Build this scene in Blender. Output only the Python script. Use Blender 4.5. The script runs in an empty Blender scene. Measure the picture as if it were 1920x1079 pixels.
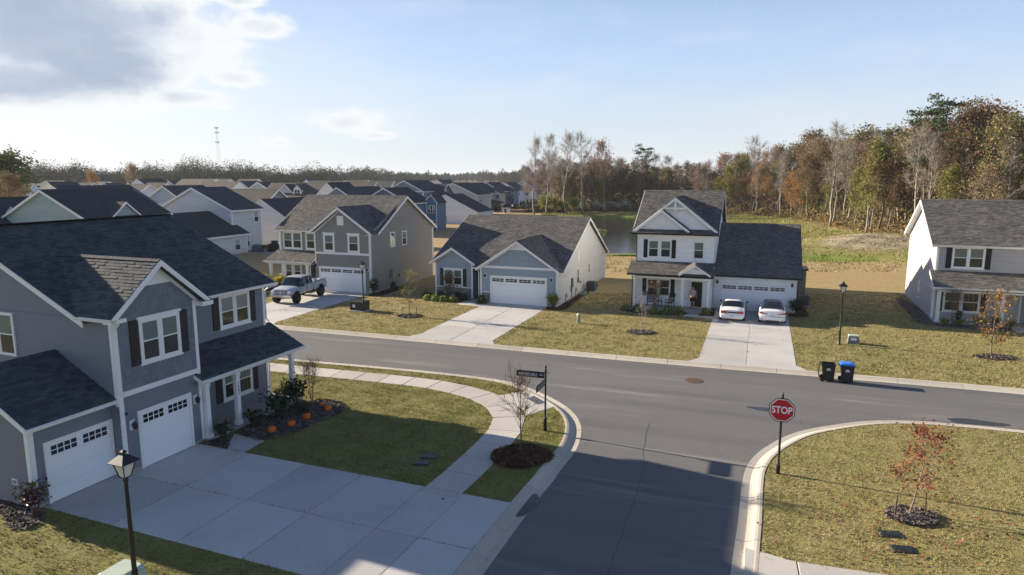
import bpy, bmesh, math, random
import numpy as np
from mathutils import Vector, Matrix
from mathutils.geometry import tessellate_polygon

random.seed(7)
rng = np.random.default_rng(7)
D2R = math.radians
scene = bpy.context.scene
COL = scene.collection

# ------------------------------------------------------------------ camera
CAM_H = 10.7
PITCH = math.atan(209.5 / 1280.0)
cam = bpy.data.cameras.new("camera")
cam.sensor_width = 36.0
cam.lens = 36.0 * 1280.0 / 1920.0
cam.clip_end = 20000
cam.clip_start = 0.3
cam_o = bpy.data.objects.new("camera", cam)
COL.objects.link(cam_o)
cam_o.location = (0, 0, CAM_H)
cam_o.rotation_euler = (math.pi / 2 - PITCH, 0, 0)
scene.camera = cam_o

# ------------------------------------------------------------------ sun and sky
SUN_EL = D2R(17.5)
SHADOW_AZ = D2R(-24.8)          # direction in which shadows fall, from +X
sun_dir = Vector((-math.cos(SHADOW_AZ) * math.cos(SUN_EL), -math.sin(SHADOW_AZ) * math.cos(SUN_EL), math.sin(SUN_EL)))
sl = bpy.data.lights.new("sun", "SUN")
sl.energy = 5.0
sl.angle = D2R(0.53)
sl.color = (1.0, 0.87, 0.70)
so = bpy.data.objects.new("sun", sl)
COL.objects.link(so)
so.rotation_euler = sun_dir.to_track_quat("Z", "Y").to_euler()
so.location = (-40, 20, 60)

scene.view_settings.view_transform = "Standard"
scene.view_settings.look = "None"
scene.view_settings.gamma = 1.0
scene.view_settings.use_curve_mapping = False
scene.view_settings.exposure = 1.36
scene.cycles.max_bounces = 6
scene.cycles.transparent_max_bounces = 12
scene.cycles.use_denoising = True

world = bpy.data.worlds.new("World")
scene.world = world
world.use_nodes = True


class NT:
    """small helper to write node trees"""

    def __init__(self, tree):
        self.t = tree
        tree.nodes.clear()

    def n(self, typ, **kw):
        nd = self.t.nodes.new(typ)
        for k, v in kw.items():
            setattr(nd, k, v)
        return nd

    def put(self, sock, v):
        if isinstance(v, bpy.types.NodeSocket):
            self.t.links.new(v, sock)
        else:
            if sock.type in ("RGBA",) and len(v) == 3:
                v = (*v, 1.0)
            sock.default_value = v

    def math(self, op, a, b=0.0, c=0.0, clamp=False):
        nd = self.n("ShaderNodeMath", operation=op, use_clamp=clamp)
        self.put(nd.inputs[0], a)
        self.put(nd.inputs[1], b)
        self.put(nd.inputs[2], c)
        return nd.outputs[0]

    def smooth(self, x, lo, hi):
        nd = self.n("ShaderNodeMapRange", interpolation_type="SMOOTHSTEP")
        self.put(nd.inputs[0], x)
        nd.inputs[1].default_value = lo
        nd.inputs[2].default_value = hi
        return nd.outputs[0]

    def mix(self, f, a, b, blend="MIX"):
        nd = self.n("ShaderNodeMix", data_type="RGBA", blend_type=blend)
        self.put(nd.inputs[0], f)
        self.put(nd.inputs[6], a)
        self.put(nd.inputs[7], b)
        return nd.outputs[2]

    def noise(self, vec, scale, detail=3.0, rough=0.5, dist=0.0):
        nd = self.n("ShaderNodeTexNoise")
        if vec is not None:
            self.put(nd.inputs["Vector"], vec)
        nd.inputs["Scale"].default_value = scale
        nd.inputs["Detail"].default_value = detail
        nd.inputs["Roughness"].default_value = rough
        nd.inputs["Distortion"].default_value = dist
        return nd.outputs["Fac"]

    def ramp(self, f, stops):
        nd = self.n("ShaderNodeValToRGB")
        cr = nd.color_ramp
        while len(cr.elements) < len(stops):
            cr.elements.new(0.5)
        for e, (p, c) in zip(cr.elements, stops):
            e.position = p
            e.color = (*c, 1.0) if len(c) == 3 else c
        self.put(nd.inputs[0], f)
        return nd.outputs[0]

    def pos(self):
        return self.n("ShaderNodeNewGeometry").outputs["Position"]

    def obj(self):
        return self.n("ShaderNodeTexCoord").outputs["Object"]

    def scalev(self, v, s):
        nd = self.n("ShaderNodeVectorMath", operation="MULTIPLY")
        self.put(nd.inputs[0], v)
        nd.inputs[1].default_value = s
        return nd.outputs[0]

    def bump(self, h, strength, dist=0.02):
        nd = self.n("ShaderNodeBump")
        nd.inputs["Strength"].default_value = strength
        nd.inputs["Distance"].default_value = dist
        self.put(nd.inputs["Height"], h)
        return nd.outputs[0]

    def bsdf(self, col, rough=0.7, normal=None, spec=0.3, metal=0.0):
        b = self.n("ShaderNodeBsdfPrincipled")
        self.put(b.inputs["Base Color"], col)
        self.put(b.inputs["Roughness"], rough)
        b.inputs["Specular IOR Level"].default_value = spec
        b.inputs["Metallic"].default_value = metal
        if normal is not None:
            self.put(b.inputs["Normal"], normal)
        return b

    def out(self, shader):
        o = self.n("ShaderNodeOutputMaterial")
        self.t.links.new(shader, o.inputs["Surface"])
        return o


# sky: physical sky with back-lit cumulus laid out by direction
W = NT(world.node_tree)
sky = W.n("ShaderNodeTexSky", sky_type="NISHITA")
sky.sun_disc = False
sky.sun_elevation = SUN_EL
sky.sun_rotation = math.atan2(sun_dir.x, sun_dir.y)
sky.altitude = 100
sky.air_density = 1.0
sky.dust_density = 0.4
sky.ozone_density = 1.0
tc = W.n("ShaderNodeTexCoord").outputs["Generated"]
sep = W.n("ShaderNodeSeparateXYZ")
W.put(sep.inputs[0], tc)
az = W.math("MULTIPLY", W.math("ARCTAN2", sep.outputs[0], sep.outputs[1]), 57.29578)
el = W.math("MULTIPLY", W.math("ARCSINE", sep.outputs[2]), 57.29578)
warp = W.noise(W.scalev(tc, (1, 1, 1.6)), 9.0, 7.0, 0.62)
warp2 = W.noise(W.scalev(tc, (1, 1, 1.8)), 26.0, 6.0, 0.6)
CLOUDS = [  # azimuth, elevation, half width, half height (degrees), weight
    (-34.0, 10.2, 11.0, 4.6, 1.7), (-30.0, 7.6, 6.2, 3.0, 1.45), (-35.5, 6.2, 7.5, 2.0, 1.5), (-42.0, 9.0, 8.0, 4.0, 1.3),
    (-26.6, 11.2, 3.4, 2.6, 1.2), (-25.0, 5.7, 4.0, 0.9, 1.0), (-23.3, 5.2, 2.6, 0.55, 0.75), (-21.6, 7.2, 2.8, 0.9, 0.78), (-19.4, 11.0, 2.6, 1.1, 0.95),
    (-21.2, 12.9, 2.4, 0.9, 0.95), (-13.7, 4.2, 3.6, 1.3, 0.98), (-18.4, 2.5, 1.9, 0.6, 0.8), (-11.0, 3.2, 1.9, 0.45, 0.8), (23.4, 2.4, 1.2, 0.6, 0.85),
]
dens = None
for (ca, ce, ra, re, wt) in CLOUDS:
    dx = W.math("DIVIDE", W.math("SUBTRACT", az, ca), ra)
    dy = W.math("DIVIDE", W.math("SUBTRACT", el, ce), re)
    r2 = W.math("ADD", W.math("MULTIPLY", dx, dx), W.math("MULTIPLY", dy, dy))
    g = W.math("MULTIPLY", W.math("EXPONENT", W.math("MULTIPLY", r2, -0.9)), wt)
    dens = g if dens is None else W.math("MAXIMUM", dens, g)
# broken cumulus goes on over the rest of the sky, outside the picture
elsewhere = W.math("MULTIPLY", W.smooth(W.math("ABSOLUTE", az), 44.0, 60.0), W.smooth(W.noise(tc, 2.3, 5.0, 0.55), 0.60, 0.80))
dens = W.math("MAXIMUM", dens, W.math("MULTIPLY", elsewhere, 0.95))
nz = W.math("ADD", W.math("MULTIPLY", W.math("SUBTRACT", warp, 0.5), 1.9), W.math("MULTIPLY", W.math("SUBTRACT", warp2, 0.5), 0.75))
dn = W.math("ADD", dens, W.math("MULTIPLY", nz, W.smooth(dens, 0.03, 0.5)))
cover = W.smooth(dn, 0.28, 0.76)
thick = W.smooth(W.math("ADD", dens, W.math("MULTIPLY", nz, 0.60)), 0.66, 1.40)
CLOUD_GAIN = 1.0
lump = W.smooth(W.noise(W.scalev(tc, (1, 1, 2.2)), 5.0, 6.0, 0.6), 0.3, 0.7)
ccol = W.mix(thick, (6.1, 6.2, 6.3), W.mix(lump, (2.4, 2.95, 3.9), (3.4, 3.95, 4.8)))
veil = W.smooth(W.math("ADD", W.noise(W.scalev(tc, (1, 1, 3.0)), 4.0, 6.0, 0.6), W.math("MULTIPLY", W.smooth(az, 10.0, -40.0), 0.10)), 0.45, 0.90)
# haze low in the sky, all round the horizon, whiter towards the sun
elp = W.math("MAXIMUM", el, 0.0)
hz = W.math("MULTIPLY", W.math("EXPONENT", W.math("DIVIDE", elp, -16.0)), 0.98)
toward = W.n("ShaderNodeVectorMath", operation="DOT_PRODUCT")
W.put(toward.inputs[0], tc)
toward.inputs[1].default_value = sun_dir
glow = W.math("POWER", W.smooth(toward.outputs["Value"], 0.15, 1.0), 2.2)
hcol = W.mix(W.smooth(el, 0.0, 12.0), (5.0, 5.35, 5.6), (5.0, 6.2, 7.7))
hcol = W.mix(glow, hcol, (7.2, 7.1, 6.9))
# deep clear blue overhead
blue = W.mix(1.0, sky.outputs[0], (0.44, 0.58, 0.86), "MULTIPLY")
skyc = W.mix(hz, blue, hcol)
skyc = W.mix(W.math("MULTIPLY", veil, W.math("MULTIPLY", W.smooth(el, 32.0, 8.0), 0.4)), skyc, (6.0, 6.1, 6.2))
skyf = W.mix(W.math("MULTIPLY", cover, 0.93), skyc, ccol)
bg = W.n("ShaderNodeBackground")
bg.inputs["Strength"].default_value = 0.062
W.put(bg.inputs["Color"], skyf)
wo = W.n("ShaderNodeOutputWorld")
W.t.links.new(bg.outputs[0], wo.inputs["Surface"])


# ------------------------------------------------------------------ materials
def newmat(name):
    m = bpy.data.materials.new(name)
    m.use_nodes = True
    return m, NT(m.node_tree)


def plain(name, col, rough=0.6, var=0.10, scale=2.0, bump=0.0, bscale=60.0, spec=0.3, metal=0.0):
    m, t = newmat(name)
    p = t.pos()
    f = t.noise(p, scale, 4.0, 0.6)
    lo = tuple(max(0.0, c * (1 - var)) for c in col)
    hi = tuple(min(1.0, c * (1 + var)) for c in col)
    c = t.ramp(f, [(0.3, lo), (0.7, hi)])
    nrm = t.bump(t.noise(p, bscale, 2.0), bump, 0.01) if bump else None
    t.out(t.bsdf(c, rough, nrm, spec, metal).outputs[0])
    return m


def per_island(name, cols, rough=0.8, spec=0.2, translucent=0.0, obj_random=False):
    """each loose piece (leaf, shingle, stone) takes its own tint"""
    m, t = newmat(name)
    r = t.n("ShaderNodeNewGeometry").outputs["Random Per Island"]
    if obj_random:
        r = t.math("FRACT", t.math("ADD", r, t.n("ShaderNodeObjectInfo").outputs["Random"]))
    k = len(cols)
    c = t.ramp(r, [(i / (k - 1), cols[i]) for i in range(k)])
    b = t.bsdf(c, rough, None, spec)
    if translucent > 0:
        tr = t.n("ShaderNodeBsdfTranslucent")
        t.put(tr.inputs[0], c)
        mx = t.n("ShaderNodeMixShader")
        mx.inputs[0].default_value = translucent
        t.t.links.new(b.outputs[0], mx.inputs[1])
        t.t.links.new(tr.outputs[0], mx.inputs[2])
        t.out(mx.outputs[0])
    else:
        t.out(b.outputs[0])
    return m


def shingle_mat(name, base, warm=0.0):
    m, t = newmat(name)
    r = t.math("FRACT", t.math("ADD", t.n("ShaderNodeNewGeometry").outputs["Random Per Island"], t.n("ShaderNodeObjectInfo").outputs["Random"]))
    p = t.pos()
    gran = t.noise(p, 90.0, 2.0, 0.7)
    patch = t.noise(p, 0.7, 3.0)
    b = base
    c = t.ramp(r, [(0.0, tuple(x * 0.58 for x in b)), (0.30, tuple(x * 0.70 for x in b)), (0.45, tuple(x * 0.98 for x in b)), (0.75, tuple(x * 1.08 for x in b)), (1.0, (b[0] * 1.28 + warm, b[1] * 1.25 + warm * 0.6, b[2] * 1.22))])
    c = t.mix(0.22, c, t.ramp(gran, [(0.3, tuple(x * 0.5 for x in b)), (0.7, tuple(x * 1.7 for x in b))]))
    c = t.mix(1.0, c, t.ramp(patch, [(0.3, (0.86, 0.86, 0.88)), (0.7, (1.12, 1.1, 1.06))]), "MULTIPLY")
    t.out(t.bsdf(c, 0.9, t.bump(gran, 0.4, 0.006), 0.25).outputs[0])
    return m


def siding_mat(name, col, rough=0.55):
    m, t = newmat(name)
    p = t.pos()
    a = t.noise(t.scalev(p, (0.8, 0.8, 2.5)), 1.3, 4.0, 0.6)
    g = t.noise(t.scalev(p, (6, 6, 45)), 1.0, 2.0)
    c = t.ramp(a, [(0.25, tuple(x * 0.93 for x in col)), (0.75, tuple(min(1, x * 1.05) for x in col))])
    r = t.math("ADD", t.math("MULTIPLY", t.n("ShaderNodeNewGeometry").outputs["Random Per Island"], 0.08), 0.96)
    c = t.mix(1.0, c, t.mix(0.0, r, r), "MULTIPLY")
    t.out(t.bsdf(c, rough, t.bump(g, 0.12, 0.004), 0.3).outputs[0])
    return m


def glass_mat(name, tint=(0.62, 0.68, 0.7)):
    m, t = newmat(name)
    tr = t.n("ShaderNodeBsdfTransparent")
    t.put(tr.inputs[0], tint)
    gl = t.n("ShaderNodeBsdfGlossy")
    gl.inputs["Roughness"].default_value = 0.03
    t.put(gl.inputs[0], (0.9, 0.95, 1.0))
    lw = t.n("ShaderNodeLayerWeight")
    lw.inputs["Blend"].default_value = 0.5
    f = t.math("ADD", t.math("MULTIPLY", t.math("POWER", lw.outputs["Facing"], 4.0), 0.75), 0.07)
    mx = t.n("ShaderNodeMixShader")
    t.put(mx.inputs[0], f)
    t.t.links.new(tr.outputs[0], mx.inputs[1])
    t.t.links.new(gl.outputs[0], mx.inputs[2])
    t.out(mx.outputs[0])
    return m


def concrete_mat(name, col, stain=(0.30, 0.22, 0.13), dirt=0.5):
    m, t = newmat(name)
    p = t.pos()
    big = t.noise(p, 0.35, 5.0, 0.65)
    fine = t.noise(p, 18.0, 4.0, 0.7)
    broom = t.noise(t.scalev(p, (40, 6, 1)), 1.0, 2.0)
    c = t.ramp(big, [(0.28, tuple(x * 0.80 for x in col)), (0.5, col), (0.75, tuple(min(1, x * 1.12) for x in col))])
    c = t.mix(0.35, c, t.ramp(fine, [(0.3, tuple(x * 0.7 for x in col)), (0.7, tuple(min(1, x * 1.25) for x in col))]))
    st = t.smooth(t.noise(p, 0.9, 6.0, 0.7), 0.58, 0.78)
    c = t.mix(t.math("MULTIPLY", st, dirt * 0.5), c, stain)
    r = t.math("ADD", t.math("MULTIPLY", t.n("ShaderNodeObjectInfo").outputs["Random"], 0.20), 0.90)
    c = t.mix(1.0, c, t.mix(0.0, r, r), "MULTIPLY")
    h = t.math("ADD", t.math("MULTIPLY", broom, 0.5), fine)
    t.out(t.bsdf(c, 0.85, t.bump(h, 0.25, 0.006), 0.25).outputs[0])
    return m


def asphalt_mat():
    m, t = newmat("asphalt")
    p = t.pos()
    big = t.noise(p, 0.16, 5.0, 0.6)
    mid = t.noise(p, 1.1, 6.0, 0.65)
    grit = t.noise(p, 55.0, 3.0, 0.8)
    mp = t.n("ShaderNodeMapping")
    mp.inputs["Rotation"].default_value = (0, 0, D2R(20))
    t.put(mp.inputs["Vector"], p)
    streak = t.noise(t.scalev(mp.outputs[0], (0.10, 0.95, 1)), 1.0, 6.0, 0.62)
    lane = t.noise(t.scalev(mp.outputs[0], (0.03, 0.55, 1)), 1.0, 2.0, 0.5)
    col = (0.150, 0.145, 0.140)
    c = t.ramp(big, [(0.3, tuple(x * 0.88 for x in col)), (0.7, tuple(x * 1.12 for x in col))])
    c = t.mix(0.5, c, t.ramp(grit, [(0.30, (0.09, 0.088, 0.086)), (0.55, (0.15, 0.146, 0.14)), (0.75, (0.25, 0.24, 0.23))]))
    c = t.mix(t.math("MULTIPLY", t.smooth(mid, 0.52, 0.75), 0.30), c, (0.19, 0.18, 0.165))
    c = t.mix(t.math("MULTIPLY", t.smooth(streak, 0.54, 0.72), 0.75), c, (0.26, 0.245, 0.225))
    c = t.mix(t.math("MULTIPLY", t.smooth(lane, 0.50, 0.70), 0.5), c, (0.095, 0.093, 0.092))
    blot = t.smooth(t.noise(p, 2.6, 3.0, 0.6), 0.70, 0.82)
    c = t.mix(t.math("MULTIPLY", blot, 0.45), c, (0.07, 0.068, 0.066))
    t.out(t.bsdf(c, 0.85, t.bump(grit, 0.45, 0.008), 0.3).outputs[0])
    return m


def lawn_nodes(t, zone=None, tint=None):
    p = t.pos()
    a = t.noise(p, 0.30, 5.0, 0.6)
    b = t.noise(p, 1.6, 6.0, 0.68)
    tuft = t.noise(t.scalev(p, (1.0, 1.25, 1.0)), 5.0, 4.0, 0.62, 0.4)
    fine = t.noise(p, 34.0, 3.0, 0.75)
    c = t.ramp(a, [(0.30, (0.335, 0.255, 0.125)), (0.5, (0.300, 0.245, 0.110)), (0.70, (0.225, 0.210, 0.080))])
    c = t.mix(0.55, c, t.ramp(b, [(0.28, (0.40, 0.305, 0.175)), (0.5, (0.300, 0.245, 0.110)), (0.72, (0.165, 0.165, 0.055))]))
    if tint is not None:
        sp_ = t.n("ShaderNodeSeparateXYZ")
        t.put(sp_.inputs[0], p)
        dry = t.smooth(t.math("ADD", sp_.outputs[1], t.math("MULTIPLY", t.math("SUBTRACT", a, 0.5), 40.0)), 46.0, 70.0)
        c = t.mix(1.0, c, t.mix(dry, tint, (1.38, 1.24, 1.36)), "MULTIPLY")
    if zone is not None:
        c = t.mix(1.0, c, zone, "MULTIPLY")
    c = t.mix(0.42, c, t.mix(1.0, c, t.ramp(tuft, [(0.30, (0.42, 0.42, 0.36)), (0.55, (1.05, 1.05, 1.0)), (0.75, (1.5, 1.45, 1.3))]), "MULTIPLY"))
    c = t.mix(0.38, c, t.mix(1.0, c, t.ramp(fine, [(0.25, (0.35, 0.36, 0.3)), (0.5, (1, 1, 1)), (0.8, (1.7, 1.6, 1.35))]), "MULTIPLY"))
    h = t.math("ADD", t.math("MULTIPLY", tuft, 1.0), t.math("MULTIPLY", fine, 0.35))
    t.out(t.bsdf(c, 0.95, t.bump(h, 0.75, 0.09), 0.1).outputs[0])


def lawn_mat(name="lawn", tint=None):
    m, t = newmat(name)
    lawn_nodes(t, None, tint)
    return m


def ground_mat():
    m, t = newmat("ground_grass")
    at = t.n("ShaderNodeAttribute", attribute_name="zone")
    lawn_nodes(t, at.outputs["Color"])
    return m


def mulch_mat(name, cols):
    m, t = newmat(name)
    p = t.pos()
    v = t.n("ShaderNodeTexVoronoi")
    v.inputs["Scale"].default_value = 17.0
    t.put(v.inputs["Vector"], t.scalev(p, (1, 1.7, 1)))
    c = t.ramp(v.outputs["Color"], [(0.1, cols[0]), (0.5, cols[1]), (0.9, cols[2])])
    t.out(t.bsdf(c, 0.95, t.bump(v.outputs["Distance"], 0.8, 0.05), 0.1).outputs[0])
    return m


def water_mat():
    m, t = newmat("pond_water")
    p = t.pos()
    w = t.noise(t.scalev(p, (0.5, 1.6, 1)), 1.2, 3.0)
    b = t.bsdf((0.030, 0.028, 0.020), 0.10, t.bump(w, 0.30, 0.10), 0.6)
    t.out(b.outputs[0])
    return m


def stone_mat():
    return per_island("ledge_stone", [(0.10, 0.10, 0.11), (0.20, 0.19, 0.19), (0.30, 0.26, 0.22), (0.16, 0.17, 0.19), (0.36, 0.34, 0.31)], 0.9, 0.2)


M = {}
M["trim"] = plain("white_trim", (0.80, 0.80, 0.79), 0.45, 0.03, 1.2)
M["door_white"] = plain("garage_white", (0.82, 0.83, 0.84), 0.4, 0.025, 0.8)
M["black"] = plain("black_metal", (0.012, 0.012, 0.013), 0.4, 0.2, 4.0, spec=0.5)
M["rubber"] = plain("black_rubber", (0.014, 0.014, 0.015), 0.75, 0.2)
M["plastic_black"] = plain("black_plastic", (0.013, 0.014, 0.017), 0.42, 0.2, 3.0, spec=0.4)
M["shutter"] = plain("shutter_charcoal", (0.035, 0.032, 0.036), 0.6, 0.12, 5.0)
M["shutter_black"] = plain("shutter_black", (0.012, 0.013, 0.015), 0.5, 0.12, 5.0)
M["glass"] = glass_mat("window_glass")
M["blind"] = plain("white_blind", (0.34, 0.38, 0.36), 0.7, 0.06, 3.0)
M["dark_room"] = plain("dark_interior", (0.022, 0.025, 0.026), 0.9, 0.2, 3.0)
M["screen"] = plain("insect_screen", (0.05, 0.055, 0.056), 0.9, 0.15, 3.0)
M["asphalt"] = asphalt_mat()
M["conc_new"] = concrete_mat("driveway_concrete", (0.49, 0.475, 0.445), dirt=0.45)
M["joint"] = plain("joint_filler", (0.38, 0.365, 0.34), 0.9, 0.15, 3.0)
M["conc_walk"] = concrete_mat("sidewalk_concrete", (0.48, 0.45, 0.40), dirt=0.9)
M["conc_curb"] = concrete_mat("curb_concrete", (0.50, 0.45, 0.37), (0.42, 0.28, 0.15), dirt=1.0)
M["foundation"] = concrete_mat("foundation_concrete", (0.40, 0.37, 0.33), dirt=0.5)
M["lawn"] = lawn_mat("lawn_tan", (0.97, 1.00, 0.90))
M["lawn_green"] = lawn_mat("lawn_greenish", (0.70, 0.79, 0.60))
M["ground"] = ground_mat()
M["water"] = water_mat()
M["stone"] = stone_mat()
M["mulch_grey"] = mulch_mat("grey_mulch", [(0.05, 0.042, 0.04), (0.14, 0.115, 0.10), (0.27, 0.225, 0.19)])
M["mulch_brown"] = mulch_mat("brown_mulch", [(0.022, 0.012, 0.008), (0.055, 0.030, 0.018), (0.11, 0.062, 0.036)])
M["chip"] = per_island("mulch_chip", [(0.05, 0.042, 0.038), (0.12, 0.10, 0.085), (0.25, 0.205, 0.17)], 0.95, 0.1)
M["straw_chip"] = per_island("pine_straw", [(0.05, 0.025, 0.016), (0.105, 0.055, 0.034), (0.18, 0.10, 0.06)], 0.95, 0.1)
M["shingle_dark"] = shingle_mat("shingles_charcoal", (0.072, 0.080, 0.090))
M["shingle_grey"] = shingle_mat("shingles_weathered", (0.135, 0.128, 0.120), 0.008)
M["shingle_cap"] = plain("ridge_cap", (0.012, 0.012, 0.013), 1.0, 0.3, 6.0, spec=0.0)
M["frosted"] = plain("frosted_lamp_glass", (0.62, 0.62, 0.60), 0.25, 0.05, 3.0, spec=0.5)
M["sid_h1"] = siding_mat("siding_slate", (0.178, 0.194, 0.228))
M["shake_h1"] = per_island("shake_slate", [(0.150, 0.165, 0.198), (0.168, 0.186, 0.222), (0.188, 0.206, 0.243)], 0.6, 0.3, 0, True)
M["sid_h2"] = siding_mat("siding_taupe", (0.240, 0.228, 0.216))
M["sid_h3"] = siding_mat("siding_blue_grey", (0.285, 0.350, 0.415))
M["sid_h3s"] = siding_mat("siding_off_white", (0.64, 0.64, 0.61))
M["sid_white"] = siding_mat("siding_white", (0.80, 0.82, 0.85))
M["sid_h5"] = siding_mat("siding_light_grey", (0.37, 0.37, 0.385))
M["sid_teal"] = siding_mat("siding_pale_teal", (0.30, 0.40, 0.40))
M["sid_pale"] = siding_mat("siding_pale_grey", (0.55, 0.57, 0.60))
M["sid_sage"] = siding_mat("siding_sage_grey", (0.47, 0.49, 0.47))
M["sid_blue"] = siding_mat("siding_blue", (0.105, 0.185, 0.275))
M["sid_lblue"] = siding_mat("siding_light_blue", (0.33, 0.41, 0.50))
M["sid_grey"] = siding_mat("siding_mid_grey", (0.24, 0.245, 0.27))
M["sid_tan"] = siding_mat("siding_grey_brown", (0.17, 0.145, 0.13))
M["roof_far"] = shingle_mat("far_shingles", (0.055, 0.057, 0.063))
M["roof_far_lit"] = shingle_mat("far_shingles_lit", (0.105, 0.092, 0.078))  # same far shingles, with the tan of sunlit slopes put into the colour
M["bark"] = plain("bark_brown", (0.15, 0.12, 0.095), 0.95, 0.35, 3.0, 0.5, 18.0)
M["bark_grey"] = plain("bark_grey", (0.27, 0.24, 0.21), 0.95, 0.3, 2.0, 0.4, 18.0)
M["twig"] = plain("twig_brown", (0.10, 0.062, 0.045), 0.9, 0.3, 6.0)
M["door_green"] = plain("door_dark_green", (0.020, 0.026, 0.012), 0.5, 0.2, 2.0)
M["door_sage"] = plain("door_grey_green", (0.36, 0.43, 0.42), 0.45, 0.05, 2.0)
M["door_dark"] = plain("door_dark_grey", (0.05, 0.05, 0.055), 0.5, 0.1, 2.0)
M["green_box"] = plain("dark_green_steel", (0.028, 0.034, 0.028), 0.5, 0.15, 3.0)
M["pale_green"] = plain("pale_green_plastic", (0.42, 0.50, 0.40), 0.5, 0.06, 3.0)
M["label_white"] = plain("white_label", (0.75, 0.75, 0.74), 0.5, 0.04, 10.0)
M["label_grey"] = plain("grey_print", (0.25, 0.26, 0.28), 0.5, 0.05, 10.0)
M["red_sign"] = plain("sign_red", (0.46, 0.012, 0.030), 0.35, 0.05, 3.0)
M["white_sign"] = plain("sign_white", (0.82, 0.82, 0.82), 0.35, 0.02, 3.0)
M["blue_lid"] = plain("blue_plastic", (0.012, 0.17, 0.62), 0.3, 0.10, 4.0, spec=0.5)
M["steel"] = plain("grey_steel", (0.35, 0.36, 0.37), 0.4, 0.1, 4.0, metal=0.6)
M["ac_grey"] = plain("ac_steel", (0.15, 0.155, 0.16), 0.5, 0.12, 6.0)
M["pumpkin"] = plain("pumpkin_orange", (0.62, 0.135, 0.012), 0.5, 0.15, 7.0)
M["stemgreen"] = plain("pumpkin_stem", (0.16, 0.13, 0.05), 0.8, 0.2, 9.0)
M["car_white"] = plain("car_paint_white", (0.80, 0.80, 0.79), 0.22, 0.01, 1.0, spec=0.6)
M["car_silver"] = plain("car_paint_silver", (0.50, 0.52, 0.55), 0.24, 0.02, 1.0, spec=0.6, metal=0.25)
M["car_glass"] = plain("car_glass", (0.010, 0.012, 0.014), 0.05, 0.05, 1.0, spec=0.8)
M["tail"] = plain("tail_lamp_red", (0.42, 0.010, 0.016), 0.15, 0.1, 8.0, spec=0.7)
M["headlamp"] = plain("headlamp_clear", (0.62, 0.64, 0.66), 0.1, 0.05, 8.0, spec=0.8)
M["chrome"] = plain("chrome", (0.65, 0.66, 0.68), 0.12, 0.03, 2.0, metal=0.9)
M["grille"] = plain("grille_dark", (0.045, 0.047, 0.05), 0.35, 0.1, 8.0)
M["skin"] = plain("skin", (0.48, 0.25, 0.18), 0.55, 0.06, 8.0)
M["hair"] = plain("grey_hair", (0.11, 0.075, 0.06), 0.8, 0.2, 20.0)
M["shirt"] = plain("pink_shirt", (0.46, 0.33, 0.43), 0.85, 0.08, 6.0)
M["shorts"] = plain("dark_shorts", (0.020, 0.030, 0.022), 0.85, 0.2, 8.0)
M["shoe"] = plain("brown_shoe", (0.10, 0.06, 0.045), 0.7, 0.15, 8.0)
M["cover_grey"] = plain("grey_cover", (0.10, 0.10, 0.14), 0.8, 0.15, 3.0)
M["cover_black"] = plain("black_cover", (0.010, 0.010, 0.011), 0.6, 0.2, 3.0)
M["wood_brown"] = plain("wood_brown", (0.10, 0.06, 0.04), 0.7, 0.2, 5.0)
M["porch_conc"] = concrete_mat("porch_concrete", (0.34, 0.33, 0.32), dirt=0.4)
M["rust"] = plain("rusty_iron", (0.13, 0.085, 0.06), 0.8, 0.25, 9.0, 0.4, 60.0)
M["crack"] = plain("tar_line", (0.075, 0.073, 0.072), 0.7, 0.2, 2.0)
M["wet"] = plain("wet_asphalt", (0.030, 0.028, 0.026), 0.25, 0.3, 2.0, spec=0.5)
M["tactile"] = plain("tactile_plate", (0.10, 0.11, 0.125), 0.7, 0.1, 6.0)
M["branch_red"] = plain("bark_young", (0.19, 0.135, 0.11), 0.9, 0.25, 8.0)
M["tower"] = plain("tower_steel", (0.32, 0.33, 0.35), 0.5, 0.05, 0.1)
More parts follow.
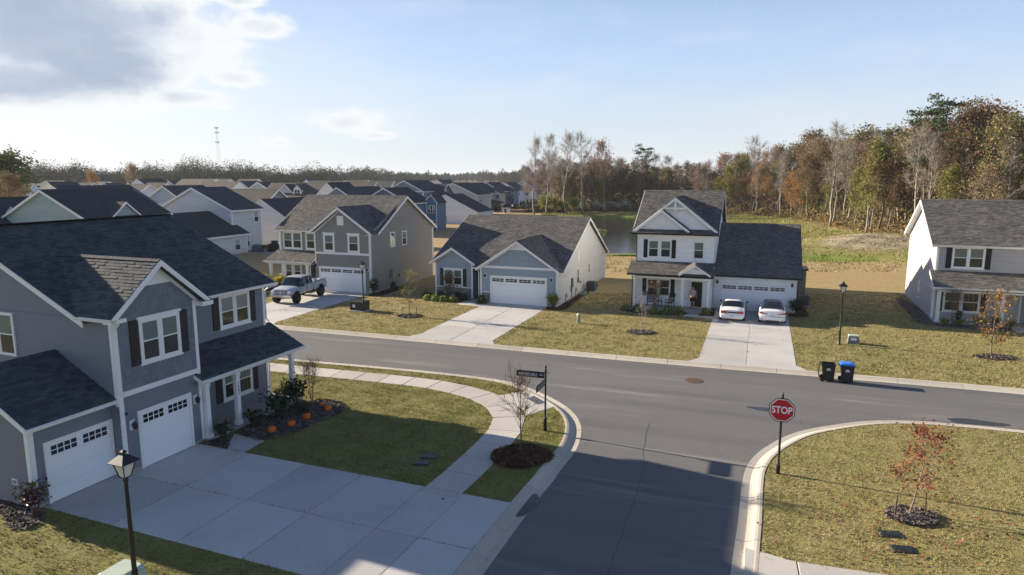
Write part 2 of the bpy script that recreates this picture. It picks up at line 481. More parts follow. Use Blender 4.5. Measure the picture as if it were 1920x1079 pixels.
LEAF = {
    "green": per_island("leaf_green", [(0.029, 0.049, 0.013), (0.058, 0.098, 0.021), (0.111, 0.150, 0.034)], 0.6, 0.25, 0.25),
    "dark": per_island("leaf_dark", [(0.010, 0.020, 0.008), (0.022, 0.040, 0.014), (0.045, 0.070, 0.022)], 0.5, 0.35, 0.1),
    "ygreen": per_island("leaf_yellow_green", [(0.105, 0.123, 0.021), (0.188, 0.195, 0.033), (0.315, 0.277, 0.053)], 0.7, 0.2, 0.35),
    "lime": per_island("leaf_lime", [(0.13, 0.17, 0.035), (0.24, 0.29, 0.075), (0.40, 0.42, 0.16)], 0.7, 0.2, 0.3),
    "orange": per_island("leaf_orange", [(0.17, 0.078, 0.020), (0.31, 0.155, 0.035), (0.42, 0.25, 0.07)], 0.7, 0.2, 0.35),
    "rust": per_island("leaf_rust", [(0.12, 0.068, 0.038), (0.20, 0.118, 0.066), (0.29, 0.185, 0.105)], 0.8, 0.15, 0.3),
    "red": per_island("leaf_red_brown", [(0.13, 0.040, 0.026), (0.25, 0.078, 0.046), (0.36, 0.13, 0.075)], 0.8, 0.15, 0.3),
    "tan": per_island("leaf_tan", [(0.170, 0.122, 0.076), (0.289, 0.212, 0.128), (0.408, 0.306, 0.170)], 0.85, 0.1, 0.3),
    "olive": per_island("leaf_olive", [(0.072, 0.077, 0.029), (0.136, 0.131, 0.045), (0.216, 0.192, 0.072)], 0.75, 0.2, 0.3),
    "pine": per_island("needle_green", [(0.020, 0.036, 0.015), (0.045, 0.070, 0.025), (0.084, 0.115, 0.045)], 0.7, 0.2, 0.15),
    "mauve": per_island("leaf_mauve", [(0.180, 0.117, 0.102), (0.300, 0.195, 0.165), (0.405, 0.277, 0.232)], 0.85, 0.1, 0.25),
    "wine": per_island("leaf_wine", [(0.035, 0.014, 0.018), (0.09, 0.045, 0.048), (0.20, 0.15, 0.14)], 0.35, 0.5, 0.1),
    "mix": per_island("leaf_far_mix", [(0.026, 0.036, 0.016), (0.045, 0.052, 0.023), (0.060, 0.062, 0.028), (0.080, 0.065, 0.036), (0.036, 0.044, 0.021), (0.10, 0.07, 0.04)], 0.85, 0.05, 0.06),
    "fgreen": per_island("leaf_far_green", [(0.022, 0.034, 0.012), (0.040, 0.055, 0.018), (0.062, 0.075, 0.026)], 0.85, 0.05, 0.06),
    "ftan": per_island("leaf_far_tan", [(0.055, 0.045, 0.030), (0.085, 0.066, 0.042), (0.12, 0.09, 0.06)], 0.85, 0.05, 0.06),
}
M["flower_yellow"] = per_island("yellow_flower", [(0.45, 0.30, 0.01), (0.62, 0.46, 0.03), (0.75, 0.58, 0.05)], 0.7, 0.2, 0.2)
M["flower_white"] = per_island("white_tuft", [(0.55, 0.54, 0.48), (0.72, 0.71, 0.66)], 0.8, 0.1, 0.2)
M["grass_blade"] = per_island("grass_blade", [(0.085, 0.09, 0.028), (0.17, 0.165, 0.055), (0.25, 0.22, 0.085), (0.36, 0.30, 0.14)], 0.9, 0.1, 0.25)
M["grit"] = per_island("gutter_grit", [(0.22, 0.20, 0.17), (0.33, 0.29, 0.24), (0.10, 0.085, 0.06), (0.40, 0.36, 0.30)], 0.95, 0.1)
M["straw_pale"] = per_island("straw_pale", [(0.34, 0.29, 0.18), (0.44, 0.38, 0.25), (0.52, 0.46, 0.32)], 0.95, 0.1, 0.2)
M["grass_tan"] = per_island("grass_blade_tan", [(0.17, 0.16, 0.06), (0.28, 0.245, 0.105), (0.34, 0.29, 0.13), (0.42, 0.35, 0.18)], 0.9, 0.1, 0.25)
M["grass_green"] = per_island("grass_blade_green", [(0.065, 0.085, 0.02), (0.13, 0.15, 0.035), (0.22, 0.21, 0.07)], 0.9, 0.1, 0.25)
M["undergrowth"] = per_island("undergrowth_leaf", [(0.102, 0.093, 0.037), (0.196, 0.162, 0.060), (0.289, 0.212, 0.093), (0.255, 0.145, 0.076), (0.153, 0.162, 0.051)], 0.85, 0.1, 0.3)


# ------------------------------------------------------------------ geometry helpers
class MB:
    """collects faces and links them as ONE mesh object"""

    def __init__(self):
        self.v, self.f, self.mi, self.mats = [], [], [], []

    def m(self, mat):
        if mat not in self.mats:
            self.mats.append(mat)
        return self.mats.index(mat)

    def poly(self, pts, mat):
        b = len(self.v)
        self.v.extend([tuple(p) for p in pts])
        self.f.append(tuple(range(b, b + len(pts))))
        self.mi.append(self.m(mat))

    def mesh_faces(self, verts, faces, mat):
        b = len(self.v)
        self.v.extend([tuple(p) for p in verts])
        k = self.m(mat)
        for fc in faces:
            self.f.append(tuple(i + b for i in fc))
            self.mi.append(k)

    def hexa(self, p, mat):
        """8 corners: bottom 4 (ccw), top 4"""
        self.mesh_faces(p, [(3, 2, 1, 0), (4, 5, 6, 7), (0, 1, 5, 4), (1, 2, 6, 5), (2, 3, 7, 6), (3, 0, 4, 7)], mat)

    def box(self, x0, x1, y0, y1, z0, z1, mat):
        self.hexa([(x0, y0, z0), (x1, y0, z0), (x1, y1, z0), (x0, y1, z0), (x0, y0, z1), (x1, y0, z1), (x1, y1, z1), (x0, y1, z1)], mat)

    def bbox(self, x0, x1, y0, y1, z0, z1, mat, c=0.01):
        """box with chamfered upright and top edges"""
        def ring(z, i):
            return [(x0 + i + c, y0 + i, z), (x1 - i - c, y0 + i, z), (x1 - i, y0 + i + c, z), (x1 - i, y1 - i - c, z), (x1 - i - c, y1 - i, z), (x0 + i + c, y1 - i, z), (x0 + i, y1 - i - c, z), (x0 + i, y0 + i + c, z)]
        rs = [ring(z0, 0), ring(z1 - c, 0), ring(z1, c)]
        vs = [p for r in rs for p in r]
        fs = [tuple(reversed(range(8))), tuple(range(16, 24))]
        for k in range(2):
            for i in range(8):
                j = (i + 1) % 8
                fs.append((k * 8 + i, k * 8 + j, k * 8 + 8 + j, k * 8 + 8 + i))
        self.mesh_faces(vs, fs, mat)

    def slab(self, poly3, off, mat):
        """polygon swept along OFF (a vector)"""
        n = len(poly3)
        a = [Vector(p) for p in poly3]
        b = [p + Vector(off) for p in a]
        fs = [tuple(range(n)), tuple(reversed(range(n, 2 * n)))]
        for i in range(n):
            j = (i + 1) % n
            fs.append((i, n + i, n + j, j))
        self.mesh_faces(a + b, fs, mat)

    def beam(self, p0, p1, w, h, mat):
        """bar from p0 to p1; w, h are the vectors of its cross-section (p0, p1 at its corner)"""
        p0, p1, w, h = Vector(p0), Vector(p1), Vector(w), Vector(h)
        self.hexa([p0, p0 + w, p0 + w + h, p0 + h, p1, p1 + w, p1 + w + h, p1 + h], mat)

    def tube(self, pts, radii, n, mat, cap=True):
        pts = [Vector(p) for p in pts]
        if not isinstance(radii, (list, tuple)):
            radii = [radii] * len(pts)
        vs, fs = [], []
        up = Vector((0.13, 0.31, 1.0)).normalized()
        for i, p in enumerate(pts):
            d = (pts[min(i + 1, len(pts) - 1)] - pts[max(i - 1, 0)]).normalized()
            a = d.cross(up)
            if a.length < 1e-3:
                a = d.cross(Vector((1, 0, 0)))
            a.normalize()
            b = d.cross(a)
            for k in range(n):
                t = 2 * math.pi * k / n
                vs.append(p + (a * math.cos(t) + b * math.sin(t)) * radii[i])
        for i in range(len(pts) - 1):
            for k in range(n):
                q = (k + 1) % n
                fs.append((i * n + k, i * n + q, (i + 1) * n + q, (i + 1) * n + k))
        if cap:
            fs.append(tuple(reversed(range(n))))
            fs.append(tuple(range((len(pts) - 1) * n, len(pts) * n)))
        self.mesh_faces(vs, fs, mat)

    def lathe(self, prof, n, mat, c=(0, 0, 0), sq=False, rot=0.0):
        """profile of (radius, z) turned round the z axis (sq: n=4 gives a square section)"""
        vs, fs = [], []
        for r, z in prof:
            for k in range(n):
                t = 2 * math.pi * (k + (0.5 if sq else 0)) / n + rot
                vs.append((c[0] + r * math.cos(t), c[1] + r * math.sin(t), c[2] + z))
        for i in range(len(prof) - 1):
            for k in range(n):
                q = (k + 1) % n
                fs.append((i * n + k, i * n + q, (i + 1) * n + q, (i + 1) * n + k))
        fs.append(tuple(reversed(range(n))))
        fs.append(tuple(range((len(prof) - 1) * n, len(prof) * n)))
        self.mesh_faces(vs, fs, mat)

    # boxes in a wall frame
    def fbox(self, F, s0, s1, z0, z1, d0, d1, mat):
        self.hexa([F(s0, d1, z0), F(s1, d1, z0), F(s1, d0, z0), F(s0, d0, z0), F(s0, d1, z1), F(s1, d1, z1), F(s1, d0, z1), F(s0, d0, z1)], mat)

    def mesh(self, name, smooth=False):
        me = bpy.data.meshes.new(name)
        me.from_pydata(self.v, [], self.f)
        for mt in self.mats:
            me.materials.append(mt)
        if len(self.mats) > 1:
            me.polygons.foreach_set("material_index", self.mi)
        if smooth:
            me.polygons.foreach_set("use_smooth", [True] * len(self.f))
        me.update()
        return me

    def build(self, name, parent=None, smooth=False, loc=None, rz=0.0):
        o = bpy.data.objects.new(name, self.mesh(name, smooth))
        COL.objects.link(o)
        if parent is not None:
            o.parent = parent
        if loc is not None:
            o.location = loc
        if rz:
            o.rotation_euler = (0, 0, rz)
        return o


def tag(o, label=None, cat=None, group=None, kind=None):
    if label:
        o["label"] = label
    if cat:
        o["category"] = cat
    if group:
        o["group"] = group
    if kind:
        o["kind"] = kind
    return o


def thing(name, label, cat, loc=(0, 0, 0), rz=0.0, group=None):
    o = bpy.data.objects.new(name, None)
    o.empty_display_size = 0.3
    COL.objects.link(o)
    o.location = loc
    o.rotation_euler = (0, 0, rz)
    return tag(o, label, cat, group)


def inst(me, name, parent=None, loc=(0, 0, 0), rz=0.0, scale=None, rot=None):
    o = bpy.data.objects.new(name, me)
    COL.objects.link(o)
    if parent is not None:
        o.parent = parent
    o.location = loc
    o.rotation_euler = rot if rot is not None else (0, 0, rz)
    if scale is not None:
        o.scale = scale
    return o


def copy_tree(o, parent=None):
    c = o.copy()
    COL.objects.link(c)
    c.parent = parent
    for ch in list(o.children):
        copy_tree(ch, c)
    return c


def front(y):
    return lambda s, d, z: Vector((s, y - d, z))


def back(y):
    return lambda s, d, z: Vector((s, y + d, z))


def right(x):
    return lambda s, d, z: Vector((x + d, s, z))


def left(x):
    return lambda s, d, z: Vector((x - d, s, z))


def span(poly, z):
    """s-range of a convex (s, z) polygon at height z"""
    xs = []
    n = len(poly)
    for i in range(n):
        (a, za), (b, zb) = poly[i], poly[(i + 1) % n]
        if abs(za - zb) < 1e-9:
            if abs(za - z) < 1e-6:
                xs += [a, b]
            continue
        u = (z - za) / (zb - za)
        if -1e-6 <= u <= 1 + 1e-6:
            xs.append(a + u * (b - a))
    return (min(xs), max(xs)) if xs else None


def courses(poly, lap):
    zs = [p[1] for p in poly]
    z, top = min(zs), max(zs)
    breaks = sorted(set(round(q, 4) for q in zs))
    out = []
    while z < top - 1e-3:
        z2 = min(z + lap, top)
        nb = [b for b in breaks if z + 0.02 < b < z2 - 0.005]
        if nb:
            z2 = nb[0]
        a, b = span(poly, z + 1e-4), span(poly, z2 - 1e-4)
        if a and b:
            out.append((z, z2, a, b))
        z = z2
    return out


def text_obj(body, size, mat, parent, matrix, name="lettering", extrude=0.003, align="CENTER", shear=0.0, spacing=1.0, sx=1.0, bold=0.0):
    cu = bpy.data.curves.new(name, "FONT")
    cu.body = body
    cu.size = size
    cu.extrude = extrude
    cu.align_x = align
    cu.align_y = "CENTER"
    cu.shear = shear
    cu.space_character = spacing
    cu.offset = bold
    cu.materials.append(mat)
    tmp = bpy.data.objects.new(name, cu)
    COL.objects.link(tmp)
    dg = bpy.context.evaluated_depsgraph_get()
    me = bpy.data.meshes.new_from_object(tmp.evaluated_get(dg))
    bpy.data.objects.remove(tmp)
    o = bpy.data.objects.new(name, me)
    COL.objects.link(o)
    o.parent = parent
    o.matrix_local = matrix @ Matrix.Diagonal((sx, 1, 1, 1))
    return o


def face_matrix(origin, xdir, ydir):
    x, y = Vector(xdir).normalized(), Vector(ydir).normalized()
    z = x.cross(y)
    mt = Matrix((x, y, z)).transposed().to_4x4()
    mt.translation = Vector(origin)
    return mt


def cr_curve(pts, step=0.5):
    """Catmull-Rom through pts, resampled"""
    P = [Vector(p) for p in pts]
    P = [2 * P[0] - P[1]] + P + [2 * P[-1] - P[-2]]
    out = []
    for i in range(1, len(P) - 2):
        a, b, c, d = P[i - 1], P[i], P[i + 1], P[i + 2]
        n = max(2, int((c - b).length / 0.25))
        for k in range(n):
            t = k / n
            out.append(0.5 * ((2 * b) + (c - a) * t + (2 * a - 5 * b + 4 * c - d) * t * t + (3 * b - a - 3 * c + d) * t ** 3))
    out.append(P[-2])
    res, acc = [out[0]], 0.0
    for p, q in zip(out, out[1:]):
        L = (q - p).length
        while acc + L >= step:
            u = (step - acc) / L
            p = p + (q - p) * u
            res.append(p)
            L = (q - p).length
            acc = 0.0
        acc += L
    if (res[-1] - out[-1]).length > 0.2 * step:
        res.append(out[-1])
    return res


def offset_line(pts, d):
    out = []
    for i, p in enumerate(pts):
        t = (pts[min(i + 1, len(pts) - 1)] - pts[max(i - 1, 0)]).normalized()
        out.append(p + Vector((-t.y, t.x)) * d)
    return out


def inside(px, py, poly):
    """vectorised point in polygon"""
    px, py = np.asarray(px), np.asarray(py)
    r = np.zeros(px.shape, bool)
    n = len(poly)
    for i in range(n):
        x0, y0 = poly[i][0], poly[i][1]
        x1, y1 = poly[(i + 1) % n][0], poly[(i + 1) % n][1]
        if y0 == y1:
            continue
        c = ((y0 > py) != (y1 > py)) & (px < (x1 - x0) * (py - y0) / (y1 - y0) + x0)
        r ^= c
    return r


def np_mesh(name, verts, faces, mats, parent=None, mi=None):
    """fast mesh from numpy arrays; faces is (n, 3) or (n, 4)"""
    me = bpy.data.meshes.new(name)
    nv, (nf, k) = len(verts), faces.shape
    me.vertices.add(nv)
    me.vertices.foreach_set("co", np.ascontiguousarray(verts, np.float32).ravel())
    me.loops.add(nf * k)
    me.loops.foreach_set("vertex_index", np.ascontiguousarray(faces, np.int32).ravel())
    me.polygons.add(nf)
    me.polygons.foreach_set("loop_start", np.arange(0, nf * k, k, dtype=np.int32))
    me.polygons.foreach_set("loop_total", np.full(nf, k, np.int32))
    for mt in (mats if isinstance(mats, list) else [mats]):
        me.materials.append(mt)
    if mi is not None:
        me.polygons.foreach_set("material_index", np.ascontiguousarray(mi, np.int32))
    me.update()
    me.validate()
    return me


def leaf_quads(centers, sizes, r, flat=0.0, aspect=1.5):
    """random leaf quads round CENTERS; returns verts, faces"""
    n = len(centers)
    a = r.normal(size=(n, 3))
    a[:, 2] *= (1.0 - flat)
    a /= np.linalg.norm(a, axis=1)[:, None] + 1e-9
    b = r.normal(size=(n, 3))
    b[:, 2] *= (1.0 - flat)
    b -= (a * b).sum(1)[:, None] * a
    b /= np.linalg.norm(b, axis=1)[:, None] + 1e-9
    s = np.asarray(sizes).reshape(-1, 1) * 0.5
    v = np.stack([centers - a * s * aspect, centers - b * s * 0.8, centers + a * s * aspect, centers + b * s * 0.8], 1).reshape(-1, 3)
    f = np.arange(n * 4).reshape(-1, 4)
    return v, f


# ------------------------------------------------------------------ terrain
def sstep(a, b, x):
    t = np.clip((x - a) / (b - a), 0, 1)
    return t * t * (3 - 2 * t)


POND = [(13.0, 95), (17.6, 93.6), (24, 93.4), (33, 96), (40, 106), (44, 122), (45, 145), (44, 168), (39, 186), (31, 193), (22, 187), (18.5, 172),
        (17.2, 156), (18.6, 146), (20.2, 140), (18.3, 131), (15.6, 126), (14.2, 112), (12.3, 103)]
WATER_Z = -0.75


def seg_dist(x, y, poly):
    d = np.full(np.shape(x), 1e9)
    n = len(poly)
    for i in range(n):
        ax, ay = poly[i]
        bx, by = poly[(i + 1) % n]
        L2 = (bx - ax) ** 2 + (by - ay) ** 2
        u = np.clip(((x - ax) * (bx - ax) + (y - ay) * (by - ay)) / L2, 0, 1)
        d = np.minimum(d, np.hypot(x - ax - u * (bx - ax), y - ay - u * (by - ay)))
    return d


def ground_z(x, y):
    x, y = np.asarray(x, float), np.asarray(y, float)
    z = -0.16 + 0.19 * sstep(70.0, 77.0, y + 0.36 * x * (x < 0) * 0)
    z = z + 0.8 * sstep(64, 82, y) * sstep(-20, -34, x) * (1 - 0.6 * sstep(130, 220, y))
    dp = seg_dist(x, y, POND)
    ins = inside(x, y, POND)
    sd = np.where(ins, -dp, dp)
    z = z - 1.5 * (1 - sstep(-3.0, 3.5, sd)) * (y > 80)
    # straw-covered bank and the swale in front of it
    z = z + 1.7 * np.exp(-(((x - 56) / 10.0) ** 2 + ((y - 106) / 8.0) ** 2))
    z = z + 1.0 * sstep(0, 25, x - 52) * sstep(85, 110, y)
    z = z - 0.35 * np.exp(-(((x - 42) / 5.0) ** 2 + ((y - 91) / 5.0) ** 2))
    return z


def gz(x, y):
    return float(ground_z(np.array([x]), np.array([y]))[0])


# ------------------------------------------------------------------ shingled roofs
def plane_axes(pts):
    """pts[0]->pts[1] is the eave; returns origin, along, upslope, normal"""
    o = Vector(pts[0])
    a = (Vector(pts[1]) - o).normalized()
    n = a.cross(Vector(pts[2]) - o).normalized()
    if n.z < 0:
        n = -n
    up = n.cross(a).normalized()
    if up.z < 0:
        up = -up
    return o, a, up, n


def shingle_tabs(pts, expo=0.14, wmin=0.16, wmax=0.42, thick=0.016, r=random, lift=0.004):
    """tabs covering a convex roof plane: list of (origin, w, along, up, normal, thickness)"""
    o, a, up, n = plane_axes(pts)
    poly = [((Vector(p) - o).dot(a), (Vector(p) - o).dot(up)) for p in pts]
    top = max(p[1] for p in poly)
    out = []
    t = -0.02
    while t < top - 0.02:
        sp = span(poly, min(max(t + expo * 0.5, 0.001), top - 0.001))
        if sp:
            s, e = sp
            s -= r.random() * 0.2 * 0
            first = True
            while s < e - 0.02:
                w = r.uniform(wmin, wmax) * (r.random() * 0.8 + 0.2 if first else 1)
                first = False
                w = min(w, e - s)
                out.append((o + a * s + up * t + n * lift, w, a, up, n, thick * r.choice((0.6, 0.7, 1.3, 1.6))))
                s += w
        t += expo
    return out


def tabs_mesh(tabs, expo, mat, name):
    """all tabs as one mesh: wedge with a butt edge, 4 faces each"""
    V, Fc = [], []
    for (p, w, a, up, n, th) in tabs:
        b = len(V)
        g = a * 0.006
        q0, q1 = p + g, p + a * w - g
        V += [q0, q1, q1 + n * th, q0 + n * th, q0 + up * (expo + 0.01), q1 + up * (expo + 0.01)]
        Fc += [(b, b + 1, b + 2, b + 3), (b + 3, b + 2, b + 5, b + 4), (b, b + 3, b + 4), (b + 1, b + 5, b + 2)]
    me = bpy.data.meshes.new(name)
    me.from_pydata([tuple(v) for v in V], [], Fc)
    me.materials.append(mat)
    me.update()
    return me


class House:
    def __init__(s, name, label, loc, rz, siding, shingle, trim=None, lap=0.18, cat="house", group=None):
        s.root = thing(name, label, cat, loc, rz, group)
        s.sid, s.sh, s.tr, s.lap = siding, shingle, trim or M["trim"], lap
        s.wall, s.trim, s.roofm, s.tabs = MB(), MB(), MB(), []
        s.caps = MB()
        s.mat = Matrix.Translation(Vector(loc)) @ Matrix.Rotation(rz, 4, "Z")

    # walls with real laps
    def lapwall(s, F, poly, sid=None, lap=None, mb=None):
        sid, lap, mb = sid or s.sid, lap or s.lap, mb or s.wall
        for (z, z2, a, b) in courses(poly, lap):
            p = [F(a[0], 0.020, z), F(a[1], 0.020, z), F(b[1], 0.004, z2), F(b[0], 0.004, z2)]
            mb.poly(p, sid)
            mb.poly([F(a[0], 0.0, z), F(a[1], 0.0, z), F(a[1], 0.020, z), F(a[0], 0.020, z)], sid)
        # solid core behind
        mb.poly([F(q[0], -0.02, q[1]) for q in poly], sid)

    def boards(s, F, poly, lap, name="siding_board"):
        """each siding board is an object of its own under the wall"""
        res = []
        for (z, z2, a, b) in courses(poly, lap):
            mb = MB()
            mb.mesh_faces([F(a[0], 0.0, z), F(a[1], 0.0, z), F(a[0], 0.036, z), F(a[1], 0.036, z), F(b[0], 0.004, z2 + 0.006), F(b[1], 0.004, z2 + 0.006)],
                          [(0, 1, 3, 2), (2, 3, 5, 4), (0, 2, 4), (1, 5, 3)], s.sid)
            res.append((mb, name))
        s.wall.poly([F(q[0], -0.02, q[1]) for q in poly], s.sid)
        return res

    def plain_wall(s, F, poly, sid=None):
        s.wall.poly([F(q[0], 0, q[1]) for q in poly], sid or s.sid)

    def corner(s, F, sx, z0, z1, w=0.13, d=0.03):
        m_ = MB()
        m_.fbox(F, sx - w / 2, sx + w / 2, z0, z1, -0.01, d, s.tr)
        m_.build("corner_board", s.root)

    def band(s, F, a, b, z, h=0.2, d=0.035, name=None):
        m_ = MB()
        m_.fbox(F, a, b, z - h / 2, z + h / 2, -0.01, d, s.tr)
        m_.build("band_board", s.root)

    def roof(s, pts, tabs=True, th=0.11, expo=None):
        o, a, up, n = plane_axes(pts)
        s.roofm.slab([Vector(p) for p in pts], -n * th, s.sh)
        if tabs:
            s.tabs += shingle_tabs(pts, 0.15, 0.14, 0.42, 0.018)

    def rake(s, p0, p1, out, h=0.2, t=0.035, mat=None, drop=0.0):
        """barge board from eave p0 to apex p1; out = outward direction"""
        out = Vector(out)
        dz = Vector((0, 0, -h))
        m_ = MB()
        m_.beam(Vector(p0) + Vector((0, 0, -drop)), Vector(p1) + Vector((0, 0, -drop)), out * t, dz, mat or s.tr)
        m_.build("barge_board", s.root)

    def gutter(s, p0, p1, out, mat=None, w=0.12, h=0.12):
        p0, p1, out = Vector(p0), Vector(p1), Vector(out)
        up = Vector((0, 0, 1))
        prof = [(0, -h), (w * 0.65, -h), (w, -h * 0.35), (w, 0), (w - 0.012, 0), (w - 0.012, -h * 0.3), (0.01, -0.03), (0, 0)]
        A = [p0 + out * q[0] + up * q[1] for q in prof]
        B = [p1 + out * q[0] + up * q[1] for q in prof]
        k = len(prof)
        mb = MB()
        mb.mesh_faces(A + B, [tuple(range(k)), tuple(reversed(range(k, 2 * k)))] + [(i, k + i, k + (i + 1) % k, (i + 1) % k) for i in range(k)], mat or s.tr)
        mb.build("gutter", s.root)

    def downspout(s, F, sx, ztop, zbot, mat=None, out=0.35):
        mb = MB()
        mt = mat or s.tr
        w = 0.035
        pts = [(out, ztop), (out, ztop - 0.1), (0.07, ztop - 0.32), (0.07, zbot + 0.15), (0.22, zbot + 0.03)]
        mb.tube([F(sx, d, z) for d, z in pts], w, 6, mt)
        mb.build("downspout", s.root)

    def cap(s, p0, p1, w=0.14):
        """ridge cap course"""
        p0, p1 = Vector(p0), Vector(p1)
        d = (p1 - p0).normalized()
        side = d.cross(Vector((0, 0, 1))).normalized()
        L = (p1 - p0).length
        x = 0.0
        while x < L:
            e = min(x + 0.2, L)
            q0, q1 = p0 + d * x, p0 + d * e
            z0, z1 = Vector((0, 0, 0.035)), Vector((0, 0, 0.022))
            s.caps.mesh_faces([q0 + side * w - z0 * 1.6, q0 + z0, q0 - side * w - z0 * 1.6, q1 + side * w - z1 * 2.4, q1 + z1, q1 - side * w - z1 * 2.4],
                              [(0, 1, 4, 3), (1, 2, 5, 4), (0, 2, 1)], s.sh)
            x = e

    def window(s, F, s0, s1, z0, z1, n=1, casing=0.10, shut=None, shw=0.36, head=0.0, sill=True, mull=0.14, grid=0, wide=False, lower=None, upper=None, simple=False, frame_mat=None):
        tr = frame_mat or s.tr
        fm = MB()
        c = casing
        D = 0.055
        if c > 0:
            fm.fbox(F, s0, s0 + c, z0, z1, -0.005, D, tr)
            fm.fbox(F, s1 - c, s1, z0, z1, -0.005, D, tr)
            fm.fbox(F, s0 + c, s1 - c, z1 - c, z1, -0.005, D - 0.002, tr)
            fm.fbox(F, s0 + c, s1 - c, z0, z0 + c * 0.8, -0.005, D - 0.002, tr)
            if head:
                fm.fbox(F, s0 - 0.07, s1 + 0.07, z1 + 0.001, z1 + head, -0.005, D + 0.03, tr)
            if sill:
                fm.fbox(F, s0 - 0.05, s1 + 0.05, z0 - 0.06, z0 - 0.001, -0.005, D + 0.03, tr)
        a, b, u, v = s0 + c, s1 - c, z0 + c * 0.8, z1 - c
        wn = (b - a - mull * (n - 1)) / n
        fr = fm.build("window", s.root)
        for k in range(n):
            x0 = a + k * (wn + mull)
            x1 = x0 + wn
            if k:
                mm = MB()
                mm.fbox(F, x0 - mull, x0, u, v, -0.005, D - 0.004, tr)
                mm.build("mullion", fr)
            zm = (u + v) / 2
            fw = 0.045
            sash = MB()
            for (q0, q1, r0, r1, dd) in ((x0, x0 + fw, u, v, 0.044), (x1 - fw, x1, u, v, 0.044), (x0 + fw, x1 - fw, u, u + fw, 0.042), (x0 + fw, x1 - fw, v - fw, v, 0.042), (x0 + fw, x1 - fw, zm - 0.025, zm + 0.025, 0.046)):
                sash.fbox(F, q0, q1, r0, r1, 0.002, dd, tr)
            if grid:
                for g in range(1, grid + 1):
                    gx = x0 + fw + (wn - 2 * fw) * g / (grid + 1)
                    sash.fbox(F, gx - 0.008, gx + 0.008, zm + 0.025, v - fw, 0.028, 0.038, tr)
            sash.build("sash", fr)
            bk = MB()
            bk.fbox(F, x0 + fw, x1 - fw, zm, v - fw, 0.001, 0.024, upper or M["blind"])
            if upper is None and not simple:
                q = zm + 0.05
                while q < v - fw - 0.02:
                    bk.fbox(F, x0 + fw + 0.01, x1 - fw - 0.01, q, q + 0.03, 0.024, 0.0285, M["blind"])
                    q += 0.055
            bk.build("blind", fr)
            ib = MB()
            ib.fbox(F, x0 + fw, x1 - fw, u + fw, zm, 0.001, 0.022, lower or M["screen"])
            ib.build("insect_screen", fr)
            pn = MB()
            pn.poly([F(x0 + fw, 0.034, u + fw), F(x1 - fw, 0.034, u + fw), F(x1 - fw, 0.034, zm - 0.025), F(x0 + fw, 0.034, zm - 0.025)], M["glass"])
            pn.build("pane", fr)
            pn = MB()
            pn.poly([F(x0 + fw, 0.040, zm + 0.025), F(x1 - fw, 0.040, zm + 0.025), F(x1 - fw, 0.040, v - fw), F(x0 + fw, 0.040, v - fw)], M["glass"])
            pn.build("pane", fr)
        if shut is not None:
            for q in (s0 - shw - 0.02, s1 + 0.02):
                sm = MB()
                sm.fbox(F, q, q + shw, z0 - 0.02, z1 + 0.02, 0.0, 0.035, shut)
                for k in range(3):
                    g = q + shw * k / 3
                    sm.fbox(F, g + 0.008, g + shw / 3 - 0.008, z0 - 0.018, z1 + 0.018, 0.035, 0.045, shut)
                for zz in (z0 + 0.22, z1 - 0.26):
                    sm.fbox(F, q + 0.01, q + shw - 0.01, zz, zz + 0.09, 0.045, 0.06, shut)
                sm.build("shutter", s.root)
        return fr

    def garage(s, F, s0, s1, z0, z1, nwin, trim=0.11, rows=4, cols=None, inset=0.02, lite=(3, 2), ww=0.62, wh=0.30, emboss=False):
        cols = cols or nwin * 2
        g = MB()
        g.fbox(F, s0 - trim, s0, z0, z1 + trim, -0.005, 0.06, s.tr)
        g.fbox(F, s1, s1 + trim, z0, z1 + trim, -0.005, 0.06, s.tr)
        g.fbox(F, s0, s1, z1, z1 + trim, -0.005, 0.058, s.tr)
        root = g.build("garage_door", s.root)
        hh = (z1 - z0) / rows
        for r_ in range(rows):
            p = MB()
            a, b = z0 + r_ * hh + 0.003, z0 + (r_ + 1) * hh - 0.001
            p.fbox(F, s0 + 0.004, s1 - 0.004, a, b, -0.005, inset, M["door_white"])
            if emboss and r_ < rows - 1:
                cw = (s1 - s0) / cols
                for c in range(cols):
                    x = s0 + c * cw
                    p.fbox(F, x + 0.07, x + cw - 0.07, a + 0.08, b - 0.08, inset, inset + 0.003, M["door_white"])
            p.build("panel", root)
        zc = z1 - hh * 0.48
        cw = (s1 - s0) / nwin
        for k in range(nwin):
            c = s0 + (k + 0.5) * cw
            w = min(ww, cw * 0.44)
            wm = MB()
            wm.fbox(F, c - w, c + w, zc - wh / 2, zc + wh / 2, inset, inset + 0.006, M["dark_room"])
            o = wm.build("garage_window", root)
            lt = MB()
            nx, ny = lite
            for i in range(nx + 1):
                x = c - w + 2 * w * i / nx
                lt.fbox(F, x - 0.014, x + 0.014, zc - wh / 2 - 0.014, zc + wh / 2 + 0.014, inset + 0.004, inset + 0.018, M["door_white"])
            for i in range(ny + 1):
                z = zc - wh / 2 + wh * i / ny
                lt.fbox(F, c - w, c + w, z - 0.014, z + 0.014, inset + 0.004, inset + 0.017, M["door_white"])
            lt.poly([F(c - w, inset + 0.010, zc - wh / 2), F(c + w, inset + 0.010, zc - wh / 2), F(c + w, inset + 0.010, zc + wh / 2), F(c - w, inset + 0.010, zc + wh / 2)], M["glass"])
            g2 = lt.build("garage_window_frame", root)
        return root

